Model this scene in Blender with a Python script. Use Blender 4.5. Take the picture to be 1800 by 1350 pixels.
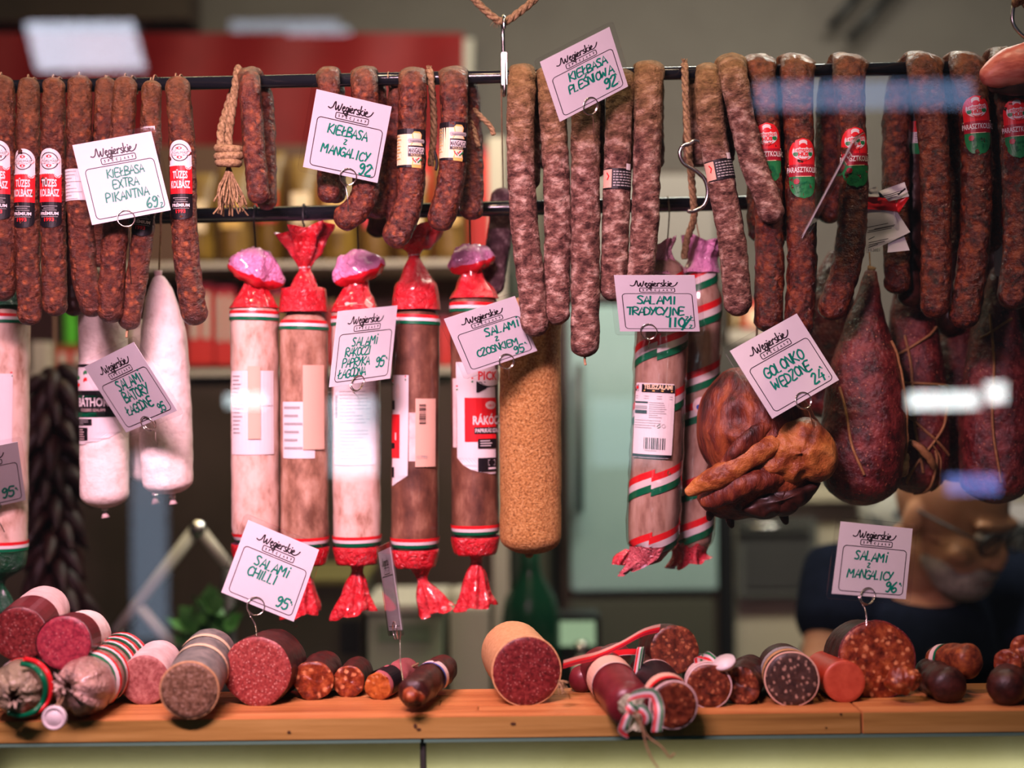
import bpy, bmesh, math, random
from math import sin, cos, pi, sqrt, atan2, radians
from mathutils import Vector, Matrix, noise
random.seed(7)
for _o in list(bpy.data.objects): bpy.data.objects.remove(_o)
SC = bpy.context.scene
COL = SC.collection
# ------------------------------------------------------------------ camera
K = 36/50/1800.0; D = 1.625; ZC = 1.60; ROLL = radians(0.65)
RIGHT = Vector((cos(ROLL), 0, -sin(ROLL))); UP = Vector((sin(ROLL), 0, cos(ROLL))); FWD = Vector((0, 1, 0))
CAMP = Vector((0, -D, ZC))
cd = bpy.data.cameras.new('camera'); cd.lens = 50; cd.sensor_width = 36; cd.sensor_fit = 'HORIZONTAL'
cam = bpy.data.objects.new('camera', cd); COL.objects.link(cam)
cam.matrix_world = Matrix(((RIGHT.x, UP.x, 0, CAMP.x), (RIGHT.y, UP.y, -1, CAMP.y), (RIGHT.z, UP.z, 0, CAMP.z), (0, 0, 0, 1)))
cd.dof.use_dof = True; cd.dof.focus_distance = D - 0.03; cd.dof.aperture_fstop = 1.9
cd.clip_start = 0.05
SC.camera = cam
# ------------------------------------------------------------------ look, world, lamps
vs = SC.view_settings; vs.view_transform = 'Standard'; vs.look = 'None'; vs.gamma = 1; vs.exposure = 0.1; vs.use_curve_mapping = False
SC.cycles.use_denoising = True; SC.cycles.transparent_max_bounces = 20; SC.cycles.max_bounces = 8
SC.cycles.sample_clamp_indirect = 4; SC.cycles.caustics_reflective = False; SC.cycles.caustics_refractive = False
wd = bpy.data.worlds.new('hall'); SC.world = wd; wd.use_nodes = True
wd.node_tree.nodes['Background'].inputs[0].default_value = (.55, .60, .72, 1); wd.node_tree.nodes['Background'].inputs[1].default_value = .035
def area(name, loc, aim, sx, sy, power, col, spread=180):
    l = bpy.data.lights.new(name, 'AREA'); l.shape = 'RECTANGLE'; l.size = sx; l.size_y = sy; l.energy = power; l.color = col; l.spread = radians(spread)
    o = bpy.data.objects.new(name, l); COL.objects.link(o); o.location = loc
    d = (Vector(aim)-Vector(loc)).normalized(); o.rotation_euler = d.to_track_quat('-Z', 'Y').to_euler(); return o
def spot(name, loc, aim, power, col, ang, blend=.6, size=.04):
    l = bpy.data.lights.new(name, 'SPOT'); l.energy = power; l.color = col; l.spot_size = radians(ang); l.spot_blend = blend; l.shadow_soft_size = size
    o = bpy.data.objects.new(name, l); COL.objects.link(o); o.location = loc
    d = (Vector(aim)-Vector(loc)).normalized(); o.rotation_euler = d.to_track_quat('-Z', 'Y').to_euler(); return o
# rosy canopy lamp over the shopper's side of the glass, warm spots over the rail, unseen warm fills added behind to brighten shelves and fridge
area('canopy_lamp', (-.34, -.98, ZC+.62), (-.22, 0, ZC-.10), .55, .10, 15, (1, .54, .69), 86)
spot('rail_spot', (-.45, -.27, ZC+.95), (-.42, 0, ZC+.1), 8, (1, .74, .46), 70)
spot('rail_spot', (.05, -.27, ZC+.95), (.06, 0, ZC-.1), 9, (1, .76, .50), 75)
spot('rail_spot', (.50, -.30, ZC+.95), (.50, 0, ZC+.2), 13, (1, .72, .48), 62)
spot('board_spot', (-.1, -.50, ZC+.9), (-.05, -.15, ZC-.34), 8, (1, .64, .40), 80)
area('room_fill', (-.45, .75, 2.62), (-.4, 1.5, 1.4), 1.0, .2, 9, (1, .78, .44))
area('room_fill', (.55, .85, 2.75), (.45, 1.7, 1.3), .9, .2, 38, (1, .94, .80))
# ------------------------------------------------------------------ helpers
def P(px, py, Y=0.0):
    t = Y + D
    return CAMP + t*(RIGHT*((px-900)*K) + UP*((675-py)*K) + FWD)
def sc(Y=0.0): return (Y+D)*K
HB = (1258-675)*K*(D-.19)           # board top lies this far under the lens
ZB = ZC - HB + 80*math.tan(ROLL)*0
def yfloor(px, py):                 # depth at which the sight line meets the board's top
    d = RIGHT*((px-900)*K) + UP*((675-py)*K) + FWD
    return -HB/d.z - D
def link(o, parent=None):
    COL.objects.link(o)
    if parent is not None: o.parent = parent
    return o
def tag(o, label=None, cat=None, group=None, kind=None):
    if label: o['label'] = label
    if cat: o['category'] = cat
    if group: o['group'] = group
    if kind: o['kind'] = kind
    return o
def thing(name, label, cat, loc, group=None):
    o = bpy.data.objects.new(name, None); o.empty_display_size = .02; COL.objects.link(o); o.location = loc
    tag(o, label, cat, group); o['_w'] = [loc[0], loc[1], loc[2]]; return o
def wloc(o):
    return Vector(o['_w']) if o is not None and '_w' in o else Vector((0, 0, 0))
class MB:
    def __init__(s): s.v = []; s.f = []; s.m = []; s.flat = set()
    def add(s, vs_, fs, mi=0):
        b = len(s.v); s.v += [Vector(x) for x in vs_]
        for f in fs: s.f.append([b+i for i in f]); s.m.append(mi)
    def box8(s, c, mi=0):           # 8 corners: front 0-3 (ccw seen from the front), back 4-7
        s.add(c, [(0, 1, 2, 3), (7, 6, 5, 4), (0, 4, 5, 1), (1, 5, 6, 2), (2, 6, 7, 3), (3, 7, 4, 0)], mi)
    def pbox(s, x0, y0, x1, y1, Y, dep, mi=0):   # a level block whose front face spans these sight lines at depth Y
        a, c = P(x0, y1, Y), P(x1, y0, Y); s.wbox(a.x, c.x, Y, Y+dep, a.z, c.z, mi)
    def wbox(s, x0, x1, y0, y1, z0, z1, mi=0):
        s.box8([(x0, y0, z0), (x1, y0, z0), (x1, y0, z1), (x0, y0, z1), (x0, y1, z0), (x1, y1, z0), (x1, y1, z1), (x0, y1, z1)], mi)
    def bar(s, a, b, r, seg=8, mi=0, r2=None):
        a, b = Vector(a), Vector(b); t = (b-a).normalized(); u = t.orthogonal().normalized(); w = t.cross(u); r2 = r if r2 is None else r2
        vs_ = [a+(u*cos(2*pi*i/seg)+w*sin(2*pi*i/seg))*r for i in range(seg)]+[b+(u*cos(2*pi*i/seg)+w*sin(2*pi*i/seg))*r2 for i in range(seg)]
        fs = [(i, (i+1) % seg, seg+(i+1) % seg, seg+i) for i in range(seg)]+[tuple(range(seg))[::-1], tuple(range(seg, 2*seg))]
        s.add(vs_, fs, mi)
    def build(s, name, mats, parent=None, smooth=True, bevel=0, loc=None):
        if not isinstance(mats, (list, tuple)): mats = [mats]
        L = wloc(parent) if loc is None else Vector(loc)
        me = bpy.data.meshes.new(name); me.from_pydata([v-L for v in s.v], [], s.f)
        for m in mats: me.materials.append(m)
        for p, mi in zip(me.polygons, s.m): p.material_index = mi; p.use_smooth = smooth
        if bevel:
            bm = bmesh.new(); bm.from_mesh(me); bmesh.ops.bevel(bm, geom=bm.edges[:], offset=bevel, segments=2, affect='EDGES', clamp_overlap=True); bm.to_mesh(me); bm.free()
        me.update(); o = bpy.data.objects.new(name, me); link(o, parent)
        if parent is None: o.location = L; o['_w'] = list(L)
        return o
def catmull(pts, n):                # pts: list of equal-length tuples, returns densified list
    out = []; m = len(pts)
    for i in range(m-1):
        p0, p1, p2, p3 = pts[max(i-1, 0)], pts[i], pts[i+1], pts[min(i+2, m-1)]
        for k in range(n):
            t = k/n
            out.append(tuple(.5*(2*b+(c-a)*t+(2*a-5*b+4*c-d)*t*t+(3*b-a-3*c+d)*t*t*t) for a, b, c, d in zip(p0, p1, p2, p3)))
    out.append(tuple(pts[-1])); return out
class Tube:
    """A swept body: ctrl = [(point, half width, half depth)], front faces ref at index 'at' (default: end)."""
    def __init__(s, ctrl, n=56, seg=22, cap0=1.0, cap1=1.0, lump=(0, 90), seed=0, ref=Vector((0, -1, 0)), dens=14, mod=None, at=None):
        d = catmull([(c[0].x, c[0].y, c[0].z, c[1], c[2] if len(c) > 2 else c[1]) for c in ctrl], dens)
        s.pos = [Vector(x[:3]) for x in d]; s.ra = [x[3] for x in d]; s.rb = [x[4] for x in d]
        N = len(d); s.L = [0.0]
        for i in range(1, N): s.L.append(s.L[-1]+(s.pos[i]-s.pos[i-1]).length)
        s.len = s.L[-1]
        T = [(s.pos[min(i+1, N-1)]-s.pos[max(i-1, 0)]).normalized() for i in range(N)]
        F = [None]*N; k0 = N-1-N//3 if at is None else int(at*(N-1))
        F[k0] = (ref-T[k0]*ref.dot(T[k0])).normalized()
        for i in range(k0+1, N): F[i] = (F[i-1]-T[i]*F[i-1].dot(T[i])).normalized()
        for i in range(k0-1, -1, -1): F[i] = (F[i+1]-T[i]*F[i+1].dot(T[i])).normalized()
        s.T, s.F = T, F; s.n, s.seg, s.c0, s.c1, s.lump, s.seed, s.mod = n, seg, cap0, cap1, lump, seed, mod
    def at(s, a):
        a = min(max(a, 0), s.len); lo, hi = 0, len(s.L)-1
        while hi-lo > 1:
            m = (lo+hi)//2
            if s.L[m] <= a: lo = m
            else: hi = m
        t = (a-s.L[lo])/max(s.L[hi]-s.L[lo], 1e-9)
        q = lambda A: A[lo]*(1-t)+A[hi]*t
        T = q(s.T).normalized(); F = q(s.F); F = (F-T*F.dot(T)).normalized()
        return q(s.pos), T, F, q(s.ra), q(s.rb)
    def capf(s, a):
        f = 1.0
        if s.c0:
            h = s.rb[0]*s.c0
            if a < h: f = min(f, sqrt(max(0, 1-(1-a/h)**2)))
        if s.c1:
            h = s.rb[-1]*s.c1; b = s.len-a
            if b < h: f = min(f, sqrt(max(0, 1-(1-b/h)**2)))
        return f
    def point(s, a, ang, off=0.0, lump=True):
        p, T, F, ra, rb = s.at(a); B = F.cross(T); f = s.capf(a)
        k = s.mod(ang, a/s.len) if s.mod else 1.0
        d = F*cos(ang)*(rb*f*k+off)+B*sin(ang)*(ra*f*k+off); q = p+d
        if lump and s.lump[0]:
            fr = s.lump[1]; v = q*fr+Vector((s.seed*3.7, s.seed*1.3, 0))
            w = noise.noise(v)+.5*noise.noise(v*2.3)
            q = q+d.normalized()*(w*s.lump[0]*min(1, f*1.5))
        return q
    def a_of_z(s, z):               # last arclength at which the axis crosses this height (front leg)
        for i in range(len(s.pos)-1, 0, -1):
            if (s.pos[i].z-z)*(s.pos[i-1].z-z) <= 0: return s.L[i]
        return s.len*.5
    def rings(s):
        A = []
        if s.c0:
            h = s.rb[0]*s.c0; A += [h*(1-cos(pi/2*i/6)) for i in range(7)]
        else: h = 0; A += [0]
        h1 = s.rb[-1]*s.c1 if s.c1 else 0
        for i in range(1, s.n): A.append(h+(s.len-h-h1)*i/s.n)
        if s.c1: A += [s.len-h1*(1-cos(pi/2*i/6)) for i in range(6, -1, -1)]
        else: A += [s.len]
        return A
    def mesh(s, mb, mi=0, a0=None, a1=None, off=0.0):
        A = [a for a in s.rings() if (a0 is None or a >= a0-1e-6) and (a1 is None or a <= a1+1e-6)]
        g = s.seg; vs_ = []
        for a in A:
            for j in range(g): vs_.append(s.point(a, 2*pi*j/g, off))
        fs = []
        for i in range(len(A)-1):
            for j in range(g):
                k = (j+1) % g; fs.append((i*g+j, (i+1)*g+j, (i+1)*g+k, i*g+k))
        mb.add(vs_, fs, mi); return mb
    def build(s, name, mat, parent=None, **kw):
        return s.mesh(MB(), **kw).build(name, mat, parent)
def string(name, pts, r, mat, parent, seg=6, dens=6):
    t = Tube([(Vector(p), r) for p in pts], n=max(6, 5*len(pts)), seg=seg, cap0=0, cap1=0, dens=dens)
    return t.build(name, mat, parent)
# ------------------------------------------------------------------ materials
def newmat(name):
    m = bpy.data.materials.new(name); m.use_nodes = True; nt = m.node_tree
    return m, nt, nt.nodes, nt.links, nt.nodes['Principled BSDF']
def c4(c): return (c[0], c[1], c[2], 1)
def M(name, cols, scale=150, detail=5, rough=.45, bump=.25, bscale=None, fleck=None, coat=0, metal=0, spec=.32, stretch=None, lo=.34, hi=.66, sss=0, rvar=0, bdist=.002, top=None, bstretch=None):
    m, nt, N, L, b = newmat(name)
    tc = N.new('ShaderNodeTexCoord'); oi = N.new('ShaderNodeObjectInfo')
    ml = N.new('ShaderNodeMath'); ml.operation = 'MULTIPLY'; ml.inputs[1].default_value = 23.0; L.new(oi.outputs['Random'], ml.inputs[0])
    va = N.new('ShaderNodeVectorMath'); va.operation = 'ADD'; L.new(tc.outputs['Object'], va.inputs[0]); L.new(ml.outputs[0], va.inputs[1])
    vec = va.outputs[0]
    if stretch:
        mp = N.new('ShaderNodeMapping'); mp.inputs['Scale'].default_value = stretch; L.new(vec, mp.inputs['Vector']); vec = mp.outputs[0]
    if len(cols) > 1:
        n1 = N.new('ShaderNodeTexNoise'); n1.inputs['Scale'].default_value = scale; n1.inputs['Detail'].default_value = detail; n1.inputs['Roughness'].default_value = .62; L.new(vec, n1.inputs['Vector'])
        cr = N.new('ShaderNodeValToRGB'); L.new(n1.outputs['Fac'], cr.inputs['Fac']); el = cr.color_ramp.elements
        el[0].position = lo; el[0].color = c4(cols[0]); el[1].position = hi; el[1].color = c4(cols[-1])
        for i, c in enumerate(cols[1:-1]):
            e = el.new(lo+(hi-lo)*(i+1)/(len(cols)-1)); e.color = c4(c)
        out = cr.outputs['Color']
        if fleck:
            for (fc, fs, f0, f1) in (fleck if isinstance(fleck, list) else [fleck]):
                vo = N.new('ShaderNodeTexVoronoi'); vo.inputs['Scale'].default_value = fs; vo.inputs['Randomness'].default_value = 1
                nd = N.new('ShaderNodeTexNoise'); nd.inputs['Scale'].default_value = fs*1.5
                mx0 = N.new('ShaderNodeMixRGB'); mx0.blend_type = 'ADD'; mx0.inputs[0].default_value = .6/fs; L.new(vec, nd.inputs['Vector']); L.new(vec, mx0.inputs[1]); L.new(nd.outputs['Color'], mx0.inputs[2])
                L.new(mx0.outputs[0], vo.inputs['Vector'])
                mr = N.new('ShaderNodeMapRange'); mr.inputs['From Min'].default_value = f1; mr.inputs['From Max'].default_value = f0; L.new(vo.outputs['Distance'], mr.inputs['Value'])
                mx = N.new('ShaderNodeMixRGB'); L.new(mr.outputs[0], mx.inputs[0]); L.new(out, mx.inputs[1]); mx.inputs[2].default_value = c4(fc); out = mx.outputs[0]
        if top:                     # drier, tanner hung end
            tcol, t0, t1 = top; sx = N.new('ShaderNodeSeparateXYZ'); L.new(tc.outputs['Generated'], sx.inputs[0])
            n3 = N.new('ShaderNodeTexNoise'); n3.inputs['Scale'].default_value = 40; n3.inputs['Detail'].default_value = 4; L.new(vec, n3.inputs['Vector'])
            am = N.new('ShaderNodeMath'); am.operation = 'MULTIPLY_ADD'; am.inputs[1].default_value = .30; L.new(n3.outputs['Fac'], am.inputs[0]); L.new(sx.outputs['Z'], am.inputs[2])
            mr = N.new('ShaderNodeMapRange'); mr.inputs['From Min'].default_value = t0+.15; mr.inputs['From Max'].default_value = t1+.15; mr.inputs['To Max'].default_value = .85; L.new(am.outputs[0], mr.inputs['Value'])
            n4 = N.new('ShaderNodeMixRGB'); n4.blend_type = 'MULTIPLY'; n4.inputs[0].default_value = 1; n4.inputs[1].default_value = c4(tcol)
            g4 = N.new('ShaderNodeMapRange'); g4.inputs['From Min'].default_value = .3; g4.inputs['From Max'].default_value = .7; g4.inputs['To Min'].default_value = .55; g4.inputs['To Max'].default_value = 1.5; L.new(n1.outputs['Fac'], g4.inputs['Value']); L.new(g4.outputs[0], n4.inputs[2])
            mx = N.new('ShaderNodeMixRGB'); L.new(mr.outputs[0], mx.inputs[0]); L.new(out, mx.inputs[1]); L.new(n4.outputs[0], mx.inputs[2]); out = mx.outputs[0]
        L.new(out, b.inputs['Base Color'])
    else: b.inputs['Base Color'].default_value = c4(cols[0])
    b.inputs['Roughness'].default_value = rough; b.inputs['Metallic'].default_value = metal; b.inputs['Specular IOR Level'].default_value = spec
    if coat: b.inputs['Coat Weight'].default_value = coat; b.inputs['Coat Roughness'].default_value = .12
    if sss: b.inputs['Subsurface Weight'].default_value = sss; b.inputs['Subsurface Radius'].default_value = (.006, .002, .001); b.inputs['Subsurface Scale'].default_value = 1.0
    if bump:
        n2 = N.new('ShaderNodeTexNoise'); n2.inputs['Scale'].default_value = bscale or scale*1.3; n2.inputs['Detail'].default_value = 6; n2.inputs['Roughness'].default_value = .6
        if bstretch:
            mp = N.new('ShaderNodeMapping'); mp.inputs['Scale'].default_value = bstretch; L.new(va.outputs[0], mp.inputs['Vector']); L.new(mp.outputs[0], n2.inputs['Vector'])
        else: L.new(vec, n2.inputs['Vector'])
        bp = N.new('ShaderNodeBump'); bp.inputs['Strength'].default_value = bump; bp.inputs['Distance'].default_value = bdist; L.new(n2.outputs['Fac'], bp.inputs['Height']); L.new(bp.outputs[0], b.inputs['Normal'])
        if coat and coat > .5: L.new(bp.outputs[0], b.inputs['Coat Normal'])
    return m
def clear(name, tint=(1, 1, 1), ior=1.45, rough=.03, gl=1.0):
    m, nt, N, L, b = newmat(name); N.remove(b)
    fr = N.new('ShaderNodeFresnel'); fr.inputs['IOR'].default_value = ior
    ge = N.new('ShaderNodeNewGeometry')
    inv = N.new('ShaderNodeMapRange'); inv.inputs['From Min'].default_value = 0; inv.inputs['From Max'].default_value = 1; inv.inputs['To Min'].default_value = ior; inv.inputs['To Max'].default_value = ior  # same index from either face
    L.new(ge.outputs['Backfacing'], inv.inputs['Value'])
    tr = N.new('ShaderNodeBsdfTransparent'); tr.inputs[0].default_value = c4(tint); g = N.new('ShaderNodeBsdfGlossy'); g.inputs['Roughness'].default_value = rough
    lw = N.new('ShaderNodeLayerWeight'); lw.inputs['Blend'].default_value = .5
    pw = N.new('ShaderNodeMath'); pw.operation = 'POWER'; pw.inputs[1].default_value = 4.0; L.new(lw.outputs['Facing'], pw.inputs[0])
    mr = N.new('ShaderNodeMapRange'); mr.inputs['To Min'].default_value = .042*gl; mr.inputs['To Max'].default_value = .8; L.new(pw.outputs[0], mr.inputs['Value'])
    mx = N.new('ShaderNodeMixShader'); L.new(mr.outputs[0], mx.inputs[0]); L.new(tr.outputs[0], mx.inputs[1]); L.new(g.outputs[0], mx.inputs[2])
    L.new(mx.outputs[0], nt.nodes['Material Output'].inputs['Surface'])
    for n in (fr, inv, ge): N.remove(n)
    return m
def film2(name, outer, inner, rough=.22):
    m, nt, N, L, b = newmat(name)
    ge = N.new('ShaderNodeNewGeometry'); mx = N.new('ShaderNodeMixRGB'); L.new(ge.outputs['Backfacing'], mx.inputs[0]); mx.inputs[1].default_value = c4(outer); mx.inputs[2].default_value = c4(inner); L.new(mx.outputs[0], b.inputs['Base Color'])
    b.inputs['Roughness'].default_value = rough; b.inputs['Specular IOR Level'].default_value = .7; b.inputs['Coat Weight'].default_value = .5; b.inputs['Coat Roughness'].default_value = .08
    b.inputs['Transmission Weight'].default_value = 0
    tc = N.new('ShaderNodeTexCoord'); n2 = N.new('ShaderNodeTexNoise'); n2.inputs['Scale'].default_value = 110; n2.inputs['Detail'].default_value = 4; n2.inputs['Distortion'].default_value = 2.0; L.new(tc.outputs['Object'], n2.inputs['Vector'])
    bp = N.new('ShaderNodeBump'); bp.inputs['Strength'].default_value = 1.0; bp.inputs['Distance'].default_value = .006; L.new(n2.outputs['Fac'], bp.inputs['Height']); L.new(bp.outputs[0], b.inputs['Normal'])
    return m
def glow(name, col, s):
    m, nt, N, L, b = newmat(name); b.inputs['Base Color'].default_value = (0, 0, 0, 1); b.inputs['Emission Color'].default_value = c4(col); b.inputs['Emission Strength'].default_value = s; return m
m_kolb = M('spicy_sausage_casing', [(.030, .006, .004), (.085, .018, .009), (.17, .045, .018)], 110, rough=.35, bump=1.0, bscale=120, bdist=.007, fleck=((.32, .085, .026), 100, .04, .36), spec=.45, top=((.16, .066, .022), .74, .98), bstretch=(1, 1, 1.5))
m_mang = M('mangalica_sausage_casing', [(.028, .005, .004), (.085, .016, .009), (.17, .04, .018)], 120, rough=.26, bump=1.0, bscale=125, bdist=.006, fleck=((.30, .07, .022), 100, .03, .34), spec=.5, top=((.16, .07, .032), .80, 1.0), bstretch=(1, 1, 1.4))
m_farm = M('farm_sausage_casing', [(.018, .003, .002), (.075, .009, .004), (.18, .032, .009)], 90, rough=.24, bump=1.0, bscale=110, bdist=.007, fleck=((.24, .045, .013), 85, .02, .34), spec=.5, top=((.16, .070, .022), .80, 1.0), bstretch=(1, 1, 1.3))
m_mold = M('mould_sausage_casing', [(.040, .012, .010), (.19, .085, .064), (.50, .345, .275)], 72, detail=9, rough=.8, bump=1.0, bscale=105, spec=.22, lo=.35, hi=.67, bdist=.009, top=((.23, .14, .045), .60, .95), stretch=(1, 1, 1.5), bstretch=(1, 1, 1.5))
m_moldd = M('dark_mould_casing', [(.03, .01, .014), (.10, .05, .06), (.3, .22, .22)], 100, detail=8, rough=.8, bump=.9, bscale=150, spec=.25, lo=.32, hi=.75)
m_white = M('white_mould_salami', [(.52, .37, .30), (.74, .62, .56), (.82, .71, .65)], 60, detail=8, rough=.8, bump=.9, bscale=130, spec=.3, lo=.25, hi=.55)
m_pale = M('pale_salami_in_film', [(.30, .15, .10), (.55, .36, .28), (.66, .48, .40)], 42, detail=10, rough=.6, bump=.3, bscale=110, coat=.5, lo=.33, hi=.56, stretch=(1, 1, .5))
m_tan = M('tan_salami_in_film', [(.13, .055, .03), (.31, .16, .10), (.48, .31, .22)], 42, detail=10, rough=.6, bump=.35, bscale=110, coat=.5, lo=.36, hi=.66, stretch=(1, 1, .5))
m_brown = M('brown_salami_in_film', [(.05, .015, .008), (.14, .052, .028), (.30, .15, .09)], 42, detail=10, rough=.6, bump=.35, bscale=110, coat=.5, lo=.34, hi=.74, stretch=(1, 1, .5))
m_gold = M('golden_garlic_salami', [(.16, .055, .014), (.46, .215, .058), (.64, .38, .14)], 330, detail=8, rough=.55, bump=1.0, bscale=420, lo=.30, hi=.68, bdist=.004, fleck=[((.64, .40, .17), 260, .06, .26), ((.10, .035, .010), 190, .04, .16)])
m_winter = M('winter_salami_casing', [(.16, .075, .05), (.34, .205, .15), (.46, .32, .25)], 70, detail=8, rough=.6, bump=.25, bscale=100, coat=.6, lo=.28, hi=.66, stretch=(1, 1, .35))
m_pear = M('dark_pear_salami', [(.026, .003, .003), (.10, .008, .009), (.20, .028, .024)], 60, detail=8, rough=.27, bump=.9, bscale=150, bdist=.004, fleck=((.34, .09, .05), 160, .06, .22), spec=.6)
m_ham = M('smoked_hock_skin', [(.016, .003, .002), (.10, .014, .006), (.26, .060, .016)], 30, detail=9, rough=.48, bump=.8, bscale=50, spec=.4, stretch=(1.6, 1.6, .5), bdist=.006)
m_hamfat = M('smoked_hock_fat', [(.045, .007, .003), (.19, .040, .009), (.38, .125, .026), (.52, .23, .065)], 30, detail=7, rough=.46, bump=.8, bscale=60, spec=.4, bdist=.006, lo=.28, hi=.70)
m_hamdark = M('shaded_hock_underside', [(.012, .004, .003), (.05, .012, .007)], 50, rough=.4, bump=.4)  # underside of the hock, its shade put into a dark colour
m_slab = M('pink_cured_meat', [(.36, .07, .05), (.60, .16, .11), (.72, .27, .19)], 60, rough=.35, bump=.4, bscale=80, stretch=(.4, 1, 1.8))
m_slabd = M('shaded_meat_underside', [(.02, .012, .01), (.06, .03, .022)], 60, rough=.5)
m_cutred = M('cut_fine_red', [(.12, .014, .013), (.23, .033, .028), (.34, .075, .06)], 300, rough=.4, bump=.15, fleck=((.48, .21, .17), 300, .10, .34), lo=.3, hi=.7)
m_cutdeep = M('cut_deep_red', [(.06, .006, .006), (.125, .012, .013), (.20, .032, .028)], 260, rough=.38, bump=.15, fleck=((.34, .13, .11), 260, .06, .28))
m_cutmag = M('cut_magenta', [(.12, .007, .016), (.22, .016, .032), (.30, .04, .05)], 240, rough=.4, bump=.12, fleck=((.42, .14, .14), 260, .05, .22))
m_cutcoarse = M('cut_coarse_paprika', [(.06, .008, .004), (.17, .028, .009), (.30, .07, .02)], 130, rough=.3, bump=.3, fleck=((.58, .22, .09), 135, .16, .40))
m_cutdark = M('cut_dark_coarse', [(.03, .007, .004), (.10, .02, .009), (.2, .05, .02)], 160, rough=.32, bump=.3, fleck=((.34, .12, .05), 150, .10, .34))
m_cutpep = M('cut_pepper_grey', [(.06, .03, .015), (.17, .09, .05), (.27, .17, .11)], 260, rough=.5, bump=.2, fleck=[((.42, .30, .22), 260, .08, .25), ((.03, .015, .01), 210, .06, .2)])
m_cutspeck = M('cut_speckled_black', [(.025, .012, .010), (.07, .035, .025)], 160, rough=.4, bump=.2, fleck=((.36, .22, .16), 190, .14, .36), stretch=(1, 1, .8))
m_redskin = M('smooth_red_casing', [(.34, .022, .008), (.46, .045, .015)], 50, rough=.3, bump=.05)
m_cutorange = M('cut_smooth_orange', [(.34, .045, .02), (.44, .075, .035)], 90, rough=.4, bump=.1)
m_chunk = M('coarse_paprika_meat', [(.06, .007, .003), (.18, .028, .008), (.33, .08, .022)], 100, rough=.3, bump=.6, bscale=140, fleck=((.56, .22, .09), 120, .12, .36))
m_darkskin = M('dark_casing', [(.018, .005, .004), (.055, .013, .009)], 120, rough=.38, bump=.4, bscale=170)
m_wine = M('wine_red_casing', [(.09, .008, .012), (.15, .016, .022)], 60, rough=.33, bump=.15)
m_tanskin = M('tan_linen_casing', [(.42, .22, .09), (.58, .34, .16)], 260, rough=.6, bump=.3)
m_greyskin = M('grey_green_casing', [(.10, .11, .10), (.22, .21, .18)], 90, rough=.45, bump=.2)
m_lilac = M('pale_rose_casing', [(.55, .38, .36), (.70, .55, .52)], 60, rough=.6, bump=.2)
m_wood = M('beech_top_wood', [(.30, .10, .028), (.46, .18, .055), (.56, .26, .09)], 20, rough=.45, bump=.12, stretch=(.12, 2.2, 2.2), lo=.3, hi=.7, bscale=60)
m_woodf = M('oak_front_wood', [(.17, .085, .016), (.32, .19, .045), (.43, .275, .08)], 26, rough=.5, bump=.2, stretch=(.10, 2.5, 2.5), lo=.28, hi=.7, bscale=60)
m_knot = M('wood_knot', [(.06, .025, .01)], rough=.6, bump=0)
m_rail = M('black_gloss_paint', [(.008, .009, .012)], rough=.16, bump=0, spec=.7)
m_steel = M('steel', [(.60, .58, .55)], rough=.22, metal=1, bump=0)
m_wire = M('steel_wire', [(.62, .55, .50)], rough=.2, metal=1, bump=0)
m_hook = M('dark_wire', [(.02, .018, .02)], rough=.3, bump=0, metal=.4)
m_rope = M('jute_rope', [(.13, .075, .03), (.27, .17, .08), (.38, .26, .14)], 300, rough=.85, bump=.7, bscale=400)
m_cord = M('hemp_string', [(.26, .15, .07), (.40, .26, .14)], 400, rough=.8, bump=.4)
m_paper = M('white_card', [(.57, .55, .57)], rough=.55, bump=0)
m_ink = M('black_ink', [(.012, .006, .010)], rough=.5, bump=0)
m_green = M('green_marker', [(.0, .20, .13)], rough=.5, bump=0)
m_sleeve = clear('laminate_film', (.97, .96, .97), rough=.03, gl=.45)
m_cling = clear('cling_film', (.98, .96, .95), rough=.12, gl=1.6)
m_red = M('print_red', [(.62, .012, .018)], rough=.35, bump=0)
m_crim = M('print_crimson', [(.30, .006, .02)], rough=.35, bump=0)
m_pgreen = M('print_green', [(.012, .17, .05)], rough=.35, bump=0)
m_dgreen = M('print_dark_green', [(.0, .115, .045)], rough=.35, bump=0)
m_pwhite = M('print_white', [(.64, .58, .58)], rough=.4, bump=0)
m_pblack = M('print_black', [(.006, .004, .006)], rough=.45, bump=0, spec=.25)
m_cream = M('print_cream', [(.72, .56, .36)], rough=.4, bump=0)
m_gold2 = M('print_gold', [(.62, .38, .10)], rough=.35, bump=0)
m_greyp = M('print_grey', [(.30, .28, .28)], rough=.5, bump=0)
m_blue = M('print_blue', [(.03, .07, .30)], rough=.4, bump=0)
m_peach = M('peach_sticker', [(.62, .38, .28)], rough=.5, bump=0)
m_redfilm = film2('red_film', (.58, .008, .018), (.62, .24, .44))
m_pinkfilm = film2('lilac_film_inside', (.66, .24, .46), (.66, .24, .46), .4)
m_greenfilm = film2('green_film', (.0, .055, .02), (.05, .2, .1))
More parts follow.
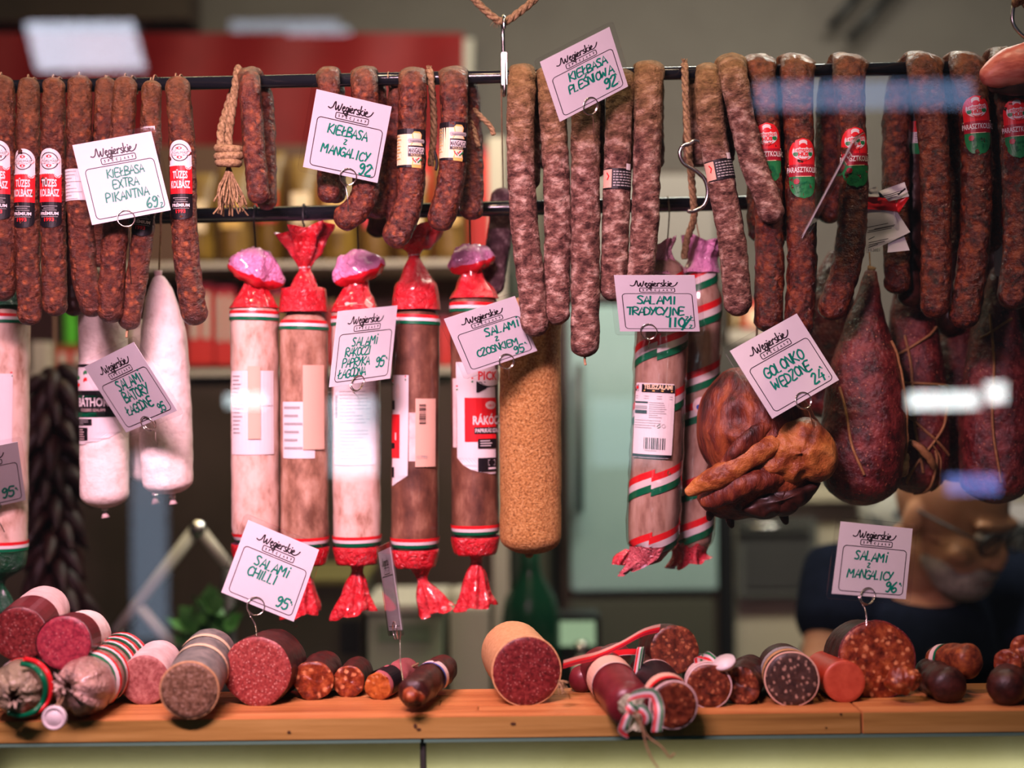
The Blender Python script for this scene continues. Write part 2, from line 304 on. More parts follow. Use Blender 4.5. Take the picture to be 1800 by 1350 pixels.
# ------------------------------------------------------------------ flat print: strokes, type, shapes on any curved patch
SF = {
 'A': [[(0, 0), (.3, 1), (.6, 0)], [(.1, .36), (.52, .36)]], 'B': [[(0, 0), (.02, 1), (.42, .92), (.42, .66), (.04, .52), (.5, .4), (.48, .1), (0, 0)]],
 'C': [[(.55, .86), (.32, 1), (.06, .72), (.04, .28), (.26, 0), (.56, .12)]], 'D': [[(0, 0), (.02, 1), (.42, .82), (.54, .5), (.4, .12), (0, 0)]],
 'E': [[(.5, 1), (.02, .98), (0, 0), (.5, .02)], [(.02, .52), (.4, .52)]], 'G': [[(.55, .85), (.3, 1), (.04, .7), (.04, .25), (.28, 0), (.56, .14), (.55, .45), (.32, .44)]],
 'H': [[(0, 0), (.02, 1)], [(.55, 0), (.55, 1)], [(.02, .5), (.55, .5)]], 'I': [[(.1, 0), (.12, 1)]], 'J': [[(.30, 1), (.28, .1), (.14, -.28), (-.10, -.2)]],
 'K': [[(0, 0), (.02, 1)], [(.5, 1), (.05, .48), (.55, 0)]], 'L': [[(.02, 1), (0, 0), (.38, .02)]], 'M': [[(0, 0), (.06, 1), (.34, .4), (.62, 1), (.66, 0)]],
 'N': [[(0, 0), (.04, 1), (.5, 0), (.54, 1)]], 'O': [[(.3, 1), (.05, .75), (.05, .25), (.28, 0), (.55, .25), (.55, .75), (.3, 1)]],
 'P': [[(0, 0), (.02, 1), (.45, .92), (.48, .6), (.03, .46)]], 'R': [[(0, 0), (.02, 1), (.44, .94), (.46, .62), (.03, .5), (.54, 0)]],
 'S': [[(.5, .9), (.25, 1), (.06, .78), (.44, .36), (.36, .04), (.02, .08)]], 'T': [[(.28, 0), (.3, 1)], [(0, 1), (.6, 1)]], 'U': [[(.02, 1), (.03, .2), (.28, 0), (.52, .22), (.54, 1)]],
 'W': [[(0, 1), (.14, 0), (.34, .7), (.52, 0), (.7, 1)]], 'X': [[(0, 0), (.52, 1)], [(0, 1), (.55, 0)]], 'Y': [[(0, 1), (.26, .48)], [(.56, 1), (.12, 0)]],
 'Z': [[(.02, 1), (.5, 1), (0, 0), (.54, 0)]], 'z': [[(.08, .72), (.46, .72), (.06, .05), (.5, .05)]], 'Ł': [[(.1, 1), (.08, 0), (.5, .02)], [(-.06, .38), (.36, .66)]],
 'Ę': [[(.5, 1), (.02, .98), (0, 0), (.5, .02)], [(.02, .52), (.4, .52)], [(.34, 0), (.24, -.18), (.42, -.24)]], 'Ś': [[(.5, .9), (.25, 1), (.06, .78), (.44, .36), (.36, .04), (.02, .08)], [(.3, 1.12), (.42, 1.28)]],
 'i': [[(.1, 0), (.12, .8)], [(.13, 1.1), (.16, 1.18)]], '0': [[(.28, 1), (.06, .7), (.06, .28), (.28, 0), (.5, .28), (.5, .7), (.28, 1)]], '1': [[(.2, 1), (.18, 0)]], '2': [[(.04, .8), (.26, 1), (.46, .76), (.02, .02), (.54, .04)]],
 '4': [[(.38, 1), (.02, .36), (.56, .36)], [(.44, .62), (.42, -.05)]], '5': [[(.5, 1), (.12, 1), (.08, .58), (.4, .58), (.46, .2), (.24, 0), (.02, .1)]],
 '6': [[(.42, 1), (.1, .6), (.05, .2), (.28, 0), (.5, .22), (.36, .46), (.08, .3)]], '9': [[(.48, .8), (.26, 1), (.05, .76), (.24, .52), (.48, .8), (.46, .3), (.3, 0), (.1, .04)]],
 '~': [[(0, .9), (.2, 1), (.1, .7), (.3, .8)], [(.4, .6), (.4, .45)]], '/': [[(0, -.1), (.6, 1.1)]], '.': [[(.1, 0), (.16, .06)]], ' ': [], '-': [[(0, .5), (.4, .5)]]}
_fc = {}
def glyphs(txt, bold=0.0):
    """2-D triangles of a line of type, cap height 1, starting at x = 0."""
    if (txt, bold) in _fc: return _fc[(txt, bold)]
    c = bpy.data.curves.new('type', 'FONT'); c.body = txt; c.size = 1; c.resolution_u = 2; c.offset = bold
    o = bpy.data.objects.new('type', c); COL.objects.link(o); dg = bpy.context.evaluated_depsgraph_get(); dg.update()
    me = o.evaluated_get(dg).to_mesh(); v = [(p.co.x, p.co.y) for p in me.vertices]; f = [tuple(p.vertices) for p in me.polygons]
    o.evaluated_get(dg).to_mesh_clear(); bpy.data.objects.remove(o); bpy.data.curves.remove(c)
    v = [(x/.73, y/.73) for x, y in v]; x0 = min([p[0] for p in v] or [0]); v = [(x-x0, y) for x, y in v]
    _fc[(txt, bold)] = (v, f, max([p[0] for p in v] or [0])); return _fc[(txt, bold)]
class Art:
    """Print in patch units (u to the right, v downward); fmap(u, v, off) puts it on the surface."""
    def __init__(s, fmap, lift=.0002, step=.00012): s.map = fmap; s.mb = MB(); s.mats = []; s.layer = 0; s.lift = lift; s.step = step
    def mi(s, m):
        if m not in s.mats: s.mats.append(m)
        return s.mats.index(m)
    def off(s): return s.lift+s.layer*s.step
    def rows(s, rows, mat, nu=8):
        o = s.off(); vs_ = []; fs = []
        for (v, a, b) in rows:
            for i in range(nu+1): vs_.append(s.map(a+(b-a)*i/nu, v, o))
        for r in range(len(rows)-1):
            for i in range(nu): k = r*(nu+1)+i; fs.append((k, k+nu+1, k+nu+2, k+1))
        s.mb.add(vs_, fs, s.mi(mat))
    def rect(s, u0, v0, u1, v1, mat, nu=6, nv=4): s.rows([(v0+(v1-v0)*i/nv, u0, u1) for i in range(nv+1)], mat, nu)
    def ellipse(s, u, v, ru, rv, mat, n=12):
        s.rows([(v-rv*cos(pi*i/n), u-ru*sin(pi*i/n)-1e-6, u+ru*sin(pi*i/n)+1e-6) for i in range(n+1)], mat, 6)
    def stroke(s, pts, w, mat, closed=False, smooth=0):
        if smooth: pts = catmull(pts, smooth)
        n = len(pts); L = []; R = []; o = s.off()
        for i in range(n):
            p, q = pts[max(i-1, 0)], pts[min(i+1, n-1)]
            if closed: p, q = pts[(i-1) % n], pts[(i+1) % n]
            dx, dy = q[0]-p[0], q[1]-p[1]; l = sqrt(dx*dx+dy*dy) or 1; dx, dy = dx/l*w/2, dy/l*w/2
            e = 0
            x, y = pts[i]
            if not closed and i == 0: x -= dx*.6; y -= dy*.6
            if not closed and i == n-1: x += dx*.6; y += dy*.6
            L.append(s.map(x-dy, y+dx, o)); R.append(s.map(x+dy, y-dx, o))
        fs = [(i, i+1, n+i+1, n+i) for i in range(n-1)]
        if closed: fs.append((n-1, 0, n, 2*n-1))
        s.mb.add(L+R, fs, s.mi(mat))
    def hand(s, txt, u, v, h, mat, w=.13, adv=.80, slant=.08, jit=.05, rot=0.0):
        x = 0; rnd = random.Random(len(txt)*7+int(u*1e4))
        for ch in txt:
            k = 1+rnd.uniform(-jit, jit); dy = rnd.uniform(-jit, jit)*h
            for st in SF.get(ch, []):
                pp = [(x+(a+slant*b)*h*k, -b*h*k+dy) for a, b in st]
                pp = [(u+a*cos(rot)-b*sin(rot), v+a*sin(rot)+b*cos(rot)) for a, b in pp]
                s.stroke(pp, w*h, mat, smooth=3 if len(pp) > 3 else 1)
            x += {'I': .36, 'i': .36, '1': .42, ' ': .5, 'M': .9, 'W': .92, 'L': .62, '.': .3}.get(ch, adv)*h
    def type(s, txt, u, v, h, mat, cond=1.0, al='c', bold=.0, arc=0.0, wmax=None):
        vv, ff, wd_ = glyphs(txt, bold); o = s.off()
        if wmax and wd_*h*cond > wmax: cond = wmax/(wd_*h)
        x0 = {'c': -wd_/2, 'l': 0, 'r': -wd_}[al]
        q = []
        for x, y in vv:
            a = (x+x0)*h*cond; q.append(s.map(u+a, v-y*h+arc*a*a, o))
        s.mb.add(q, ff, s.mi(mat))
    def build(s, name, parent): return s.mb.build(name, s.mats, parent, smooth=False)
def tubepatch(t, a0, ang0=0.0, u0=0.0):
    _, _, _, ra, _ = t.at(a0)
    return lambda u, v, off: t.point(a0+v, ang0+(u+u0)/ra, off, lump=False)
# ------------------------------------------------------------------ price tags
SCRIPT = [[(-1.3, .3), (-.85, .12), (-.4, .5), (-.12, 1.45), (.04, 1.6), (.10, 1.2), (.14, .35), (.28, .0), (.50, .45), (.70, 1.0)], [(.70, 1.0), (.74, .15), (.92, .0), (1.18, .6), (1.36, 1.45)],
 [(1.55, .45), (1.98, .75), (1.82, 1.0), (1.55, .6), (1.7, .05), (2.15, .2)], [(1.95, .02), (1.82, -.3), (2.05, -.36)],
 [(2.68, .92), (2.36, .92), (2.24, .4), (2.46, .1), (2.68, .5), (2.7, .95), (2.7, -.4), (2.4, -.75), (2.2, -.5), (2.95, .3)], [(2.98, .95), (2.96, .2), (3.14, .1)], [(3.0, 1.3), (3.04, 1.38)],
 [(3.2, .42), (3.6, .7), (3.45, 1.0), (3.2, .6), (3.35, .05), (3.78, .2)], [(3.88, .0), (3.92, .98), (4.0, .7), (4.25, 1.02), (4.42, .85)],
 [(4.92, .98), (4.62, .9), (4.66, .62), (4.92, .36), (4.82, .0), (4.5, .08)], [(5.12, 0), (5.24, 1.85)], [(5.62, 1.02), (5.22, .5), (5.66, .02), (5.84, .1)],
 [(5.98, .95), (5.96, .2), (6.12, .1)], [(6.0, 1.3), (6.04, 1.38)], [(6.2, .42), (6.6, .7), (6.45, 1.0), (6.2, .6), (6.35, .05), (6.9, .05), (7.4, .45), (7.75, 1.15)]]
def rrect(x0, y0, x1, y1, r, n=5):
    out = []
    for cx, cy, a in ((x1-r, y0+r, -90), (x1-r, y1-r, 0), (x0+r, y1-r, 90), (x0+r, y0+r, 180)):
        for i in range(n+1): t = radians(a+90*i/n); out.append((cx+r*cos(t), cy+r*sin(t)))
    return out
def price_tag(label, cor, Y, lines, Lpx=None, s1=1, s2=1, ring=.5, pin=None, pinY=None, blank=False, shade=None):
    """cor: image corners (top left, top right, bottom right, bottom left) of the white card; it leans so that it is a true rectangle."""
    tl, tr, br, bl = cor
    e1 = ((tr[0]-tl[0]+br[0]-bl[0])/2, (tr[1]-tl[1]+br[1]-bl[1])/2); e2 = ((bl[0]-tl[0]+br[0]-tr[0])/2, (bl[1]-tl[1]+br[1]-tr[1])/2)
    n1, n2 = sqrt(e1[0]**2+e1[1]**2), sqrt(e2[0]**2+e2[1]**2); L = Lpx or max(n1, n2, 141)
    d1 = s1*sqrt(max(0, L*L-n1*n1)); d2 = s2*sqrt(max(0, L*L-n2*n2))      # the lower edge lies deeper: the card nods forward
    k = sc(Y)
    q = [P(p_[0], p_[1], Y+(su*d1/2+sv*d2/2)*k) for p_, su, sv in ((tl, -1, -1), (tr, 1, -1), (br, 1, 1), (bl, -1, 1))]
    U0 = (q[1]-q[0]+q[2]-q[3])/2; V0 = (q[3]-q[0]+q[2]-q[1])/2; C0 = (q[0]+q[1]+q[2]+q[3])/4
    def pt(u, v, off): return C0+U0*(u-.5)+V0*(v-.5)
    A, B_, C_ = pt(0, 0, 0), pt(1, 0, 0), pt(0, 1, 0); nrm = (C_-A).cross(B_-A).normalized()
    if nrm.y > 0: nrm = -nrm
    f = lambda u, v, off: pt(u, v, 0)+nrm*off
    root = thing('price_tag', label, 'price tag', f(ring, 1, 0), 'handwritten price tags')
    mb = MB(); mb.box8([f(0, 1, .0003), f(1, 1, .0003), f(1, 0, .0003), f(0, 0, .0003), f(0, 1, -.0003), f(1, 1, -.0003), f(1, 0, -.0003), f(0, 0, -.0003)])
    mb.build('card', m_paper, root, smooth=False)
    g = .065; mb = MB()
    q = rrect(-g, -g, 1+g, 1+g, .05); n = len(q)
    for o in (.0011, -.0011): mb.add([f(u, v, o) for u, v in q], [tuple(range(n))])
    fr = [f(u, v, .0011) for u, v in q]; bk = [f(u, v, -.0011) for u, v in q]
    mb.add(fr+bk, [(i, (i+1) % n, n+(i+1) % n, n+i) for i in range(n)])
    mb.build('clear_sleeve', m_sleeve, root, smooth=False)
    if not blank:
        a = Art(f, .00045, .00003)
        sx = .0795; ox = .272; bv = .198
        for st in SCRIPT: a.stroke([(ox+x*sx*.82, bv-y*.062) for x, y in st], .0165, m_ink, smooth=4)
        a.stroke(rrect(.30, .225, .735, .30, .018), .0115, m_ink, closed=True)
        for i, ch in enumerate('SPECJAŁY'): a.hand(ch, .337+i*.05, .277, .028, m_ink, w=.30, slant=0, jit=0)
        a.stroke(rrect(.075, .325, .945, .95, .05), .0105, m_ink, closed=True)
        a.build('print', root)
        h = Art(f, .0006, .00003)
        for ln in lines:
            t, u, v, hh = ln[:4]; h.hand(t, u, v, hh, m_green, w=ln[5] if len(ln) > 5 else .18, adv=ln[4] if len(ln) > 4 else .74)
        h.build('handwriting', root)
    # spiral wire clip and its pin
    c = f(ring, 1.0, 0); U = (B_-A).normalized(); V = (C_-A).normalized(); R = .0095; pts = []
    for i in range(34):
        th = 2*pi*i/16+pi/2; pts.append(c+U*R*cos(th)+V*R*sin(th)*.98+nrm*(.0022-.0044*i/33 if False else .0024*cos(pi*i/33)))
    e = P(pin[0], pin[1], pinY if pinY is not None else Y+.02) if pin else c+V*.05
    pts += [c+V*(R+.003)+nrm*-.002]+[c.lerp(e, .6)+V*.002, e]
    string('wire_clip', pts, .00065, m_wire, root, seg=6, dens=3)
    return root
# ------------------------------------------------------------------ sausage and salami makers
def lab_chili(t, a0, root, ang=0.0, w=42):
    k = sc(); W = w*k; f = tubepatch(t, a0, ang)
    o = Art(f, .0006, .00018); r = W/2
    arch = [(r*(1-cos(pi/2*i/8)), -r*sin(pi/2*i/8)-1e-5, r*sin(pi/2*i/8)+1e-5) for i in range(9)]
    o.rows(arch+[(48*k, -r, r)], m_pwhite, 10); o.layer = 1
    o.rect(-r, 44*k, r, 94*k, m_red, 10); o.rows([(94*k, -r, r), (128*k, -r, r)]+[(128*k+r*.55*sin(pi/2*i/6), -r*cos(pi/2*i/6)-1e-5, r*cos(pi/2*i/6)+1e-5) for i in range(1, 7)], m_pblack, 10)
    o.build('label', root)
    lb = [c for c in root.children if c.name.startswith('label')][-1]
    p = Art(f, .0011, .0001); c = 22*k; R = 14.5*k
    n = 30
    for i in range(n):
        th = 2*pi*i/n; p.stroke([(R*cos(th), c+R*sin(th)), (R*cos(th+.13), c+R*sin(th+.13))], 1.5*k, m_pblack)
    for th in (i*pi/4 for i in range(8)):
        p.ellipse(7.5*k*cos(th+.39), c+8.6*k*sin(th+.39), 1.7*k, 1.7*k, m_red, 5)
    p.stroke([(2.6*k*cos(i*pi/4), c-8*k+2.6*k*sin(i*pi/4)) for i in range(8)], .9*k, m_red, closed=True); p.stroke([(2.6*k*cos(i*pi/4), c+8.5*k+2.6*k*sin(i*pi/4)) for i in range(8)], .9*k, m_red, closed=True)
    p.layer = 1; p.rows([(c-4*k, -15*k, 15*k), (c, -18*k, 18*k), (c+4*k, -15*k, 15*k)], m_pwhite); p.layer = 2
    p.stroke([(-15*k, c-4*k), (15*k, c-4*k), (18.5*k, c), (15*k, c+4*k), (-15*k, c+4*k), (-18.5*k, c)], .7*k, m_red, closed=True)
    p.type('TÓALMÁSI', 0, c+2.4*k, 4.6*k, m_pblack, wmax=27*k)
    p.type('TÜZES', 0, 67*k, 13*k, m_pwhite, bold=.03, wmax=25*k); p.type('KOLBÁSZ', 0, 84*k, 13*k, m_pwhite, bold=.03, wmax=33*k)
    for i in range(11): p.ellipse(-r+W*(i+.5)/11, 44*k, 1.9*k, 1.5*k, m_pwhite, 4)
    p.ellipse(14*k, 47*k, 5.5*k, 5*k, m_pwhite, 6); p.layer = 3; p.stroke([(10*k, 48*k), (14*k, 51*k), (18*k, 47*k)], 1*k, m_red); p.layer = 2
    for i, (v, h) in enumerate(((101, 26), (104.5, 18), (108, 24))): p.rect(-h/2*k, v*k, h/2*k, (v+1)*k, m_greyp, 4, 1)
    p.type('PRÉMIUM', 0, 117*k, 5.5*k, m_pwhite, bold=.03, wmax=30*k); p.rect(-14*k, 119.5*k, 14*k, 120.3*k, m_greyp, 4, 1)
    p.type('1993', 0, 128*k, 6.5*k, m_red, bold=.03, wmax=20*k)
    pr = p.build('label_print', root); pr.parent = lb
def lab_farm(t, a0, root, ang=0.0):
    k = sc(); f = tubepatch(t, a0, ang); r = 26*k
    rows = lambda v0, v1, n: [(v0+(v1-v0)*i/n, -wv(v0+(v1-v0)*i/n), wv(v0+(v1-v0)*i/n)) for i in range(n+1)]
    def wv(v):
        v = v/k
        if v < 30: return r*sqrt(max(0.0004, 1-(1-v/30)**2))
        if v > 74: return r*sqrt(max(0.0004, 1-((v-74)/32)**2))
        return r
    o = Art(f, .0007, .0002); o.rows(rows(0, 50*k, 14), m_red, 12); o.rows(rows(66*k, 106*k, 12), m_pgreen, 12); o.layer = 1
    o.rows([(46*k+i*3*k, -r, r) for i in range(8)], m_crim, 12); lb = o.build('label', root)
    p = Art(f, .0013, .00012); c = 24*k
    p.ellipse(0, c, 18.5*k, 15*k, m_pwhite); p.ellipse(0, 7.5*k, 7*k, 4.5*k, m_pwhite, 6); p.layer = 1
    for u, v, a, b in ((-11, 14, 5.5, 4.5), (0, 14, 6, 5), (11, 14, 5.5, 4.5)): p.ellipse(u*k, v*k, a*k, b*k, m_red, 8)
    p.ellipse(-12.5*k, 28*k, 4.5*k, 4*k, m_pgreen, 6); p.ellipse(12.5*k, 28*k, 4.5*k, 4*k, m_pgreen, 6)
    p.layer = 2; p.rows([(18*k, -17*k, 17*k), (25*k, -17*k, 17*k)], m_pwhite)
    p.layer = 3; p.type('Temesvári', 0, 24*k, 7*k, m_red, bold=.02, wmax=32*k); p.type('HÚS', 0, 32*k, 6.5*k, m_red, bold=.05, wmax=19*k)
    for i in range(3): p.stroke([(-9*k+i*2*k, (34+i*2)*k), (-3*k, (37+i*1.2)*k), (3*k, (37+i*1.2)*k), (9*k-i*2*k, (34+i*2)*k)], .9*k, m_red)
    p.stroke([(-r, 46.5*k), (r, 46.5*k)], 1.1*k, m_cream, smooth=0); p.stroke([(-r*.5, 67*k), (0, 67.4*k), (r*.5, 67*k)], 1*k, m_cream)
    p.type('PARASZTKOLBÁSZ', 4*k, 60*k, 9.5*k, m_pwhite, bold=.02, wmax=66*k)
    p.ellipse(-12*k, 76*k, 5*k, 5*k, m_crim, 8)
    rnd = random.Random(int(a0*1e5))
    for i in range(16):
        u, v = rnd.uniform(-12, 14), rnd.uniform(79, 95); p.stroke([(u*k, v*k), ((u+rnd.uniform(-4, 5))*k, (v+rnd.uniform(-4, 3))*k), ((u+rnd.uniform(-2, 6))*k, (v+rnd.uniform(-3, 4))*k)], .9*k, m_dgreen)
    p.layer = 4; p.type('csípős', 0, 80*k, 5*k, m_dgreen, wmax=18*k)
    pr = p.build('label_print', root); pr.parent = lb
def lab_mang(t, a0, root, ang=0.0):
    k = sc(); f = tubepatch(t, a0, ang); o = Art(f, .0007, .00018)
    o.rows([(-10*k, -33*k, 33*k), (58*k, -33*k, 33*k)], m_pblack, 12); o.layer = 1; o.rows([(0, -30*k, 10*k), (54*k, -30*k, 10*k)], m_cream, 8)
    o.layer = 2; wv = lambda v: 15*k*(.75+.25*cos((v-28)/28*pi*1.6))*sqrt(max(.02, 1-((v-28)/34)**4))
    o.rows([((-5+i*5.3)*k, 12*k-wv(-5+i*5.3), 12*k+wv(-5+i*5.3)) for i in range(13)], m_gold2, 8); lb = o.build('label', root)
    p = Art(f, .0014, .00012); p.rows([((-2+i*4.6)*k, 12*k-.78*wv(-2+i*4.6), 12*k+.78*wv(-2+i*4.6)) for i in range(13)], m_cream, 8); p.layer = 1
    p.rows([(8*k, -2*k, 25*k), (11*k, -4*k, 27*k), (15*k, -2*k, 25*k)], m_greyp); p.rect(-3*k, 20*k, 26*k, 39*k, m_pblack); p.layer = 2
    p.rect(-2*k, 23*k, 25.5*k, 34*k, m_pwhite); p.layer = 3; p.type('MANGALICA', 12*k, 33*k, 9*k, m_pblack, bold=.03, wmax=27*k); p.type('KOLBÁSZ', 11*k, 38*k, 3.5*k, m_cream, wmax=18*k)
    for i, m in enumerate((m_red, m_pwhite, m_pgreen)): p.stroke([((5+i*2.4)*k, (43+i)*k), ((9+i*2.4)*k, (49+i*.3)*k), ((15+i*2.2)*k, (42+i*.6)*k)], 2.6*k, m)
    p.type('hagyományos', 12*k, 13.6*k, 3.2*k, m_pblack, wmax=22*k)
    for i in range(8): p.rect((-28)*k, (3+i*5.6)*k, (-28+[9, 12, 8, 11, 10, 12, 7, 11][i])*k, (4.2+i*5.6)*k, m_gold2, 3, 1)
    pr = p.build('label_print', root); pr.parent = lb
def lab_band(t, a0, root, h=36, ang=0.0, left=m_peach, dark=m_pblack, w=31):
    k = sc(); f = tubepatch(t, a0, ang); o = Art(f, .0009, .0002)
    o.rows([(0, -w*k, w*k), (h*k, -w*k, w*k)], dark, 12); o.layer = 1; o.rows([(2*k, -w*k, -11*k), ((h-2)*k, -w*k, -11*k)], left, 4); o.rows([(-9*k, 14*k, 24*k), (2*k, 14*k, 24*k)], m_pwhite, 4)
    lb = o.build('label', root); p = Art(f, .0015, .0001); rnd = random.Random(3)
    for i in range(6):
        x = -8
        while x < 26:
            l = rnd.uniform(2, 6); p.rect(x*k, (5+i*4.8)*k, min(x+l, 27)*k, (7.2+i*4.8)*k, m_greyp, 2, 1); x += l+1.4
    p.stroke([(-20*k, 8*k), (-16*k, 14*k), (-19*k, 20*k)], 2.2*k, m_red)
    pr = p.build('label_print', root); pr.parent = lb
def lab_paper(t, a0, root, h=55, w=25, ang=0.0, base=m_pwhite):
    k = sc(); f = tubepatch(t, a0, ang); o = Art(f, .0008, .0002); o.rows([(0, -w*k, w*k), (h*k, -w*k, w*k)], base, 12); lb = o.build('label', root)
    p = Art(f, .0013, .0001); rnd = random.Random(9)
    for i in range(int(h/6)): p.rect(-w*.8*k, (4+i*6)*k, (-w*.8+rnd.uniform(.4, 1)*w*1.4)*k, (5+i*6)*k, m_greyp, 4, 1)
    pr = p.build('label_print', root); pr.parent = lb
def lab_flag(t, a0, root, ang=0.0, w=26):
    k = sc(); f = tubepatch(t, a0, ang); o = Art(f, .0009, .0002)
    for i, m in enumerate((m_red, m_pwhite, m_pgreen)): o.rows([(i*20*k, -w*k, w*k), ((i+1)*20*k, -w*k, w*k)], m, 12)
    lb = o.build('label', root); p = Art(f, .0014, .0001)
    for i in range(4): p.rect(-4*k, (23+i*4.3)*k, 18*k, (25+i*4.3)*k, m_greyp, 4, 1)
    pr = p.build('label_print', root); pr.parent = lb
RY = .035                                   # the upper rail's depth
def rail_z(px): return P(px, 149-(px-200)*.0204, RY).z
RR = .0078
def sausage(label, pts, w, Y=None, mat=None, drape=None, lab=None, group=None, seed=None, lump=.0014, c1=.9, c0=.8, loop=False, name='dry_sausage', topw=None, tip=False):
    """pts: image points down the visible front leg. drape = (dx of hidden back leg px, length of it px)."""
    Yf = RY-RR-.016 if Y is None else Y
    k = sc(Yf); r = w*k/2; seed = seed or random.randint(1, 999)
    ctrl = []
    x0 = pts[0][0]
    if drape:
        dx, bl = drape[:2]; top = P(pts[0][0], pts[0][1], RY); thin = drape[2] if len(drape) > 2 else .0075
        tw = (topw or w)*sc(RY)/2; zt = top.z-thin
        zb_ = rail_z(x0); xb = P(x0+dx, 300, RY).x; yb = RY+RR+r*.95
        ctrl += [(Vector((xb, yb, zb_-bl*k)), r*.9, r*.9), (Vector((xb, yb, zb_-.10)), r*.95, r*.95), (Vector((xb*.8+top.x*.2, yb, zb_-.02)), r, r*.9),
                 (Vector((top.x+(xb-top.x)*.3, RY+RR*.9+thin*.5, zt-thin*.35)), tw*.96, thin*1.1), (Vector((top.x, RY, zt)), tw, thin),
                 (Vector((top.x, RY-RR*.9-thin*.6, zt-thin*.45)), tw*.98, thin*1.15)]
        a = P(pts[1][0], pts[1][1], Yf)
        m_ = P(pts[0][0]*.75+pts[1][0]*.25, pts[0][1]+34, Yf); ctrl.append((m_, (tw*.55+r*.45), r*.9))
    else:
        ctrl.append((P(pts[0][0], pts[0][1], Yf), r*.9, r*.9))
    for p in pts[1:]:
        yy = Yf+(p[2] if len(p) > 2 else 0); rr = (p[3]*k/2 if len(p) > 3 else r)
        ctrl.append((P(p[0], p[1], yy), rr, rr))
    # shorten so the rounded tip ends where the photo's does
    t = Tube(ctrl, n=100 if not drape else 130, seg=26, cap0=c0, cap1=c1, lump=(lump, 95), seed=seed)
    root = thing(name, label, 'sausage', P(pts[0][0], pts[0][1], RY if drape else Yf), group)
    t.build('casing', mat, root)
    if loop:
        zr = rail_z(x0); top = ctrl[0][0]
        string('hanging_string', [top-Vector((.002, 0, .004)), top+Vector((-.002, .004, .004)), Vector((top.x-.002, RY-RR-.001, zr)), Vector((top.x-.001, RY-.004, zr+RR+.0012)), Vector((top.x, RY+.004, zr+RR+.0012)), Vector((top.x+.002, RY+RR+.001, zr)), Vector((top.x+.002, RY+.006, zr-RR-.002)), top+Vector((.002, .006, -.001)), top+Vector((.002, 0, -.004))], .0009, m_cord, root)
    if tip:
        e = ctrl[-1][0]; T = (ctrl[-1][0]-ctrl[-2][0]).normalized(); string('string_tip', [e-T*.004, e+T*.004, e+T*.010+Vector((.001, -.001, .001))], .0016, m_cord, root)
    if lab:
        kind, py = lab[0], lab[1]; ang = lab[2] if len(lab) > 2 else 0.0
        z = P(x0, py, Yf).z; a0 = t.a_of_z(z)
        {'chili': lab_chili, 'farm': lab_farm, 'mang': lab_mang, 'band': lab_band, 'paper': lab_paper, 'flag': lab_flag}[kind](t, a0, root, ang=ang)
    root['_'] = 0; del root['_']
    return root, t
# ------------------------------------------------------------------ the stall: floor, walls, rear shelves
def struct(name, mb, m, **kw): o = mb.build(name, m, **kw); o['kind'] = 'structure'; return o
m_wall = M('taupe_wall_paint', [(.125, .105, .092), (.15, .13, .112)], 3, rough=.8, bump=0)
m_floor = M('grey_floor', [(.12, .11, .10), (.16, .15, .14)], 8, rough=.5, bump=.05)
m_creamw = M('cream_cabinet', [(.46, .40, .29)], rough=.5, bump=0)
m_shelf = M('pale_shelf_board', [(.42, .37, .29)], rough=.5, bump=0)
m_darkbr = M('dark_brown_panel', [(.045, .028, .018), (.06, .038, .026)], 8, rough=.5, bump=0)
m_olive = M('olive_grey_panel', [(.10, .095, .06), (.12, .115, .075)], 6, rough=.5, bump=0)
m_teal = M('teal_fridge_door', [(.27, .40, .37), (.31, .44, .41)], 4, rough=.25, bump=0)
m_banner = M('red_banner_cloth', [(.22, .004, .006), (.28, .008, .010)], 6, rough=.6, bump=.1, bscale=20)
m_offw = M('off_white_plastic', [(.52, .48, .40)], rough=.4, bump=0)
m_black = M('black_plastic', [(.012, .012, .012)], rough=.4, bump=0)
m_dgrey = M('dark_grey_metal', [(.07, .068, .065)], rough=.45, bump=0, metal=.3)
Z = lambda py, Y: P(900, py, Y).z
X = lambda px, Y: P(px, 675, Y).x
YB = 2.3
mb = MB(); mb.wbox(-3.5, 3.5, -7, YB+.1, -.05, 0); struct('floor', mb, m_floor, smooth=False)
mb = MB(); mb.wbox(-3.5, 3.5, YB, YB+.1, 0, 3.4); struct('wall_back', mb, m_wall, smooth=False)
mb = MB(); mb.pbox(-260, -120, 330, 40, 2.12, .15); struct('trim_2', mb, m_darkbr, smooth=False)   # dark block added to darken the upper left corner
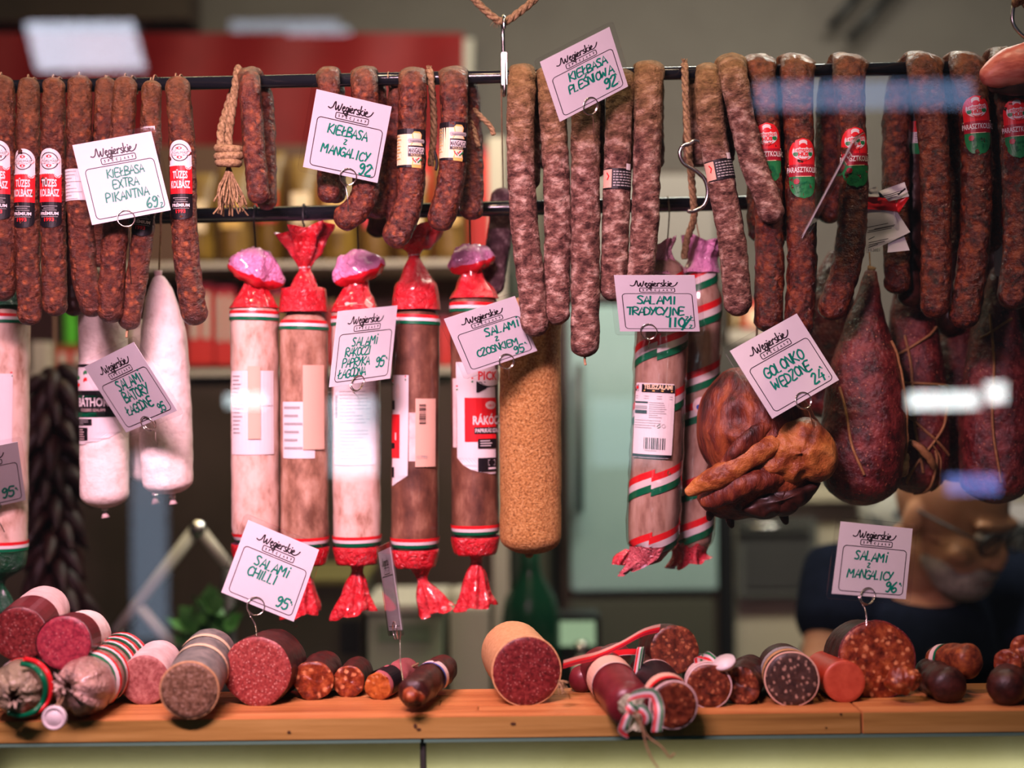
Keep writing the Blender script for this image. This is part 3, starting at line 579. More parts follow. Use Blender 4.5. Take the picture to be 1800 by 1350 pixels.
# ------------------------------------------------------------------ front glass and lower display
m_glass = clear('shop_glass', (.97, .985, .98), rough=.0, gl=1.5)
mb = MB(); mb.wbox(-.95, .95, -.352, -.346, ZC-.62, ZC+.70); struct('window_1', mb, m_glass, smooth=False)
m_low = M('lower_case_lining', [(.34, .30, .17), (.42, .38, .25)], 5, rough=.5, bump=0)
zb = ZB-.0225
mb = MB(); mb.wbox(-.95, .95, -.088, -.072, zb-.34, zb-.0003); struct('wall_lower_case', mb, m_low, smooth=False)
mb = MB(); mb.wbox(-.95, .95, -.19, -.072, zb-.36, zb-.34); struct('trim_1', mb, m_offw, smooth=False)
xj = X(735, -.19)
m_lglass = clear('green_edge_glass', (.93, .96, .91), rough=.02, gl=1.4)
m_gedge = M('green_glass_edge', [(.10, .20, .15)], rough=.15, bump=0)
for a, b, lb in ((-.95, xj-.0015, 'clear glass front panel under the wooden board, left of the joint'), (xj+.0015, .95, 'clear glass front panel under the wooden board, right of the joint')):
    g = thing('glass_panel', lb, 'glass panel', ((a+b)/2, -.187, zb-.34))
    mb = MB(); mb.wbox(a, b, -.188, -.182, zb-.34, zb-.004); mb.build('pane', m_lglass, g, smooth=False)
    mb = MB(); mb.wbox(a, b, -.1885, -.1815, zb-.004, zb-.0002); mb.build('glass_edge', m_gedge, g, smooth=False)
o = thing('joint_post', 'thin dark upright post between the two lower glass panels', 'post', (xj, -.17, zb-.34)); mb = MB(); mb.wbox(xj-.003, xj+.003, -.181, -.170, zb-.34, zb-.001); mb.build('post', m_dgrey, o, smooth=False)
area('lower_case_lamp', (.30, -.106, zb-.066), (.30, -.088, zb-.064), 1.7, .010, .42, (1, .93, .72))
# wooden counter boards: glued staves, two boards butted at x = 1508
def board(x0, x1, lb, ends):
    b = thing('wooden_board', lb, 'board', ((x0+x1)/2, -.13, ZB-.0225))
    ys = [-.19, -.165, -.141, -.116, -.092, -.060]; rnd = random.Random(int(x0*100)+5)
    for i in range(5):
        cuts = [x0]
        x = x0+rnd.uniform(.25, .5)
        while x < x1-.15 and i > 0: cuts.append(x); x += rnd.uniform(.35, .6)
        cuts.append(x1)
        for c in range(len(cuts)-1):
            mb = MB(); mb.wbox(cuts[c]+.0003, cuts[c+1]-.0003, ys[i]+.0003, ys[i+1]-.0002, ZB-.0225, ZB-rnd.uniform(0, .0004), 0)
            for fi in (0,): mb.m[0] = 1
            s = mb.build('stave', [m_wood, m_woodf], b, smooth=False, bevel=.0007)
    return b
xs = X(1508, -.19)
b1 = board(-.95, xs-.0006, 'long wooden board with the salami halves on it, left of the butt joint', 1)
b2 = board(xs+.0006, .95, 'shorter wooden board right of the butt joint under the big speckled salami', 1)
for px, py, rx, ry, b in ((730, 1276, 3.2, 4, b1), (736, 1282, 4, 2.4, b1), (508, 1287, 3.4, 2.6, b1), (1478, 1255, 2.6, 2, b1), (902, 1272, 5, 2.5, b1), (1452, 1279, 2, 1.4, b1)):
    a = Art(lambda u, v, off, px=px, py=py: P(px, py, -.1904)+Vector((u, -off, -v)), .0002); k = sc(-.19); a.ellipse(0, 0, rx*k, ry*k, m_knot, 8); a.build('knot', b)
o = thing('rear_work_table', 'low dark work table behind the wooden board', 'table', (0, .15, 0))
mb = MB(); mb.wbox(-.95, .95, -.06, .26, 1.06, 1.10); mb.build('tabletop', m_dgrey, o, smooth=False, bevel=.002)
for x in (-.9, .9):
    for y in (-.02, .22): mb = MB(); mb.wbox(x-.025, x+.025, y-.02, y+.02, 0, 1.06); mb.build('leg', m_dgrey, o, smooth=False)
# ------------------------------------------------------------------ rails and hooks
a, b = P(-120, 149+320*.0204, RY), P(1930, 149-1730*.0204, RY); a.y = b.y = RY
o = thing('hanging_rail', 'thick black upper rail that the dry sausages hang from', 'rail', a); mb = MB(); mb.bar(a, b, RR, 24); mb.build('rail_tube', m_rail, o)
for e, d in ((a, -1), (b, 1)): mb = MB(); mb.bar(e+Vector((d*.001, 0, 0)), e+Vector((d*.006, 0, 0)), RR*1.15, 20); mb.build('end_cap', m_rail, o)
LY = .125
lrz = lambda px: P(px, 379-(px-350)*.0236, LY).z
a, b = P(-120, 379+470*.0236, LY), P(1930, 379-1580*.0236, LY); a.y = b.y = LY
o = thing('lower_hanging_rail', 'thinner black lower rail that the wrapped salamis hang from', 'rail', a); mb = MB(); mb.bar(a, b, .0092, 22); mb.build('rail_tube', m_rail, o)
for e, d in ((a, -1), (b, 1)): mb = MB(); mb.bar(e+Vector((d*.001, 0, 0)), e+Vector((d*.006, 0, 0)), .0105, 20); mb.build('end_cap', m_rail, o)
def rope(name, pts, r, parent, mat=None, twist=7, n=70):
    # three-strand laid rope along pts
    t = Tube([(Vector(p), r) for p in pts], n=n, seg=6, cap0=0, cap1=0); mb = MB()
    turns = t.len/(r*twist)
    for s in range(3):
        c = []
        for i in range(n+1):
            a_ = t.len*i/n; p, T, F, ra, rb = t.at(a_); B = F.cross(T); th = 2*pi*(turns*i/n+s/3); c.append((p+F*cos(th)*r*.5+B*sin(th)*r*.5, r*.62))
        Tube(c, n=n, seg=7, cap0=.6, cap1=.6, dens=2).mesh(mb)
    return mb.build(name, mat or m_rope, parent)
def frays(name, p0, spread, ln, n, parent, seed, mat=None, r=.0007, dirv=Vector((0, 0, -1))):
    rnd = random.Random(seed); mb = MB(); side = dirv.orthogonal().normalized(); s2 = dirv.cross(side)
    for i in range(n):
        d = (dirv+side*rnd.uniform(-1, 1)*spread+s2*rnd.uniform(-1, 1)*spread).normalized(); l = ln*rnd.uniform(.6, 1)
        q = [p0, p0+d*l*.35, p0+d*l*.7+side*rnd.uniform(-.1, .1)*l, p0+d*l+side*rnd.uniform(-.16, .16)*l]
        Tube([(x, r) for x in q], n=5, seg=5, cap0=0, cap1=.5, dens=3).mesh(mb)
    return mb.build(name, mat or m_rope, parent)
# rope swing and S-hooks that carry the upper rail
o = thing('ceiling_rope', 'jute rope in a V above the steel hook over the rail, top centre', 'rope', P(885, 38, RY))
rope('rope', [P(780, -70, RY), P(828, -8, RY), P(862, 26, RY), P(886, 38, RY), P(912, 22, RY), P(944, -6, RY), P(1000, -70, RY)], .0044, o)
frays('loose_fibre', P(872, 34, RY), .9, .012, 14, o, 4, r=.0002)
def shook(label, pts, r, Y=RY, mat=None, flat=False):
    root = thing('meat_hook', label, 'hook', P(pts[0][0], pts[0][1], Y)); t = Tube([(P(p[0], p[1], Y+(p[2] if len(p) > 2 else 0)), r) for p in pts], n=60, seg=10, cap0=.5, cap1=.5); t.build('hook_wire', mat or m_steel, root); return root
h = shook('flat steel hook hanging from the jute rope and gripping the upper rail', [(886, 52, -.010), (886, 36, -.010), (885, 29, -.003), (884, 32, .006), (884, 60, .012), (885, 100, .010), (885, 128, .012), (886, 158, .006), (886, 168, -.004), (887, 160, -.0125), (887, 120, -.0125), (887, 96, -.012)], .0022)
mb = MB(); p = P(886, 98, RY-.0125); mb.wbox(p.x-.0032, p.x+.0032, p.y-.0015, p.y+.0012, p.z-.034, p.z+.004); mb.build('flat_blade', m_steel, h, smooth=False, bevel=.0006)
h = shook('steel hook with rope knot at the upper right edge', [(1787, -6), (1781, 14), (1780, 38), (1790, 56), (1812, 76), (1832, 100), (1830, 124), (1812, 128)], .0024)
o = thing('knotted_rope', 'knotted end of jute rope holding the hook in the upper right corner', 'rope', P(1800, -20, RY)); rope('rope', [P(1860, -70, RY), P(1822, -20, RY), P(1795, 2, RY), P(1784, 6, RY-.006), P(1790, -4, RY-.01), P(1806, 0, RY), P(1800, 12, RY)], .004, o)
shook('steel S-hook dangling between the mouldy sausages under the rope', [(1238, 268, -.03), (1233, 252, -.03), (1222, 247, -.03), (1210, 254, -.03), (1199, 258, -.03), (1195, 272, -.03), (1203, 288, -.03), (1225, 302, -.03), (1240, 318, -.03), (1244, 342, -.03), (1236, 362, -.03), (1218, 372, -.03), (1208, 370, -.03)], .0024, mat=M('violet_steel', [(.55, .5, .5)], rough=.2, metal=1, bump=0))
shook('small dark hook between the two cream-labelled sausages', [(758, 262), (764, 268), (768, 285), (766, 300)], .0018, Y=.05, mat=m_hook)
# rope loops over the rail
o = thing('rope_loop', 'jute rope loop with a knot and frayed tassel on the upper rail', 'rope', P(405, 262, RY-.02))
rope('rope', [P(404, 262, RY-.016), P(402, 240, RY-.014), P(410, 180, RY-.013), P(416, 135, RY-.011), P(418, 124, RY-.003), P(419, 122, RY+.006), P(412, 150, RY+.014), P(398, 195, RY+.006), P(388, 232, RY-.008), P(390, 262, RY-.012)], .0046, o)
kn = MB()
for j, (cx, cy, rx, ry, th) in enumerate(((402, 262, 19, 9, .25), (403, 274, 20, 9, -.2), (402, 286, 17, 8, .1))):
    c = []
    for i in range(13):
        t_ = 2*pi*i/12; q = P(cx+rx*cos(t_), cy+rx*cos(t_)*th*.3, RY-.016+.012*sin(t_)); c.append((q, .0052))
    Tube(c, n=30, seg=8, cap0=0, cap1=0, dens=3).mesh(kn)
kn.build('knot', m_rope, o)
frays('tassel', P(402, 288, RY-.016), .30, .062, 46, o, 11, r=.0011)
o = thing('rope_loop', 'jute rope end sticking up over the rail between the two cream-labelled sausages', 'rope', P(757, 300, RY))
rope('rope', [P(754, 122, RY-.002), P(757, 134, RY-.0115), P(759, 156, RY-.008), P(762, 190, RY+.004), P(762, 240, RY+.012), P(757, 292, RY+.02)], .0040, o); frays('frayed_end', P(755, 126, RY-.004), .5, .008, 18, o, 3, r=.0005, dirv=Vector((0, 0, 1)))
o = thing('frayed_rope', 'frayed reddish rope ends in the shadow right of the second cream-labelled sausage', 'rope', P(820, 180, .05))
for i, q in enumerate(([P(826, 185, .05), P(845, 205, .045), P(862, 222, .045), P(868, 238, .045)], [P(822, 195, .05), P(832, 225, .046), P(838, 248, .045), P(842, 258, .045)])): rope('strand', q, .003, o)
o = thing('rope_loop', 'long jute rope hanging over the rail beside the steel S-hook', 'rope', P(1205, 112, RY))
rope('rope', [P(1203, 112, RY-.004), P(1204, 130, RY-.012), P(1206, 180, RY-.012), P(1210, 250, RY-.008), P(1216, 320, RY+.01), P(1220, 380, RY+.03), P(1208, 420, RY+.05), P(1202, 455, RY+.06)], .0042, o, n=110); frays('frayed_end', P(1203, 116, RY-.006), .45, .009, 26, o, 5, r=.0005, dirv=Vector((0, 0, 1)))
# ------------------------------------------------------------------ dry sausages on the upper rail
GA = 'spicy sausages at the left of the rail'; GB = 'dark mangalica sausages'; GM = 'mould-covered sausages'; GF = 'farmhouse sausages at the right'
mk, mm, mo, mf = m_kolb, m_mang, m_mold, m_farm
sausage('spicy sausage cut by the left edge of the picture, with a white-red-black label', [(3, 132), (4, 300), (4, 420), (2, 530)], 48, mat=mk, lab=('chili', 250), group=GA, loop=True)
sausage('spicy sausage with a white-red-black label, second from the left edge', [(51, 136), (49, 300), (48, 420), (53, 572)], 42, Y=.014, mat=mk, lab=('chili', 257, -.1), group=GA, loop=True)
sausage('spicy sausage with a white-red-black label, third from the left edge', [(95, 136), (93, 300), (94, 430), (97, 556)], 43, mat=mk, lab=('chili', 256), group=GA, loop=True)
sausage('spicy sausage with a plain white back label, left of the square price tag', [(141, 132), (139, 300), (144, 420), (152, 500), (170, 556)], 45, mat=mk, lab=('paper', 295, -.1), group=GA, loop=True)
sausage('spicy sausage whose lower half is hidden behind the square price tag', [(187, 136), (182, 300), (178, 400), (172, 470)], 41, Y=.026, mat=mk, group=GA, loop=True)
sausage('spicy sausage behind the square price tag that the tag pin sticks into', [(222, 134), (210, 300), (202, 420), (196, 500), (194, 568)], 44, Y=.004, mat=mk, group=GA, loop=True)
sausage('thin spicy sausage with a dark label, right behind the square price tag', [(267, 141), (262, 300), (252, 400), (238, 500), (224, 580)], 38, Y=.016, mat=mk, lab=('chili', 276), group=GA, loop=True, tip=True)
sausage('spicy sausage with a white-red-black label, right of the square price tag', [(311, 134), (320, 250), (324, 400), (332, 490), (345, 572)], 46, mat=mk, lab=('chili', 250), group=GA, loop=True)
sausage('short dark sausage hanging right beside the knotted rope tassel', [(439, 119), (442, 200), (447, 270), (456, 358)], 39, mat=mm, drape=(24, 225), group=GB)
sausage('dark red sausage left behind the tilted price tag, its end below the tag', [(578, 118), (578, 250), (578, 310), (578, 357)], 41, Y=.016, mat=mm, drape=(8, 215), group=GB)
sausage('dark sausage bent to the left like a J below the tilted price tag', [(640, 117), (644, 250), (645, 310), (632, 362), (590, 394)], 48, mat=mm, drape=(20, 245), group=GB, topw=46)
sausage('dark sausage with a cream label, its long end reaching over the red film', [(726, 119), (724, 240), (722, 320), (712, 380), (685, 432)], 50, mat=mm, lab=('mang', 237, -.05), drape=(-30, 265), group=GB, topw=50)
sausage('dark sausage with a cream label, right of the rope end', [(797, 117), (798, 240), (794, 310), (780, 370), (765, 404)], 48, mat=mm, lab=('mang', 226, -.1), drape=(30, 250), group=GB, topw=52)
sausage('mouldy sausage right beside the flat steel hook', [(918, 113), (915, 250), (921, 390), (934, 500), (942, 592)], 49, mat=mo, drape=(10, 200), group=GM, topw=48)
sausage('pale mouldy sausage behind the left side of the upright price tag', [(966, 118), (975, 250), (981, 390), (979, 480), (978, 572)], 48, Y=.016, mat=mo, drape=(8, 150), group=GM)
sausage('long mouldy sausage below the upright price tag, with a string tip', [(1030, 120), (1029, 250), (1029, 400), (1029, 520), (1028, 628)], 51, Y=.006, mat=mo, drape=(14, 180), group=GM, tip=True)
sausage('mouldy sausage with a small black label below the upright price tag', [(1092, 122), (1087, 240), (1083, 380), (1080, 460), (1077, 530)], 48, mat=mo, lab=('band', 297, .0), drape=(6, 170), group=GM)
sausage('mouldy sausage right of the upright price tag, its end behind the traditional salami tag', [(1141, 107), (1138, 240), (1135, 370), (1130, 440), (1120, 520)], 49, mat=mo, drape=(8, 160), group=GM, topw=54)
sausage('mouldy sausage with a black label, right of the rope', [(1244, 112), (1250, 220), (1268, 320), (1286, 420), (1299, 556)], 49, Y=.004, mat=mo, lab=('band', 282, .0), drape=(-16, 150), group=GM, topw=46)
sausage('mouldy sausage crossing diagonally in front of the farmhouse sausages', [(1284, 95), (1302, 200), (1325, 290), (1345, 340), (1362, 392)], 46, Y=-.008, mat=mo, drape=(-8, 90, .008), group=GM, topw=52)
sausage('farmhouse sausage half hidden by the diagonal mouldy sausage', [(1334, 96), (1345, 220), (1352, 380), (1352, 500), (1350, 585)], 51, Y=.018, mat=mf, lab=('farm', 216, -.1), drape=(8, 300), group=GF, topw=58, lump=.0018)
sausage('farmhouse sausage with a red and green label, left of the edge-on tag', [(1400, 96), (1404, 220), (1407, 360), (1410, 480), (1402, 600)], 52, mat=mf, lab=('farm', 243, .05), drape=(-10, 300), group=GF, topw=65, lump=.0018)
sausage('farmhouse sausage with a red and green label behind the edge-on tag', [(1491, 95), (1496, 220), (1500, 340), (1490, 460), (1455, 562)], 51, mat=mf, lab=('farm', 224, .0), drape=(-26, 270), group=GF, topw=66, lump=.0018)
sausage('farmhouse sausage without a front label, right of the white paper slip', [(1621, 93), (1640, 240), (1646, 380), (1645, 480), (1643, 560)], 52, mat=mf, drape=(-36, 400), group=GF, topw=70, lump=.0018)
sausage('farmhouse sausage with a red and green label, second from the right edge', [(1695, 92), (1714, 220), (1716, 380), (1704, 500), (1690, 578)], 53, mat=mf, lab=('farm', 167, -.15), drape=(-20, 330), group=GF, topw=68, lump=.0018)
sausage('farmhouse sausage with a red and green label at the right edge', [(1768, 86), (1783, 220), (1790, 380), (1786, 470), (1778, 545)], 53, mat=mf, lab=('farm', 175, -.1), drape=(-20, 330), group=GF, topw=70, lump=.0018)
# hidden rear pieces that peep out between the front ones
r_, t_ = sausage('dark sausage behind, wearing a red white and green band', [(1606, 120), (1606, 300), (1604, 430), (1600, 540)], 44, Y=.078, mat=m_darkskin, group='dark sausages in the second row')
lab_flag(t_, t_.a_of_z(P(1606, 213, .078).z), r_)
sausage('dark purple mouldy sausage in the shadow left of the golden salami', [(884, 330), (880, 400), (872, 450), (862, 520)], 44, Y=.17, mat=m_moldd, group='dark sausages in the second row')
sausage('dark sausage end in shadow right of the bent J sausage', [(700, 250), (690, 320), (668, 380), (660, 418)], 36, Y=.17, mat=m_darkskin, group='dark sausages in the second row')
sausage('dark sausage in shadow behind the spicy sausage next to the tag', [(118, 250), (122, 400), (128, 500), (130, 556)], 34, Y=.09, mat=m_darkskin, group='dark sausages in the second row')
for lb, x, y1, w in (('dark sausage in deep shadow between the second and third farmhouse sausage from the right', 1668, 590, 52), ('dark sausage in deep shadow between the last two farmhouse sausages', 1748, 600, 54), ('dark sausage in deep shadow behind the very last farmhouse sausage', 1812, 590, 56)):
    r_, t_ = sausage(lb, [(x-4, 260), (x, 380), (x+2, 480), (x, y1)], w, Y=.172, mat=m_darkskin, group='dark sausages in the second row')
    p = P(x-4, 262, .172); string('hanging_string', [p-Vector((0, 0, .004)), Vector((p.x, .11, rail_z(x)-.03)), Vector((p.x, RY+RR+.001, rail_z(x))), Vector((p.x, RY, rail_z(x)+RR+.0012)), Vector((p.x, RY-RR-.001, rail_z(x)))], .0009, m_cord, r_)
for (x, y, Y) in ((884, 332, .17), (700, 252, .17), (118, 252, .09), (1606, 122, .078)):
    r_ = [o for o in bpy.data.objects if o.type == 'EMPTY' and o.name.startswith('dry_sausage') and abs(o.location.y-Y) < .002 and abs(o.location.x-P(x, y, Y).x) < .004][0]
    p = P(x, y, Y); string('hanging_string', [p-Vector((0, 0, .004)), Vector((p.x, RY+RR+.004, rail_z(x)-.01)), Vector((p.x, RY+RR+.001, rail_z(x))), Vector((p.x, RY, rail_z(x)+RR+.0012)), Vector((p.x, RY-RR-.001, rail_z(x)))], .0009, m_cord, r_)
# ------------------------------------------------------------------ salamis on the lower rail
SY = LY
def hookwire(root, px, py, top=None, name='hook'):
    z = lrz(px); p = P(px, py, SY); rr = .0102
    string(name, [Vector((p.x, SY, p.z-.006)), Vector((p.x, SY-.002, p.z+.006)), Vector((p.x, SY-.0112, z-.012)), Vector((p.x, SY-rr-.0008, z)), Vector((p.x, SY-.007, z+.0085)), Vector((p.x, SY, z+rr+.0006)), Vector((p.x, SY+.0075, z+.008)), Vector((p.x, SY+rr, z-.001)), Vector((p.x, SY+.008, z-.008))], .0012, m_hook, root)
def film_ring(root, name, rows, mat, seg=40, seed=0, Y=SY, tilt=None, k_=7):
    """rows: (cx, cy, r px, pleat, dy) rings of crinkled film from top to bottom."""
    k = sc(Y); mb = MB(); vs_ = []
    rnd = random.Random(seed); ph = rnd.uniform(0, 6)
    rows = catmull([tuple(list(r)+[0]*(5-len(r))) for r in rows], 4)
    for i, (cx, cy, r, pl, dz) in enumerate(rows):
        c = P(cx, cy, Y)
        for j in range(seg):
            th = 2*pi*j/seg
            f = 1+pl*(.6*cos(k_*th+ph+i*.10)+.4*cos((k_+4)*th-ph*2+i*.06))+pl*.9*noise.noise(Vector((cos(th)*1.5+seed, sin(th)*1.5, i*.25)))
            v = c+Vector((sin(th)*r*f*k, -cos(th)*r*f*k, 0)); v.z += dz*k*sin(th)+pl*r*.30*k*cos((k_-2)*th+seed)
            vs_.append(v)
    fs = [(i*seg+j, (i+1)*seg+j, (i+1)*seg+(j+1) % seg, i*seg+(j+1) % seg) for i in range(len(rows)-1) for j in range(seg)]
    mb.add(vs_, fs); return mb.build(name, mat, root)
def tri_band(root, t, py, Y=SY, slope=0.0, h=5.6):
    k = sc(Y); a0 = t.a_of_z(P(t.px, py, Y).z); mb = MB(); seg = 40
    for i, m in enumerate((0, 1, 2)):
        vs_ = []
        for e in (0, 1):
            for j in range(seg): th = 2*pi*j/seg; vs_.append(t.point(a0+(i+e)*h*k+slope*k*sin(th), th, .0012, lump=False))
        mb.add(vs_, [(j, seg+j, seg+(j+1) % seg, (j+1) % seg) for j in range(seg)], m)
    mb.build('tricolour_band', [m_red, m_pwhite, m_dgreen], root)
def salami(label, top, bot, w, mat, Y=SY, group=None, lump=.0008, c0=.7, c1=.6, w0=None, seed=None, name='salami'):
    k = sc(Y); r = w*k/2; pts = [top]+[(top[0]+(bot[0]-top[0])*t, top[1]+(bot[1]-top[1])*t) for t in (.25, .5, .75)]+[bot]
    ctrl = [(P(x, y, Y), r) for x, y in pts]
    if w0: ctrl[0] = (ctrl[0][0], w0*k/2)
    t = Tube(ctrl, n=48, seg=36, cap0=c0, cap1=c1, lump=(lump, 40), seed=seed or random.randint(1, 999)); t.px = (top[0]+bot[0])/2
    root = thing(name, label, 'salami', P(top[0], top[1], Y), group); t.build('casing', mat, root); return root, t
def sheet(root, t, py, h, u0, u1, mat, name='label', Y=SY, off=.0010, ang=0.0, art=None, slant=0, shape=None):
    k = sc(Y); a0 = t.a_of_z(P(t.px, py, Y).z); f = tubepatch(t, a0, ang); o = Art(f, off, .0002)
    if shape: o.rows([(v*k, a*k, b*k) for v, a, b in shape], mat, 12)
    else: o.rows([(h*k*i/6, u0*k, u1*k) for i in range(7)], mat, 12)
    lb = o.build(name, root)
    if art:
        p = Art(f, off+.0006, .00012); art(p, k); pr = p.build('label_print', root); pr.parent = lb
    return lb
GS = 'film-wrapped salamis with red twisted ends'
def mushroom(root, cx, cy, r, tilt, seed, drop=0):
    """folded-over film end: lilac dome with a red brim"""
    k = sc(SY); mb = MB(); seg = 48; rnd = random.Random(seed)
    prof = catmull([(.26, .66), (.50, .70), (.82, .56), (1.0, .34), (1.04, .14), (.97, -.10), (.82, -.42), (.58, -.70), (.30, -.86), (.05, -.92)], 2); NR = 8
    c = P(cx, cy, SY); rot = Matrix.Rotation(tilt, 3, 'Y') @ Matrix.Rotation(.22, 3, 'X'); vs_ = []
    for i, (rr, zz) in enumerate(prof):
        for j in range(seg):
            th = 2*pi*j/seg; f = 1+.10*cos(5*th+seed)+.24*noise.noise(Vector((cos(th)*2+seed, sin(th)*2, i*.17)))
            cr = (.16*noise.noise(Vector((cos(th)*3.0*rr+seed*2, sin(th)*3.0*rr, 5)))+.13*(1-2.4*abs(noise.noise(Vector((cos(th)*4.4*rr+seed, sin(th)*4.4*rr, 9))))))*(1 if i > NR-1 else .35)
            vs_.append(c+rot @ Vector((sin(th)*rr*r*f*k, -cos(th)*rr*r*f*k*.85, (-zz+cr)*r*.78*k)))
    for i in range(len(prof)-1):
        mb.add([], []);
    fs = [(i*seg+j, i*seg+(j+1) % seg, (i+1)*seg+(j+1) % seg, (i+1)*seg+j) for i in range(len(prof)-1) for j in range(seg)]
    b = len(mb.v); mb.v += vs_
    for q, f in enumerate(fs): mb.f.append(tuple(b+i for i in f)); mb.m.append(0 if q//seg < NR else 1)
    mb.f.append(tuple(b+(len(prof)-1)*seg+j for j in range(seg))); mb.m.append(1)
    return mb.build('folded_film_end', [M('red_film_brim', [(.58, .008, .02)], rough=.25, bump=.4, bscale=90, coat=.4), m_pinkfilm], root)
def film_salami(label, x0, x1, top, ftop, bot, mat, kind, seed, band0, band1, fbot, twist, hook):
    """x0/x1: axis x at top and bottom; ftop: film top info; fbot: (neck x, neck y, end x, end y)"""
    w = 84; root, t = salami(label, (x0, top), (x1, bot+12), w, mat, group=GS, seed=seed, c0=.95, c1=1.0)
    tri_band(root, t, band0, slope=1.0); tri_band(root, t, band1, slope=-.5)
    R = 43.5
    if kind == 'mush':
        cx, cy, r, tilt = ftop
        film_ring(root, 'film_neck', [(cx+2, cy+r*.30, 18, .12), (cx*.5+x0*.5, cy+r*.30+(band0-cy-r*.30)*.35, 23, .10), (x0, cy+r*.30+(band0-cy-r*.30)*.62, 33, .07), (x0, cy+r*.30+(band0-cy-r*.30)*.82, 40, .03), (x0, band0-4, 43.6, .01)], m_redfilm, seed=seed)
        mushroom(root, cx, cy, r, tilt, seed)
    else:
        cx, ytop, nx, ny = ftop
        film_ring(root, 'twisted_film_end', [(cx, ytop, 46, .30, 10), (cx, ytop+22, 34, .30, 4), (cx+(nx-cx)*.4, (ytop+ny)*.5+8, 26, .22), (nx, ny-14, 17, .16), (nx, ny, 9.5, .10), (nx, ny+14, 17, .12), (x0, ny+40, 29, .09), (x0, band0-50, 38, .05), (x0, band0-8, 43.4, .015)], m_redfilm, seed=seed)
        string('tie', [P(nx, ny, SY)+Vector((.0068*cos(i*pi/4), .0068*sin(i*pi/4), .0004*i)) for i in range(17)], .0011, m_pwhite, root, dens=2)
    nx, ny, ex, ey = fbot
    film_ring(root, 'twisted_film_end', [(x1, band1+24, 42.6, .0), (x1, band1+32, 43.0, .012), (x1, band1+56, 36, .05), (x1+(nx-x1)*.5, ny-26, 24, .10), (nx, ny, 9.5, .12), (nx+(ex-nx)*.3, ny+(ey-ny)*.3, 17, .22), (nx+(ex-nx)*.7, ny+(ey-ny)*.7, 26, .30), (ex, ey, 31, .36, twist)], m_redfilm, seed=seed+3)
    if hook: hookwire(root, *hook)
    return root, t
def lines(p, k, u0, u1, v0, v1, st, seed, m=None):
    rnd = random.Random(seed); v = v0
    while v < v1: p.rect(u0*k, v*k, (u0+(u1-u0)*rnd.uniform(.5, 1))*k, (v+st*.3)*k, m or m_greyp, 3, 1); v += st
def barcode(p, k, u0, v0, u1, v1, seed, vertical=True):
    rnd = random.Random(seed); x = u0 if vertical else v0; e = u1 if vertical else v1
    while x < e-1:
        w = rnd.choice((.8, 1.2, 1.8))
        if vertical: p.rect(x*k, v0*k, min(x+w, e)*k, v1*k, m_pblack, 1, 1)
        else: p.rect(u0*k, x*k, u1*k, min(x+w, e)*k, m_pblack, 3, 1)
        x += w+rnd.choice((1, 1.5, 2))
# far left: green film
R0, T0 = salami('pale salami with green film ends, cut by the left edge', (8, 535), (2, 990), 88, m_pale, group='salamis at the left edge')
tri_band(R0, T0, 548); tri_band(R0, T0, 944)
film_ring(R0, 'twisted_film_end', [(14, 440, 34, .2), (10, 470, 14, .15), (8, 500, 30, .08), (8, 538, 45, .02)], m_greenfilm, seed=2)
film_ring(R0, 'twisted_film_end', [(2, 968, 45, .01), (2, 1000, 38, .05), (-2, 1022, 10, .12), (-4, 1050, 20, .25), (-5, 1085, 28, .3)], m_greenfilm, seed=5); hookwire(R0, 14, 445)
def art0(p, k):
    for i, m in enumerate((m_red, m_pwhite, m_pgreen)): p.stroke([(-40*k, (10+i*3)*k), (28*k, (-2+i*3)*k)], 3*k, m)
    p.ellipse(-2*k, 40*k, 10*k, 14*k, m_lilac); p.rect(-34*k, 72*k, 6*k, 125*k, m_pgreen)
sheet(R0, T0, 652, 130, -40, 30, m_pwhite, art=art0); sheet(R0, T0, 800, 8, 18, 40, m_peach, name='sticker')
# white mould salamis
R1, T1 = salami('white mould salami with a black and green label, left of the plain white one', (180, 500), (184, 893), 84, m_white, group='white mould salamis', c0=1.2)
def art1(p, k):
    for i, m in enumerate((m_red, m_pwhite, m_pgreen)): p.stroke([(-40*k, (36-i*6)*k), (-20*k, (26-i*6)*k), (6*k, (30-i*6)*k)], 6*k, m)
    p.rows([(0, -42*k, 42*k), (5*k, -42*k, 42*k)], m_pblack); p.layer = 1
    p.rect(-42*k, 46*k, 42*k, 92*k, m_pblack); p.rect(-42*k, 54*k, 42*k, 58*k, m_dgreen); p.rect(-42*k, 84*k, 42*k, 92*k, m_dgreen); p.layer = 2
    p.type('BÁTHORY', -4*k, 73*k, 15*k, m_pwhite, bold=.03, wmax=66*k); p.type('FŰSZERES SZALÁMI', -8*k, 82*k, 5*k, m_lilac, wmax=44*k)
    p.rect(-42*k, 95*k, -8*k, 106*k, m_pblack); p.rect(-42*k, 110*k, -16*k, 132*k, m_pblack); p.layer = 3; lines(p, k, -36, -14, 97, 105, 3, 2); lines(p, k, -36, -20, 113, 130, 4, 3, m_lilac)
sheet(R1, T1, 640, 130, -42, 42, m_pwhite, art=art1, shape=[(0, -42, 42), (60, -42, 42), (118, -42, 42), (128, -42, 20), (134, -42, 0), (139, -42, -25)])
def clipend(root, px, py, Y=SY, s=1):
    mb = MB(); a = P(px, py, Y); mb.bar(a, a+Vector((0, 0, -.006*s)), .0035, 10); mb.bar(a+Vector((0, 0, -.006*s)), a+Vector((.001, 0, -.014*s)), .0022, 8, r2=.0055); mb.build('end_clip', m_lilac, root)
    mb = MB(); mb.bar(a+Vector((0, 0, -.002)), a+Vector((0, 0, -.006)), .0042, 10); mb.build('clip_ring', m_steel, root)
clipend(R1, 184, 890); hookwire(R1, 190, 500)
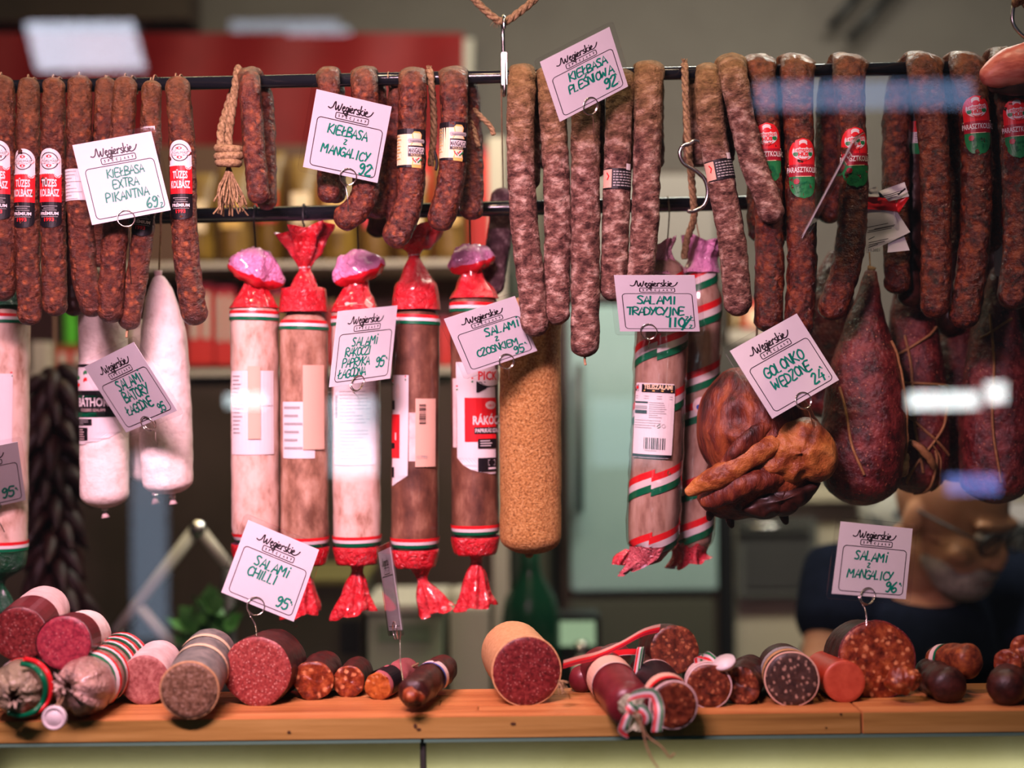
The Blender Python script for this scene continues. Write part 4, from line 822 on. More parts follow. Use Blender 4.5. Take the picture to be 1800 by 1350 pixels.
R2, T2 = salami('big white mould salami tapering to its tied top, in front of the dark gap', (288, 500), (294, 870), 94, m_white, Y=.105, group='white mould salamis', c0=0, w0=20)
# taper the shoulders
R2c = [c for c in R2.children][0]; bpy.data.objects.remove(R2c)
k = sc(.105); T2 = Tube([(P(278, 484, .105), 7*k), (P(280, 500, .105), 17*k), (P(284, 540, .105), 30*k), (P(288, 600, .105), 40*k), (P(291, 700, .105), 44*k), (P(293, 800, .105), 45*k), (P(296, 869, .105), 43*k)], n=56, seg=36, cap0=.6, cap1=.5, lump=(.0012, 60), seed=5); T2.px = 290
T2.build('casing', m_white, R2)
mb = MB(); a = P(278, 490, .105); mb.bar(a, a+Vector((0, 0, .010)), .0042, 10, r2=.0052); mb.build('end_clip', m_lilac, R2); clipend(R2, 303, 868, .105, .9)
string('hanging_string', [a+Vector((.001, 0, .006)), Vector((a.x+.002, .112, lrz(283)-.02)), Vector((a.x+.002, SY-.0105, lrz(283))), Vector((a.x+.002, SY, lrz(283)+.0105)), Vector((a.x+.002, SY+.0105, lrz(283)))], .0012, m_cord, R2)
R3, T3 = salami('pale salami half hidden behind the big white one', (256, 560), (262, 850), 66, m_white, Y=.17, group='white mould salamis', c0=1.2); clipend(R3, 272, 866, .17)
string('hanging_string', [P(256, 562, .17), Vector((P(256, 500, .17).x, .15, lrz(256)-.03)), Vector((P(256, 500, .17).x, SY+.0105, lrz(256))), Vector((P(256, 500, .17).x, SY, lrz(256)+.0105)), Vector((P(256, 500, .17).x, SY-.0105, lrz(256)))], .001, m_cord, R3)
# five film-wrapped ones
F1, t1 = film_salami('pale film-wrapped salami with lilac folded top, first of the red-ended five from the left', 447, 450, 515, (449, 474, 47, .42), 955, m_pale, 'mush', 4, 546, 930, (452, 985, 455, 1040), 6, (450, 440))
sheet(F1, t1, 645, 145, -42, 42, m_pwhite, art=lambda p, k: (lines(p, k, -36, -8, 8, 110, 7, 4), p.rect(10*k, 60*k, 40*k, 61*k, m_greyp))); sheet(F1, t1, 642, 126, -4, 16, m_peach, name='sticker', off=.0026)
F2, t2 = film_salami('tan film-wrapped salami with a flared red twist on top, second of the five', 534, 536, 540, (534, 402, 536, 474), 970, m_tan, 'twist', 8, 557, 936, (534, 1000, 530, 1080), 6, (535, 404))
sheet(F2, t2, 700, 98, -36, 24, m_pwhite, art=lambda p, k: lines(p, k, -32, 18, 8, 90, 14, 4)); sheet(F2, t2, 640, 146, 4, 42, m_peach, name='sticker', off=.0026)
F3, t3 = film_salami('film-wrapped salami with lilac folded top behind the paprika salami tag', 625, 628, 515, (628, 474, 44, -.30), 970, m_pale, 'mush', 12, 553, 935, (628, 1002, 622, 1078), 8, (630, 452))
sheet(F3, t3, 660, 150, -42, 42, m_pwhite, art=lambda p, k: (lines(p, k, -26, 30, 22, 78, 6, 5), lines(p, k, -26, 30, 90, 140, 6, 6), barcode(p, k, -36, 30, -30, 70, 4, False)))
F4, t4 = film_salami('brown film-wrapped salami with a flared red twist, white label at its left edge', 731, 729, 530, (728, 404, 728, 452), 972, m_brown, 'twist', 17, 553, 940, (742, 1018, 770, 1074), 10, None)
def art4(p, k):
    for i, m in enumerate((m_red, m_pwhite, m_pgreen)): p.stroke([(-44*k, (10+i*3)*k), (-14*k, (2+i*3)*k)], 3*k, m)
    p.rect(-46*k, 68*k, -25*k, 144*k, m_red); p.rect(-46*k, 44*k, -37*k, 60*k, m_pblack); p.ellipse(-30*k, 28*k, 5*k, 14*k, m_lilac); p.layer = 1; p.type('I', -34*k, 112*k, 12*k, m_pwhite, bold=.04); p.rect(-46*k, 118*k, -36*k, 128*k, m_pblack); p.rect(-46*k, 160*k, -38*k, 178*k, m_pblack)
sheet(F4, t4, 656, 0, 0, 0, m_pwhite, art=art4, shape=[(0, -46, -9), (100, -46, -9), (174, -46, -10), (186, -46, -30), (193, -46, -44)])
sheet(F4, t4, 718, 84, -8, 4, m_lilac, name='sticker'); sheet(F4, t4, 697, 118, 3, 40, m_peach, name='sticker', off=.0024, art=lambda p, k: (barcode(p, k, 9, 10, 20, 44, 7, False), p.type('0/795', 14*k, 104*k, 6*k, m_greyp, wmax=20*k)))
F5, t5 = film_salami('brown film-wrapped salami with a big red-square label beside the golden salami', 833, 836, 500, (826, 458, 38, -.25), 950, m_brown, 'mush', 23, 529, 918, (838, 985, 834, 1066), 5, (827, 440))
def art5(p, k):
    for i, m in enumerate((m_red, m_pwhite, m_pgreen)): p.stroke([(-32*k, (22+i*3)*k), (-2*k, (8+i*3)*k)], 3*k, m)
    p.rows([(14*k, 4*k, 42*k), (22*k, 4*k, 42*k), (28*k, 4*k, 18*k), (33*k, 4*k, 8*k)], m_pblack); p.layer = 1; p.ellipse(30*k, 6*k, 28*k, 16*k, m_pwhite); p.layer = 2; p.type('PICK', 26*k, 11*k, 15*k, m_red, bold=.03, wmax=38*k); p.layer = 1
    p.rect(-16*k, 42*k, 42*k, 118*k, m_red); p.layer = 2; p.ellipse(30*k, 55*k, 11*k, 7*k, m_lilac); p.layer = 3; p.type('1869', 30*k, 58*k, 5*k, m_red, wmax=16*k)
    p.type('RÁKÓCZI', -2*k, 88*k, 15*k, m_pwhite, al='l', bold=.03, wmax=60*k); p.layer = 2; p.rect(0, 93*k, 42*k, 105*k, m_pblack); p.rect(6*k, 113*k, 42*k, 130*k, m_pblack); p.rect(6*k, 146*k, 42*k, 170*k, m_pblack)
    p.layer = 4; p.type('PAPRIKÁS SZALÁMI', 2*k, 102*k, 7*k, m_pwhite, al='l', bold=.02, wmax=56*k); lines(p, k, 10, 38, 116, 128, 4.2, 3, m_pwhite); p.stroke([(24*k, 150*k), (38*k, 150*k), (38*k, 159*k), (24*k, 159*k)], .8*k, m_pwhite, closed=True); p.rect(24*k, 163*k, 40*k, 166*k, m_pwhite)
sheet(F5, t5, 655, 0, 0, 0, m_pwhite, art=art5, shape=[(-20, -34, 42), (0, -34, 42), (60, -32, 42), (120, -32, 42), (146, -32, 42), (158, -20, 42), (166, -6, 42), (171, 10, 42), (174, 30, 42)])
sheet(F5, t5, 663, 120, -44, -33, m_lilac, name='sticker')
# golden garlic salami
RG, TG = salami('golden crumb-coated garlic salami, thickest of the row, left of the centre gap', (932, 520), (933, 974), 108, m_gold, Y=.10, lump=.0010, c0=.7, c1=.55, name='garlic_salami')
string('hanging_string', [P(932, 524, .10), Vector((P(932, 500, .1).x, .115, lrz(932)-.05)), Vector((P(932, 500, .1).x, SY-.0105, lrz(932))), Vector((P(932, 500, .1).x, SY, lrz(932)+.0105)), Vector((P(932, 500, .1).x, SY+.0105, lrz(932)))], .0012, m_cord, RG)
mb = MB(); a = P(930, 976, .10); mb.bar(a+Vector((0, 0, .001)), a+Vector((0, 0, -.003)), .006, 10, r2=.003); mb.build('end_knot', m_gold, RG)
# winter salamis with tricolour spirals
def spiral(root, t, py, Y, slope, seam=None, h=12.5):
    k = sc(Y); a0 = t.a_of_z(P(t.px, py, Y).z)
    segs = ((-1.75, seam+.12, 8*k), (seam, 1.75, 0)) if seam is not None else ((-1.75, 1.75, 0),)
    mb = MB(); n = 18
    for q, (g0, g1, da) in enumerate(segs):
        for i in range(3):
            vs_ = []
            for e in (0, 1):
                for j in range(n+1): th = g0+(g1-g0)*j/n; vs_.append(t.point(a0-da-slope*k*th+(i+e)*h*k, th, .0010+.0004*q, lump=False))
            mb.add(vs_, [(j, n+1+j, n+2+j, j+1) for j in range(n)], i)
    mb.build('tricolour_ribbon', [m_red, m_pwhite, m_dgreen], root)
def winter(label, x0, y0, x1, y1, w, Y, seam, bands, seed, slope=18):
    k = sc(Y); r = w*k/2
    root = thing('winter_salami', label, 'salami', P(x0, y0, Y), 'winter salamis in tricolour wrapping')
    c = [(P(x0+6, y0, Y), r*.55), (P(x0+2, y0+40, Y), r*.8)]+[(P(x0+(x1-x0)*t, y0+80+(y1-y0-80)*t, Y), r) for t in (.0, .3, .6, .9)]+[(P(x1, y1, Y), r*.86)]
    t = Tube(c, n=50, seg=30, cap0=.8, cap1=.6, lump=(.0008, 50), seed=seed); t.px = (x0+x1)/2; t.build('casing', m_winter, root)
    for b in bands: t.px = x0+(x1-x0)*(b-y0)/(y1-y0); spiral(root, t, b, Y, slope, seam)
    # crinkled cling film over the casing
    mb = MB(); s2 = Tube(c, n=40, seg=30, cap0=.8, cap1=.6, lump=(.0016, 70), seed=seed+9); s2.mesh(mb, off=.0022); mb.build('cling_film', m_cling, root)
    return root, t
RW, TW = winter('winter salami in cling film with spiral tricolour ribbons and a barcode label', 1166, 452, 1146, 975, 88, .075, -.25, (490, 586, 690, 822, 935), 3)
TW.px = 1152
film_ring(RW, 'gathered_film_end', [(1168, 424, 22, .3, 8), (1166, 444, 14, .25, 3), (1166, 462, 22, .12), (1164, 485, 34, .06)], film2('rosy_film', (.66, .30, .40), (.66, .34, .5)), seed=6, Y=.075)
string('hanging_string', [P(1170, 462, .075), Vector((P(1178, 400, .09).x, .10, lrz(1178)-.02)), Vector((P(1180, 400, .09).x, SY-.0105, lrz(1180))), Vector((P(1180, 400, .09).x, SY, lrz(1180)+.0102)), Vector((P(1180, 400, .09).x, SY+.0105, lrz(1180)))], .0009, m_cord, RW)
def artw(p, k):
    p.rect(-24*k, 2*k, 30*k, 16*k, m_pblack); p.rect(-38*k, 3*k, -30*k, 14*k, m_pblack); p.ellipse(-33*k, 8*k, 5*k, 6*k, m_pwhite, 8); p.layer = 1; p.ellipse(-33*k, 8*k, 2.6*k, 3*k, m_red, 6)
    p.type('TÉLISZALÁMI', 3*k, 10*k, 8*k, m_cream, bold=.03, wmax=46*k); p.rect(-20*k, 12*k, 26*k, 14*k, m_gold2, 3, 1); p.layer = 0
    lines(p, k, -36, 28, 22, 30, 4, 2); p.rect(-37*k, 32*k, -12*k, 35*k, m_pblack); p.rect(-37*k, 39*k, -13*k, 45*k, m_greyp); p.rect(-37*k, 47*k, -13*k, 53*k, m_pblack); lines(p, k, -10, 18, 33, 60, 3.6, 5); lines(p, k, -36, 14, 64, 78, 4.2, 6)
    p.stroke([(4*k, 74*k), (8*k, 70*k), (9*k, 75*k), (5*k, 77*k)], 1.2*k, m_dgreen); p.stroke([(14*k+3*k*cos(i), 73*k+3.4*k*sin(i)) for i in range(6)], .7*k, m_greyp, closed=True)
    barcode(p, k, -16, 94, 20, 114, 3); lines(p, k, -14, 16, 116, 118, 3, 4); p.rect(-39*k, 123*k, 29*k, 128*k, m_pblack)
sheet(RW, TW, 672, 0, 0, 0, m_pwhite, art=artw, Y=.075, off=.0032, ang=-.22, shape=[(0, -36, 28), (3, -38, 31), (60, -39, 31), (122, -39, 30), (127, -39, 28), (129, -36, 24)])
a_ = Art(tubepatch(TW, TW.a_of_z(P(1180, 824, .075).z), .42), .0018); a_.stroke([(3*cos(i*.9)*sc(), 4*sin(i*.9)*sc()) for i in range(6)], 1.4*sc(), m_dgreen); a_.build('recycling_mark', RW)
film_ring(RW, 'torn_film_end', [(1144, 958, 38, .06), (1136, 980, 30, .22), (1124, 992, 26, .35, 6), (1112, 1000, 24, .4, 10)], film2('torn_tricolour_film', (.52, .10, .12), (.5, .28, .36)), seed=9, Y=.07)
m_t2 = film2('torn_film', (.55, .03, .05), (.6, .3, .4))
film_ring(RW, 'torn_film_flap', [(1106, 966, 7, .4), (1094, 976, 12, .4), (1086, 992, 11, .5)], m_t2, seed=14, Y=.068, k_=3)
RX, TX = winter('winter salami in tricolour wrapping, hidden behind the barcode one', 1230, 458, 1214, 968, 76, .125, None, (470, 536, 640, 700, 832, 905), 7, 16)
film_ring(RX, 'gathered_film_end', [(1236, 422, 36, .3, -8), (1236, 440, 30, .25, -4), (1234, 456, 24, .12), (1230, 480, 34, .06)], m_pinkfilm, seed=16, Y=.125)
film_ring(RX, 'torn_film_end', [(1214, 950, 34, .06), (1212, 972, 26, .25), (1212, 990, 31, .4, 8)], m_t2, seed=19, Y=.125)
string('hanging_string', [P(1236, 452, .125), Vector((P(1222, 400, .12).x, SY-.012, lrz(1222)-.02)), Vector((P(1222, 400, .12).x, SY-.0105, lrz(1222))), Vector((P(1222, 400, .12).x, SY, lrz(1222)+.0102)), Vector((P(1222, 400, .12).x, SY+.0105, lrz(1222)))], .0009, m_cord, RX)
a_ = Art(tubepatch(TX, TX.a_of_z(P(1222, 708, .125).z), .1), .0030); k = sc(); a_.ellipse(0, 0, 15*k, 17*k, m_lilac); a_.layer = 1; a_.ellipse(-5*k, 2*k, 4*k, 5*k, m_blue); a_.ellipse(4*k, -4*k, 3*k, 4*k, m_blue); a_.ellipse(5*k, 7*k, 3*k, 3*k, m_blue); a_.build('round_seal', RX)
# ------------------------------------------------------------------ big pear-shaped salamis and the smoked hock
def pear(label, prof, Y, mat, seed, netting=None, tieY=None, hooky=None):
    k = sc(Y); ctrl = [(P(x, y, Y), r*k) for x, y, r in prof]
    t = Tube(ctrl, n=60, seg=40, cap0=.6, cap1=.75, lump=(.0022, 34), seed=seed); root = thing('pear_salami', label, 'salami', P(prof[0][0], prof[0][1], Y), 'dark pear-shaped salamis'); t.build('casing', mat, root)
    if netting:
        for (ths, a0, a1, wob) in netting:
            pts = []
            for i in range(17):
                f = i/16; a = t.len*(a0+(a1-a0)*f); th = ths[0]+(ths[1]-ths[0])*f+wob*sin(f*7); pts.append(t.point(a, th, .0012))
            string('netting_cord', pts, .0017 if wob < .1 else .001, m_cord2, root, dens=3)
    return root, t
m_cord2 = M('dark_netting_cord', [(.22, .10, .035), (.34, .17, .06)], 300, rough=.6, bump=.4)
N1, n1 = pear('large dark pear-shaped salami right of the smoked hock tag', [(1530, 474, 8), (1529, 496, 15), (1526, 530, 24), (1522, 590, 44), (1520, 660, 62), (1518, 740, 72), (1514, 820, 71), (1510, 889, 56)], .07, m_pear, 31, netting=[((-.9, -.2), .50, .86, .05), ((.9, 1.5), .3, .8, .08)])
mb = MB(); a = P(1530, 478, .07); mb.bar(a, a+Vector((.002, 0, .006)), .004, 10, r2=.0055); mb.build('tied_tip', m_cord, N1)
string('hanging_string', [a+Vector((0, 0, .002)), Vector((a.x, .085, lrz(1528)-.02)), Vector((a.x, LY-.0105, lrz(1528))), Vector((a.x, LY, lrz(1528)+.0103)), Vector((a.x, LY+.0105, lrz(1528)))], .0009, m_cord, N1)
N2, n2 = pear('dark pear-shaped salami in cord netting, behind the large one', [(1585, 470, 8), (1588, 500, 17), (1598, 540, 34), (1606, 600, 44), (1610, 680, 52), (1612, 760, 55), (1610, 820, 54), (1606, 868, 42)], .135, m_pear, 33, netting=[((-.4, 1.3), .09, .22, .02), ((-1.2, .9), .40, .28, .03), ((-1.3, 1.2), .50, .53, .03), ((-.9, .9), .62, .82, .04), ((.9, -.6), .62, .95, .06), ((.2, .9), .78, .98, .1), ((.3, .4), .8, 1., .05), ((-.6, -.1), .3, .9, .07)])
mb = MB(); a = P(1580, 486, .12); t = Tube([(P(1572, 470, .125), .006), (P(1578, 478, .11), .011), (P(1590, 480, .105), .009), (P(1596, 482, .105), .003)], n=20, seg=14, lump=(.0025, 120), seed=4); t.build('casing_knot', M('casing_knot', [(.16, .03, .015), (.34, .10, .05)], 90, rough=.4, bump=.4), N2)
for dx in (-3, 3): string('hanging_string', [P(1576+dx*.3, 474, .125), Vector((P(1570+dx, 440, .125).x, LY-.0105, lrz(1570))), Vector((P(1570+dx, 440, .125).x, LY, lrz(1570)+.0103)), Vector((P(1570+dx, 440, .125).x, LY+.0105, lrz(1570)))], .0008, m_hook, N2)
t = Tube([(P(1586, 838, .075), .0055), (P(1588, 822, .071), .0068), (P(1592, 806, .072), .0045), (P(1594, 798, .078), .002)], n=16, seg=10, lump=(.0012, 160), seed=3); t.build('knotted_end', M('dried_casing_end', [(.2, .11, .04), (.42, .26, .12)], 200, rough=.6, bump=.4), N2)
t = Tube([(P(1598, 774, .075), .002), (P(1616, 786, .070), .0045), (P(1634, 806, .074), .0048), (P(1642, 824, .082), .003)], n=16, seg=10, lump=(.001, 160), seed=6); t.build('casing_fold', m_cord2, N2)
N3, n3 = pear('dark pear-shaped salami in the deep shadow at the right edge', [(1752, 470, 8), (1752, 510, 22), (1752, 580, 44), (1752, 680, 58), (1750, 780, 62), (1748, 850, 58), (1746, 886, 46)], .12, m_pear, 37, netting=[((-.9, .3), .3, .22, .04), ((-.6, -.2), .2, .9, .08)])
N4, n4 = pear('dark pear-shaped salami glimpsed between two farmhouse sausages', [(1466, 440, 8), (1462, 480, 26), (1456, 540, 46), (1452, 620, 52), (1450, 700, 48), (1450, 735, 34)], .19, m_pear, 41)
N5, n5 = pear('dark pear-shaped salami in the black gap right of the netted one', [(1682, 500, 8), (1682, 540, 24), (1682, 600, 42), (1682, 700, 54), (1682, 790, 56), (1682, 848, 40)], .20, m_pear, 43)
for o_, x, Y in ((N3, 1752, .12), (N4, 1466, .19), (N5, 1682, .20)):
    a = P(x, {1752: 470, 1466: 442, 1682: 502}[x], Y); string('hanging_string', [a, Vector((a.x, LY+(.0105 if Y > .15 else -.0105), lrz(x))), Vector((a.x, LY, lrz(x)+.0103)), Vector((a.x, LY-(.0105 if Y > .15 else -.0105), lrz(x)))], .0009, m_cord, o_)
def blob(name, root, outline, cen, depth, Y, mat, folds, amp, seed, nphi=26, front=1.0):
    """A closed lump whose outline seen from the front follows the points; folds = ridge frequency."""
    k = sc(Y); ang = sorted((atan2(-(y-cen[1]), x-cen[0]), sqrt((x-cen[0])**2+(y-cen[1])**2)) for x, y in outline)
    def R(t):
        t = (t+pi) % (2*pi)-pi
        for i in range(len(ang)):
            a0, r0 = ang[i-1]; a1, r1 = ang[i]
            if i == 0: a0 -= 2*pi
            if a0 <= t <= a1: return r0+(r1-r0)*(t-a0)/max(a1-a0, 1e-6)
        a0, r0 = ang[-1]; a1, r1 = ang[0]; a1 += 2*pi
        return r0+(r1-r0)*(t-a0)/(a1-a0)
    seg = 72; c = P(cen[0], cen[1], Y); mb = MB(); vs_ = []
    for i in range(nphi+1):
        ph = -pi/2+pi*i/nphi; cr = cos(ph)**.8 if cos(ph) > 0 else 0; y = -sin(ph)
        for j in range(seg):
            th = 2*pi*j/seg; r = R(th)*cr*k; q = Vector((r*cos(th), 0, r*sin(th)))
            dy = -y*depth*k*(.55+.45*min(1, R(th)/90))*-1
            v = c+q+Vector((0, dy, 0))
            w = v*folds[0]; n = 1-abs(noise.noise(Vector((w.x*1.0+w.z*.8+seed, w.y, w.z*1.0-w.x*.8))))*2.2; n2 = noise.noise(v*folds[1]+Vector((seed, 0, 0)))
            inner = 1-cr**6
            v = v+(v-c).normalized()*(n*amp*.6+n2*amp*.5)*inner+Vector((0, -(n*amp*.9), 0))*inner
            vs_.append(v)
    fs = [(i*seg+j, i*seg+(j+1) % seg, (i+1)*seg+(j+1) % seg, (i+1)*seg+j) for i in range(nphi) for j in range(seg)]
    mb.add(vs_, fs); o = mb.build(name, mat, root)
    bm = bmesh.new(); bm.from_mesh(o.data); bmesh.ops.remove_doubles(bm, verts=bm.verts, dist=1e-6); bmesh.ops.recalc_face_normals(bm, faces=bm.faces); bm.to_mesh(o.data); bm.free(); return o
HK = thing('smoked_hock', 'smoked pork hock with dark red rind and orange fat, under the tilted tag', 'ham hock', P(1340, 650, .03))
blob('rind', HK, [(1279, 648), (1258, 667), (1234, 700), (1226, 747), (1231, 792), (1246, 818), (1232, 850), (1222, 872), (1232, 890), (1250, 905), (1282, 914), (1314, 910), (1356, 905), (1392, 890), (1420, 865), (1446, 834), (1458, 800), (1452, 770), (1430, 730), (1404, 690), (1360, 660), (1314, 645)], (1335, 785), 88, .03, m_ham, (22, 60), .0065, 3)
blob('exposed_fat', HK, [(1318, 800), (1334, 772), (1362, 750), (1392, 738), (1425, 734), (1450, 754), (1470, 786), (1473, 816), (1458, 840), (1436, 850), (1414, 842), (1390, 852), (1362, 846), (1338, 838), (1322, 824)], (1400, 794), 42, -.016, m_hamfat, (30, 120), .0040, 11)
blob('shaded_hollow', HK, [(1318, 872), (1340, 858), (1380, 852), (1420, 846), (1444, 846), (1430, 870), (1404, 892), (1364, 906), (1322, 908), (1300, 896)], (1370, 876), 34, -.006, m_hamdark, (40, 90), .003, 9)
for pts_, rs_, m_ in (([(1205, 868, -.016), (1234, 852, -.022), (1272, 832, -.030), (1312, 806, -.033), (1352, 784, -.034), (1392, 768, -.024)], (.004, .010, .0130, .0125, .012, .006), m_hamfat), ([(1232, 884, -.012), (1268, 872, -.024), (1308, 852, -.031), (1350, 840, -.030), (1392, 838, -.018)], (.005, .011, .0125, .011, .006), m_ham), ([(1262, 830, -.026), (1290, 796, -.036), (1326, 764, -.034), (1366, 744, -.024)], (.004, .0085, .010, .005), m_ham)):
    t = Tube([(P(*q), r, r*.8) for q, r in zip(pts_, rs_)], n=44, seg=22, cap0=.9, cap1=.9, lump=(.0026, 60), seed=int(pts_[0][0])); t.build('meat_fold', m_, HK)
for i, (x, y, dx, dy) in enumerate(((1282, 915, 6, 14), (1376, 908, 8, 14), (1250, 902, -4, 14))):
    t = Tube([(P(x, y-8, .02), .006), (P(x+dx*.5, y+dy*.4, .02), .0045), (P(x+dx, y+dy, .02), .002)], n=14, seg=10, lump=(.001, 120), seed=i); t.build('meat_tag', m_hamdark, HK)
string('hanging_cord', [P(1318, 655, .05), P(1330, 600, .08), Vector((P(1336, 500, .1).x, LY-.0108, lrz(1336))), Vector((P(1336, 500, .1).x, LY, lrz(1336)+.0105)), Vector((P(1336, 500, .1).x, LY+.0108, lrz(1336)))], .0013, m_cord, HK)
# pink cured slab entering at the upper right
SL = thing('cured_meat_piece', 'pink fibrous piece of cured meat at the upper right edge, over the last sausage', 'cured meat', P(1800, 60, -.02))
t = Tube([(P(1726, 146, -.025), .008, .008), (P(1742, 134, -.03), .015, .014), (P(1770, 121, -.03), .0215, .019), (P(1810, 110, -.03), .024, .021), (P(1870, 88, -.03), .028, .022), (P(1930, 66, -.03), .027, .02)], n=30, seg=26, cap0=.9, cap1=.6, lump=(.0014, 60), seed=3); t.build('meat', m_slab, SL)
t = Tube([(P(1737, 152, -.022), .006), (P(1764, 148, -.022), .0115), (P(1806, 142, -.022), .016), (P(1870, 128, -.022), .019), (P(1930, 112, -.022), .018)], n=30, seg=20, cap0=.8, cap1=.6, lump=(.001, 60), seed=5); t.build('shaded_underside', m_slabd, SL)  # dark body below the slab: its shaded underside, put in as colour
string('hanging_cord', [P(1850, 66, -.03), P(1850, 30, -.01), Vector((P(1850, 66, RY).x, RY-RR-.002, rail_z(1850)+.03)), Vector((P(1850, 66, RY).x, RY, rail_z(1850)+RR+.0014)), Vector((P(1850, 66, RY).x, RY+RR+.0012, rail_z(1850)))], .0012, m_cord, SL)
# folded paper slip
PS = thing('paper_slip', 'crumpled white paper slip with red band, hung beside the farmhouse sausage', 'label slip', P(1560, 330, .06), None)
def slip(name, poly, Y, mat, folds=.0016, seed=0, root=PS, n=9):
    (x0, y0), (x1, y1), (x2, y2), (x3, y3) = poly; mb = MB(); vs_ = []
    for i in range(n+1):
        for j in range(n+1):
            u, v = j/n, i/n; x = (x0*(1-u)+x1*u)*(1-v)+(x3*(1-u)+x2*u)*v; y = (y0*(1-u)+y1*u)*(1-v)+(y3*(1-u)+y2*u)*v
            vs_.append(P(x, y, Y+folds*noise.noise(Vector((u*2.4+seed, v*2.4, seed)))*2))
    mb.add(vs_, [(i*(n+1)+j, (i+1)*(n+1)+j, (i+1)*(n+1)+j+1, i*(n+1)+j+1) for i in range(n) for j in range(n)]); o = mb.build(name, mat, root); return o
slip('paper_sheet', [(1521, 366), (1568, 358), (1600, 408), (1522, 446)], 0.0190, m_paper, seed=1)
slip('paper_sheet', [(1566, 358), (1574, 374), (1599, 440), (1560, 444)], 0.0195, m_paper, seed=1)
slip('red_band', [(1521, 344), (1572, 350), (1584, 372), (1521, 367)], 0.0170, m_red, seed=2)
slip('paper_fold', [(1545, 336), (1590, 320), (1598, 345), (1562, 354)], 0.0120, m_paper, seed=3); slip('red_fold', [(1586, 340), (1598, 348), (1580, 374), (1574, 360)], 0.0140, m_red, .001, seed=4)
slip('paper_fold', [(1521, 334), (1540, 328), (1546, 346), (1521, 346)], 0.0150, m_paper, .001, seed=5)
a = Art(lambda u, v, off: P(1521+u, 320+v, .015-off), .004)
for y, x0, x1 in ((76, 4, 40), (79, 16, 52), (82, 6, 50), (85, 4, 46), (97, 6, 16), (103, 6, 40), (107, 6, 34), (111, 6, 22)): a.stroke([(x0, y+4-.02*x0), (x1, y-.1*(x1-x0))], 1.3, m_ink)
a.type('11.2021', 6, 122, 5, m_ink, al='l', bold=.02); a.build('print', PS)
a = Art(lambda u, v, off: P(1521+u, 320+v, .006-off), .002)
for y in (22, 25): a.stroke([(30, y+3), (46, y-1), (64, y-7)], 1.4, m_ink)
a.stroke([(58, 22), (70, 12)], 3, m_ink); a.build('print', PS)
for dx in (0, 8): string('string', [P(1530+dx, 368, .048), P(1534+dx*.7, 345, .04), P(1537+dx*.3, 330, .05), Vector((P(1536, 330, .08).x, LY-.0108, lrz(1536)))], .0007, m_cord, PS)
o = thing('paper_slip', 'narrow white and red paper slip between the two last farmhouse sausages', 'label slip', P(1758, 370, .06)); slip('paper_sheet', [(1747, 395), (1769, 400), (1768, 488), (1748, 484)], .055, m_paper, .001, 3, o); slip('red_band', [(1747, 368), (1769, 372), (1769, 401), (1747, 396)], .055, m_red, .001, 3, o); string('string', [P(1758, 372, .055), P(1758, 350, .06), Vector((P(1758, 350, LY).x, LY-.0108, lrz(1758)))], .0007, m_cord, o)
a = Art(lambda u, v, off: P(1749+u, 400+v, .054-off), .001); a.stroke([(1, 20), (12, 22)], 1.2, m_ink); a.stroke([(3, 27), (8, 29), (6, 34)], 1.4, m_ink); a.build('print', o)
# ------------------------------------------------------------------ price tags
H = .098
price_tag('price tag of the extra hot sausage, in front of the spicy sausages at upper left', ((127, 256), (266, 230), (300, 370), (162, 395)), -.03,
  [('KIEŁBASA', .33, .475, .10, .62), ('EXTRA', .37, .615, .10, .66), ('PIKANTNA', .245, .765, .105, .70), ('69', .72, .925, .125, .60), ('~', .875, .84, .05), ('z', .885, .945, .075)], ring=.43, pin=(231, 500), pinY=-.012)
price_tag('price tag of the mangalica sausage, tilted, in front of the J-shaped dark sausage', ((557, 157), (688, 187), (664, 322), (532, 293)), -.03,
  [('KIEŁBASA', .235, .50, .115, .60), ('z', .46, .60, .085), ('MANGALICY', .19, .76, .115, .63), ('92', .72, .935, .14, .62), ('~', .885, .87, .055), ('.', .90, .935, .06)], ring=.60, pin=(612, 372), pinY=-.012)
price_tag('price tag of the mouldy sausage, leaning, at the top above the rail', ((948, 110), (1072, 46), (1103, 153), (985, 213)), -.05,
  [('KIEŁBASA', .29, .50, .125, .56), ('PLEŚNIOWA', .24, .68, .125, .52), ('92', .70, .88, .16, .55), ('~', .87, .77, .06), ('.', .89, .86, .07)], ring=.44, s2=.35, pin=(1046, 262), pinY=-.0)
price_tag('price tag of the mild salami, leaning in front of the two white salamis', ((148, 645), (235, 601), (312, 722), (222, 760)), .015,
  [('SALAMi', .31, .485, .13, .66), ('BATORY', .31, .65, .13, .62), ('ŁAGODNE', .22, .81, .12, .60), ('95', .74, .93, .11, .60)], ring=.44, s1=-1, pin=(280, 788), pinY=.085)
price_tag('price tag of the mild paprika salami, in front of the third red-ended salami', ((592, 548), (700, 536), (684, 666), (580, 680)), .03,
  [('SALAMi', .29, .50, .11, .70), ('RAKOCZI', .20, .63, .11, .58), ('PAPRYKA', .17, .77, .11, .58), ('ŁAGODNA', .12, .905, .11, .58), ('95', .72, .82, .13, .58), ('~', .885, .76, .06)], ring=.45, s2=-1, pin=(632, 712), pinY=.086)
price_tag('price tag of the garlic salami, leaning over the golden salami', ((779, 562), (906, 519), (943, 618), (823, 657)), .005,
  [('SALAMi', .42, .50, .13, .66), ('z', .52, .62, .10), ('CZOSNKIEM', .22, .78, .115, .56), ('95', .70, .93, .125, .60), ('~', .87, .86, .07)], ring=.55, s2=.35, pin=(896, 668), pinY=.060)
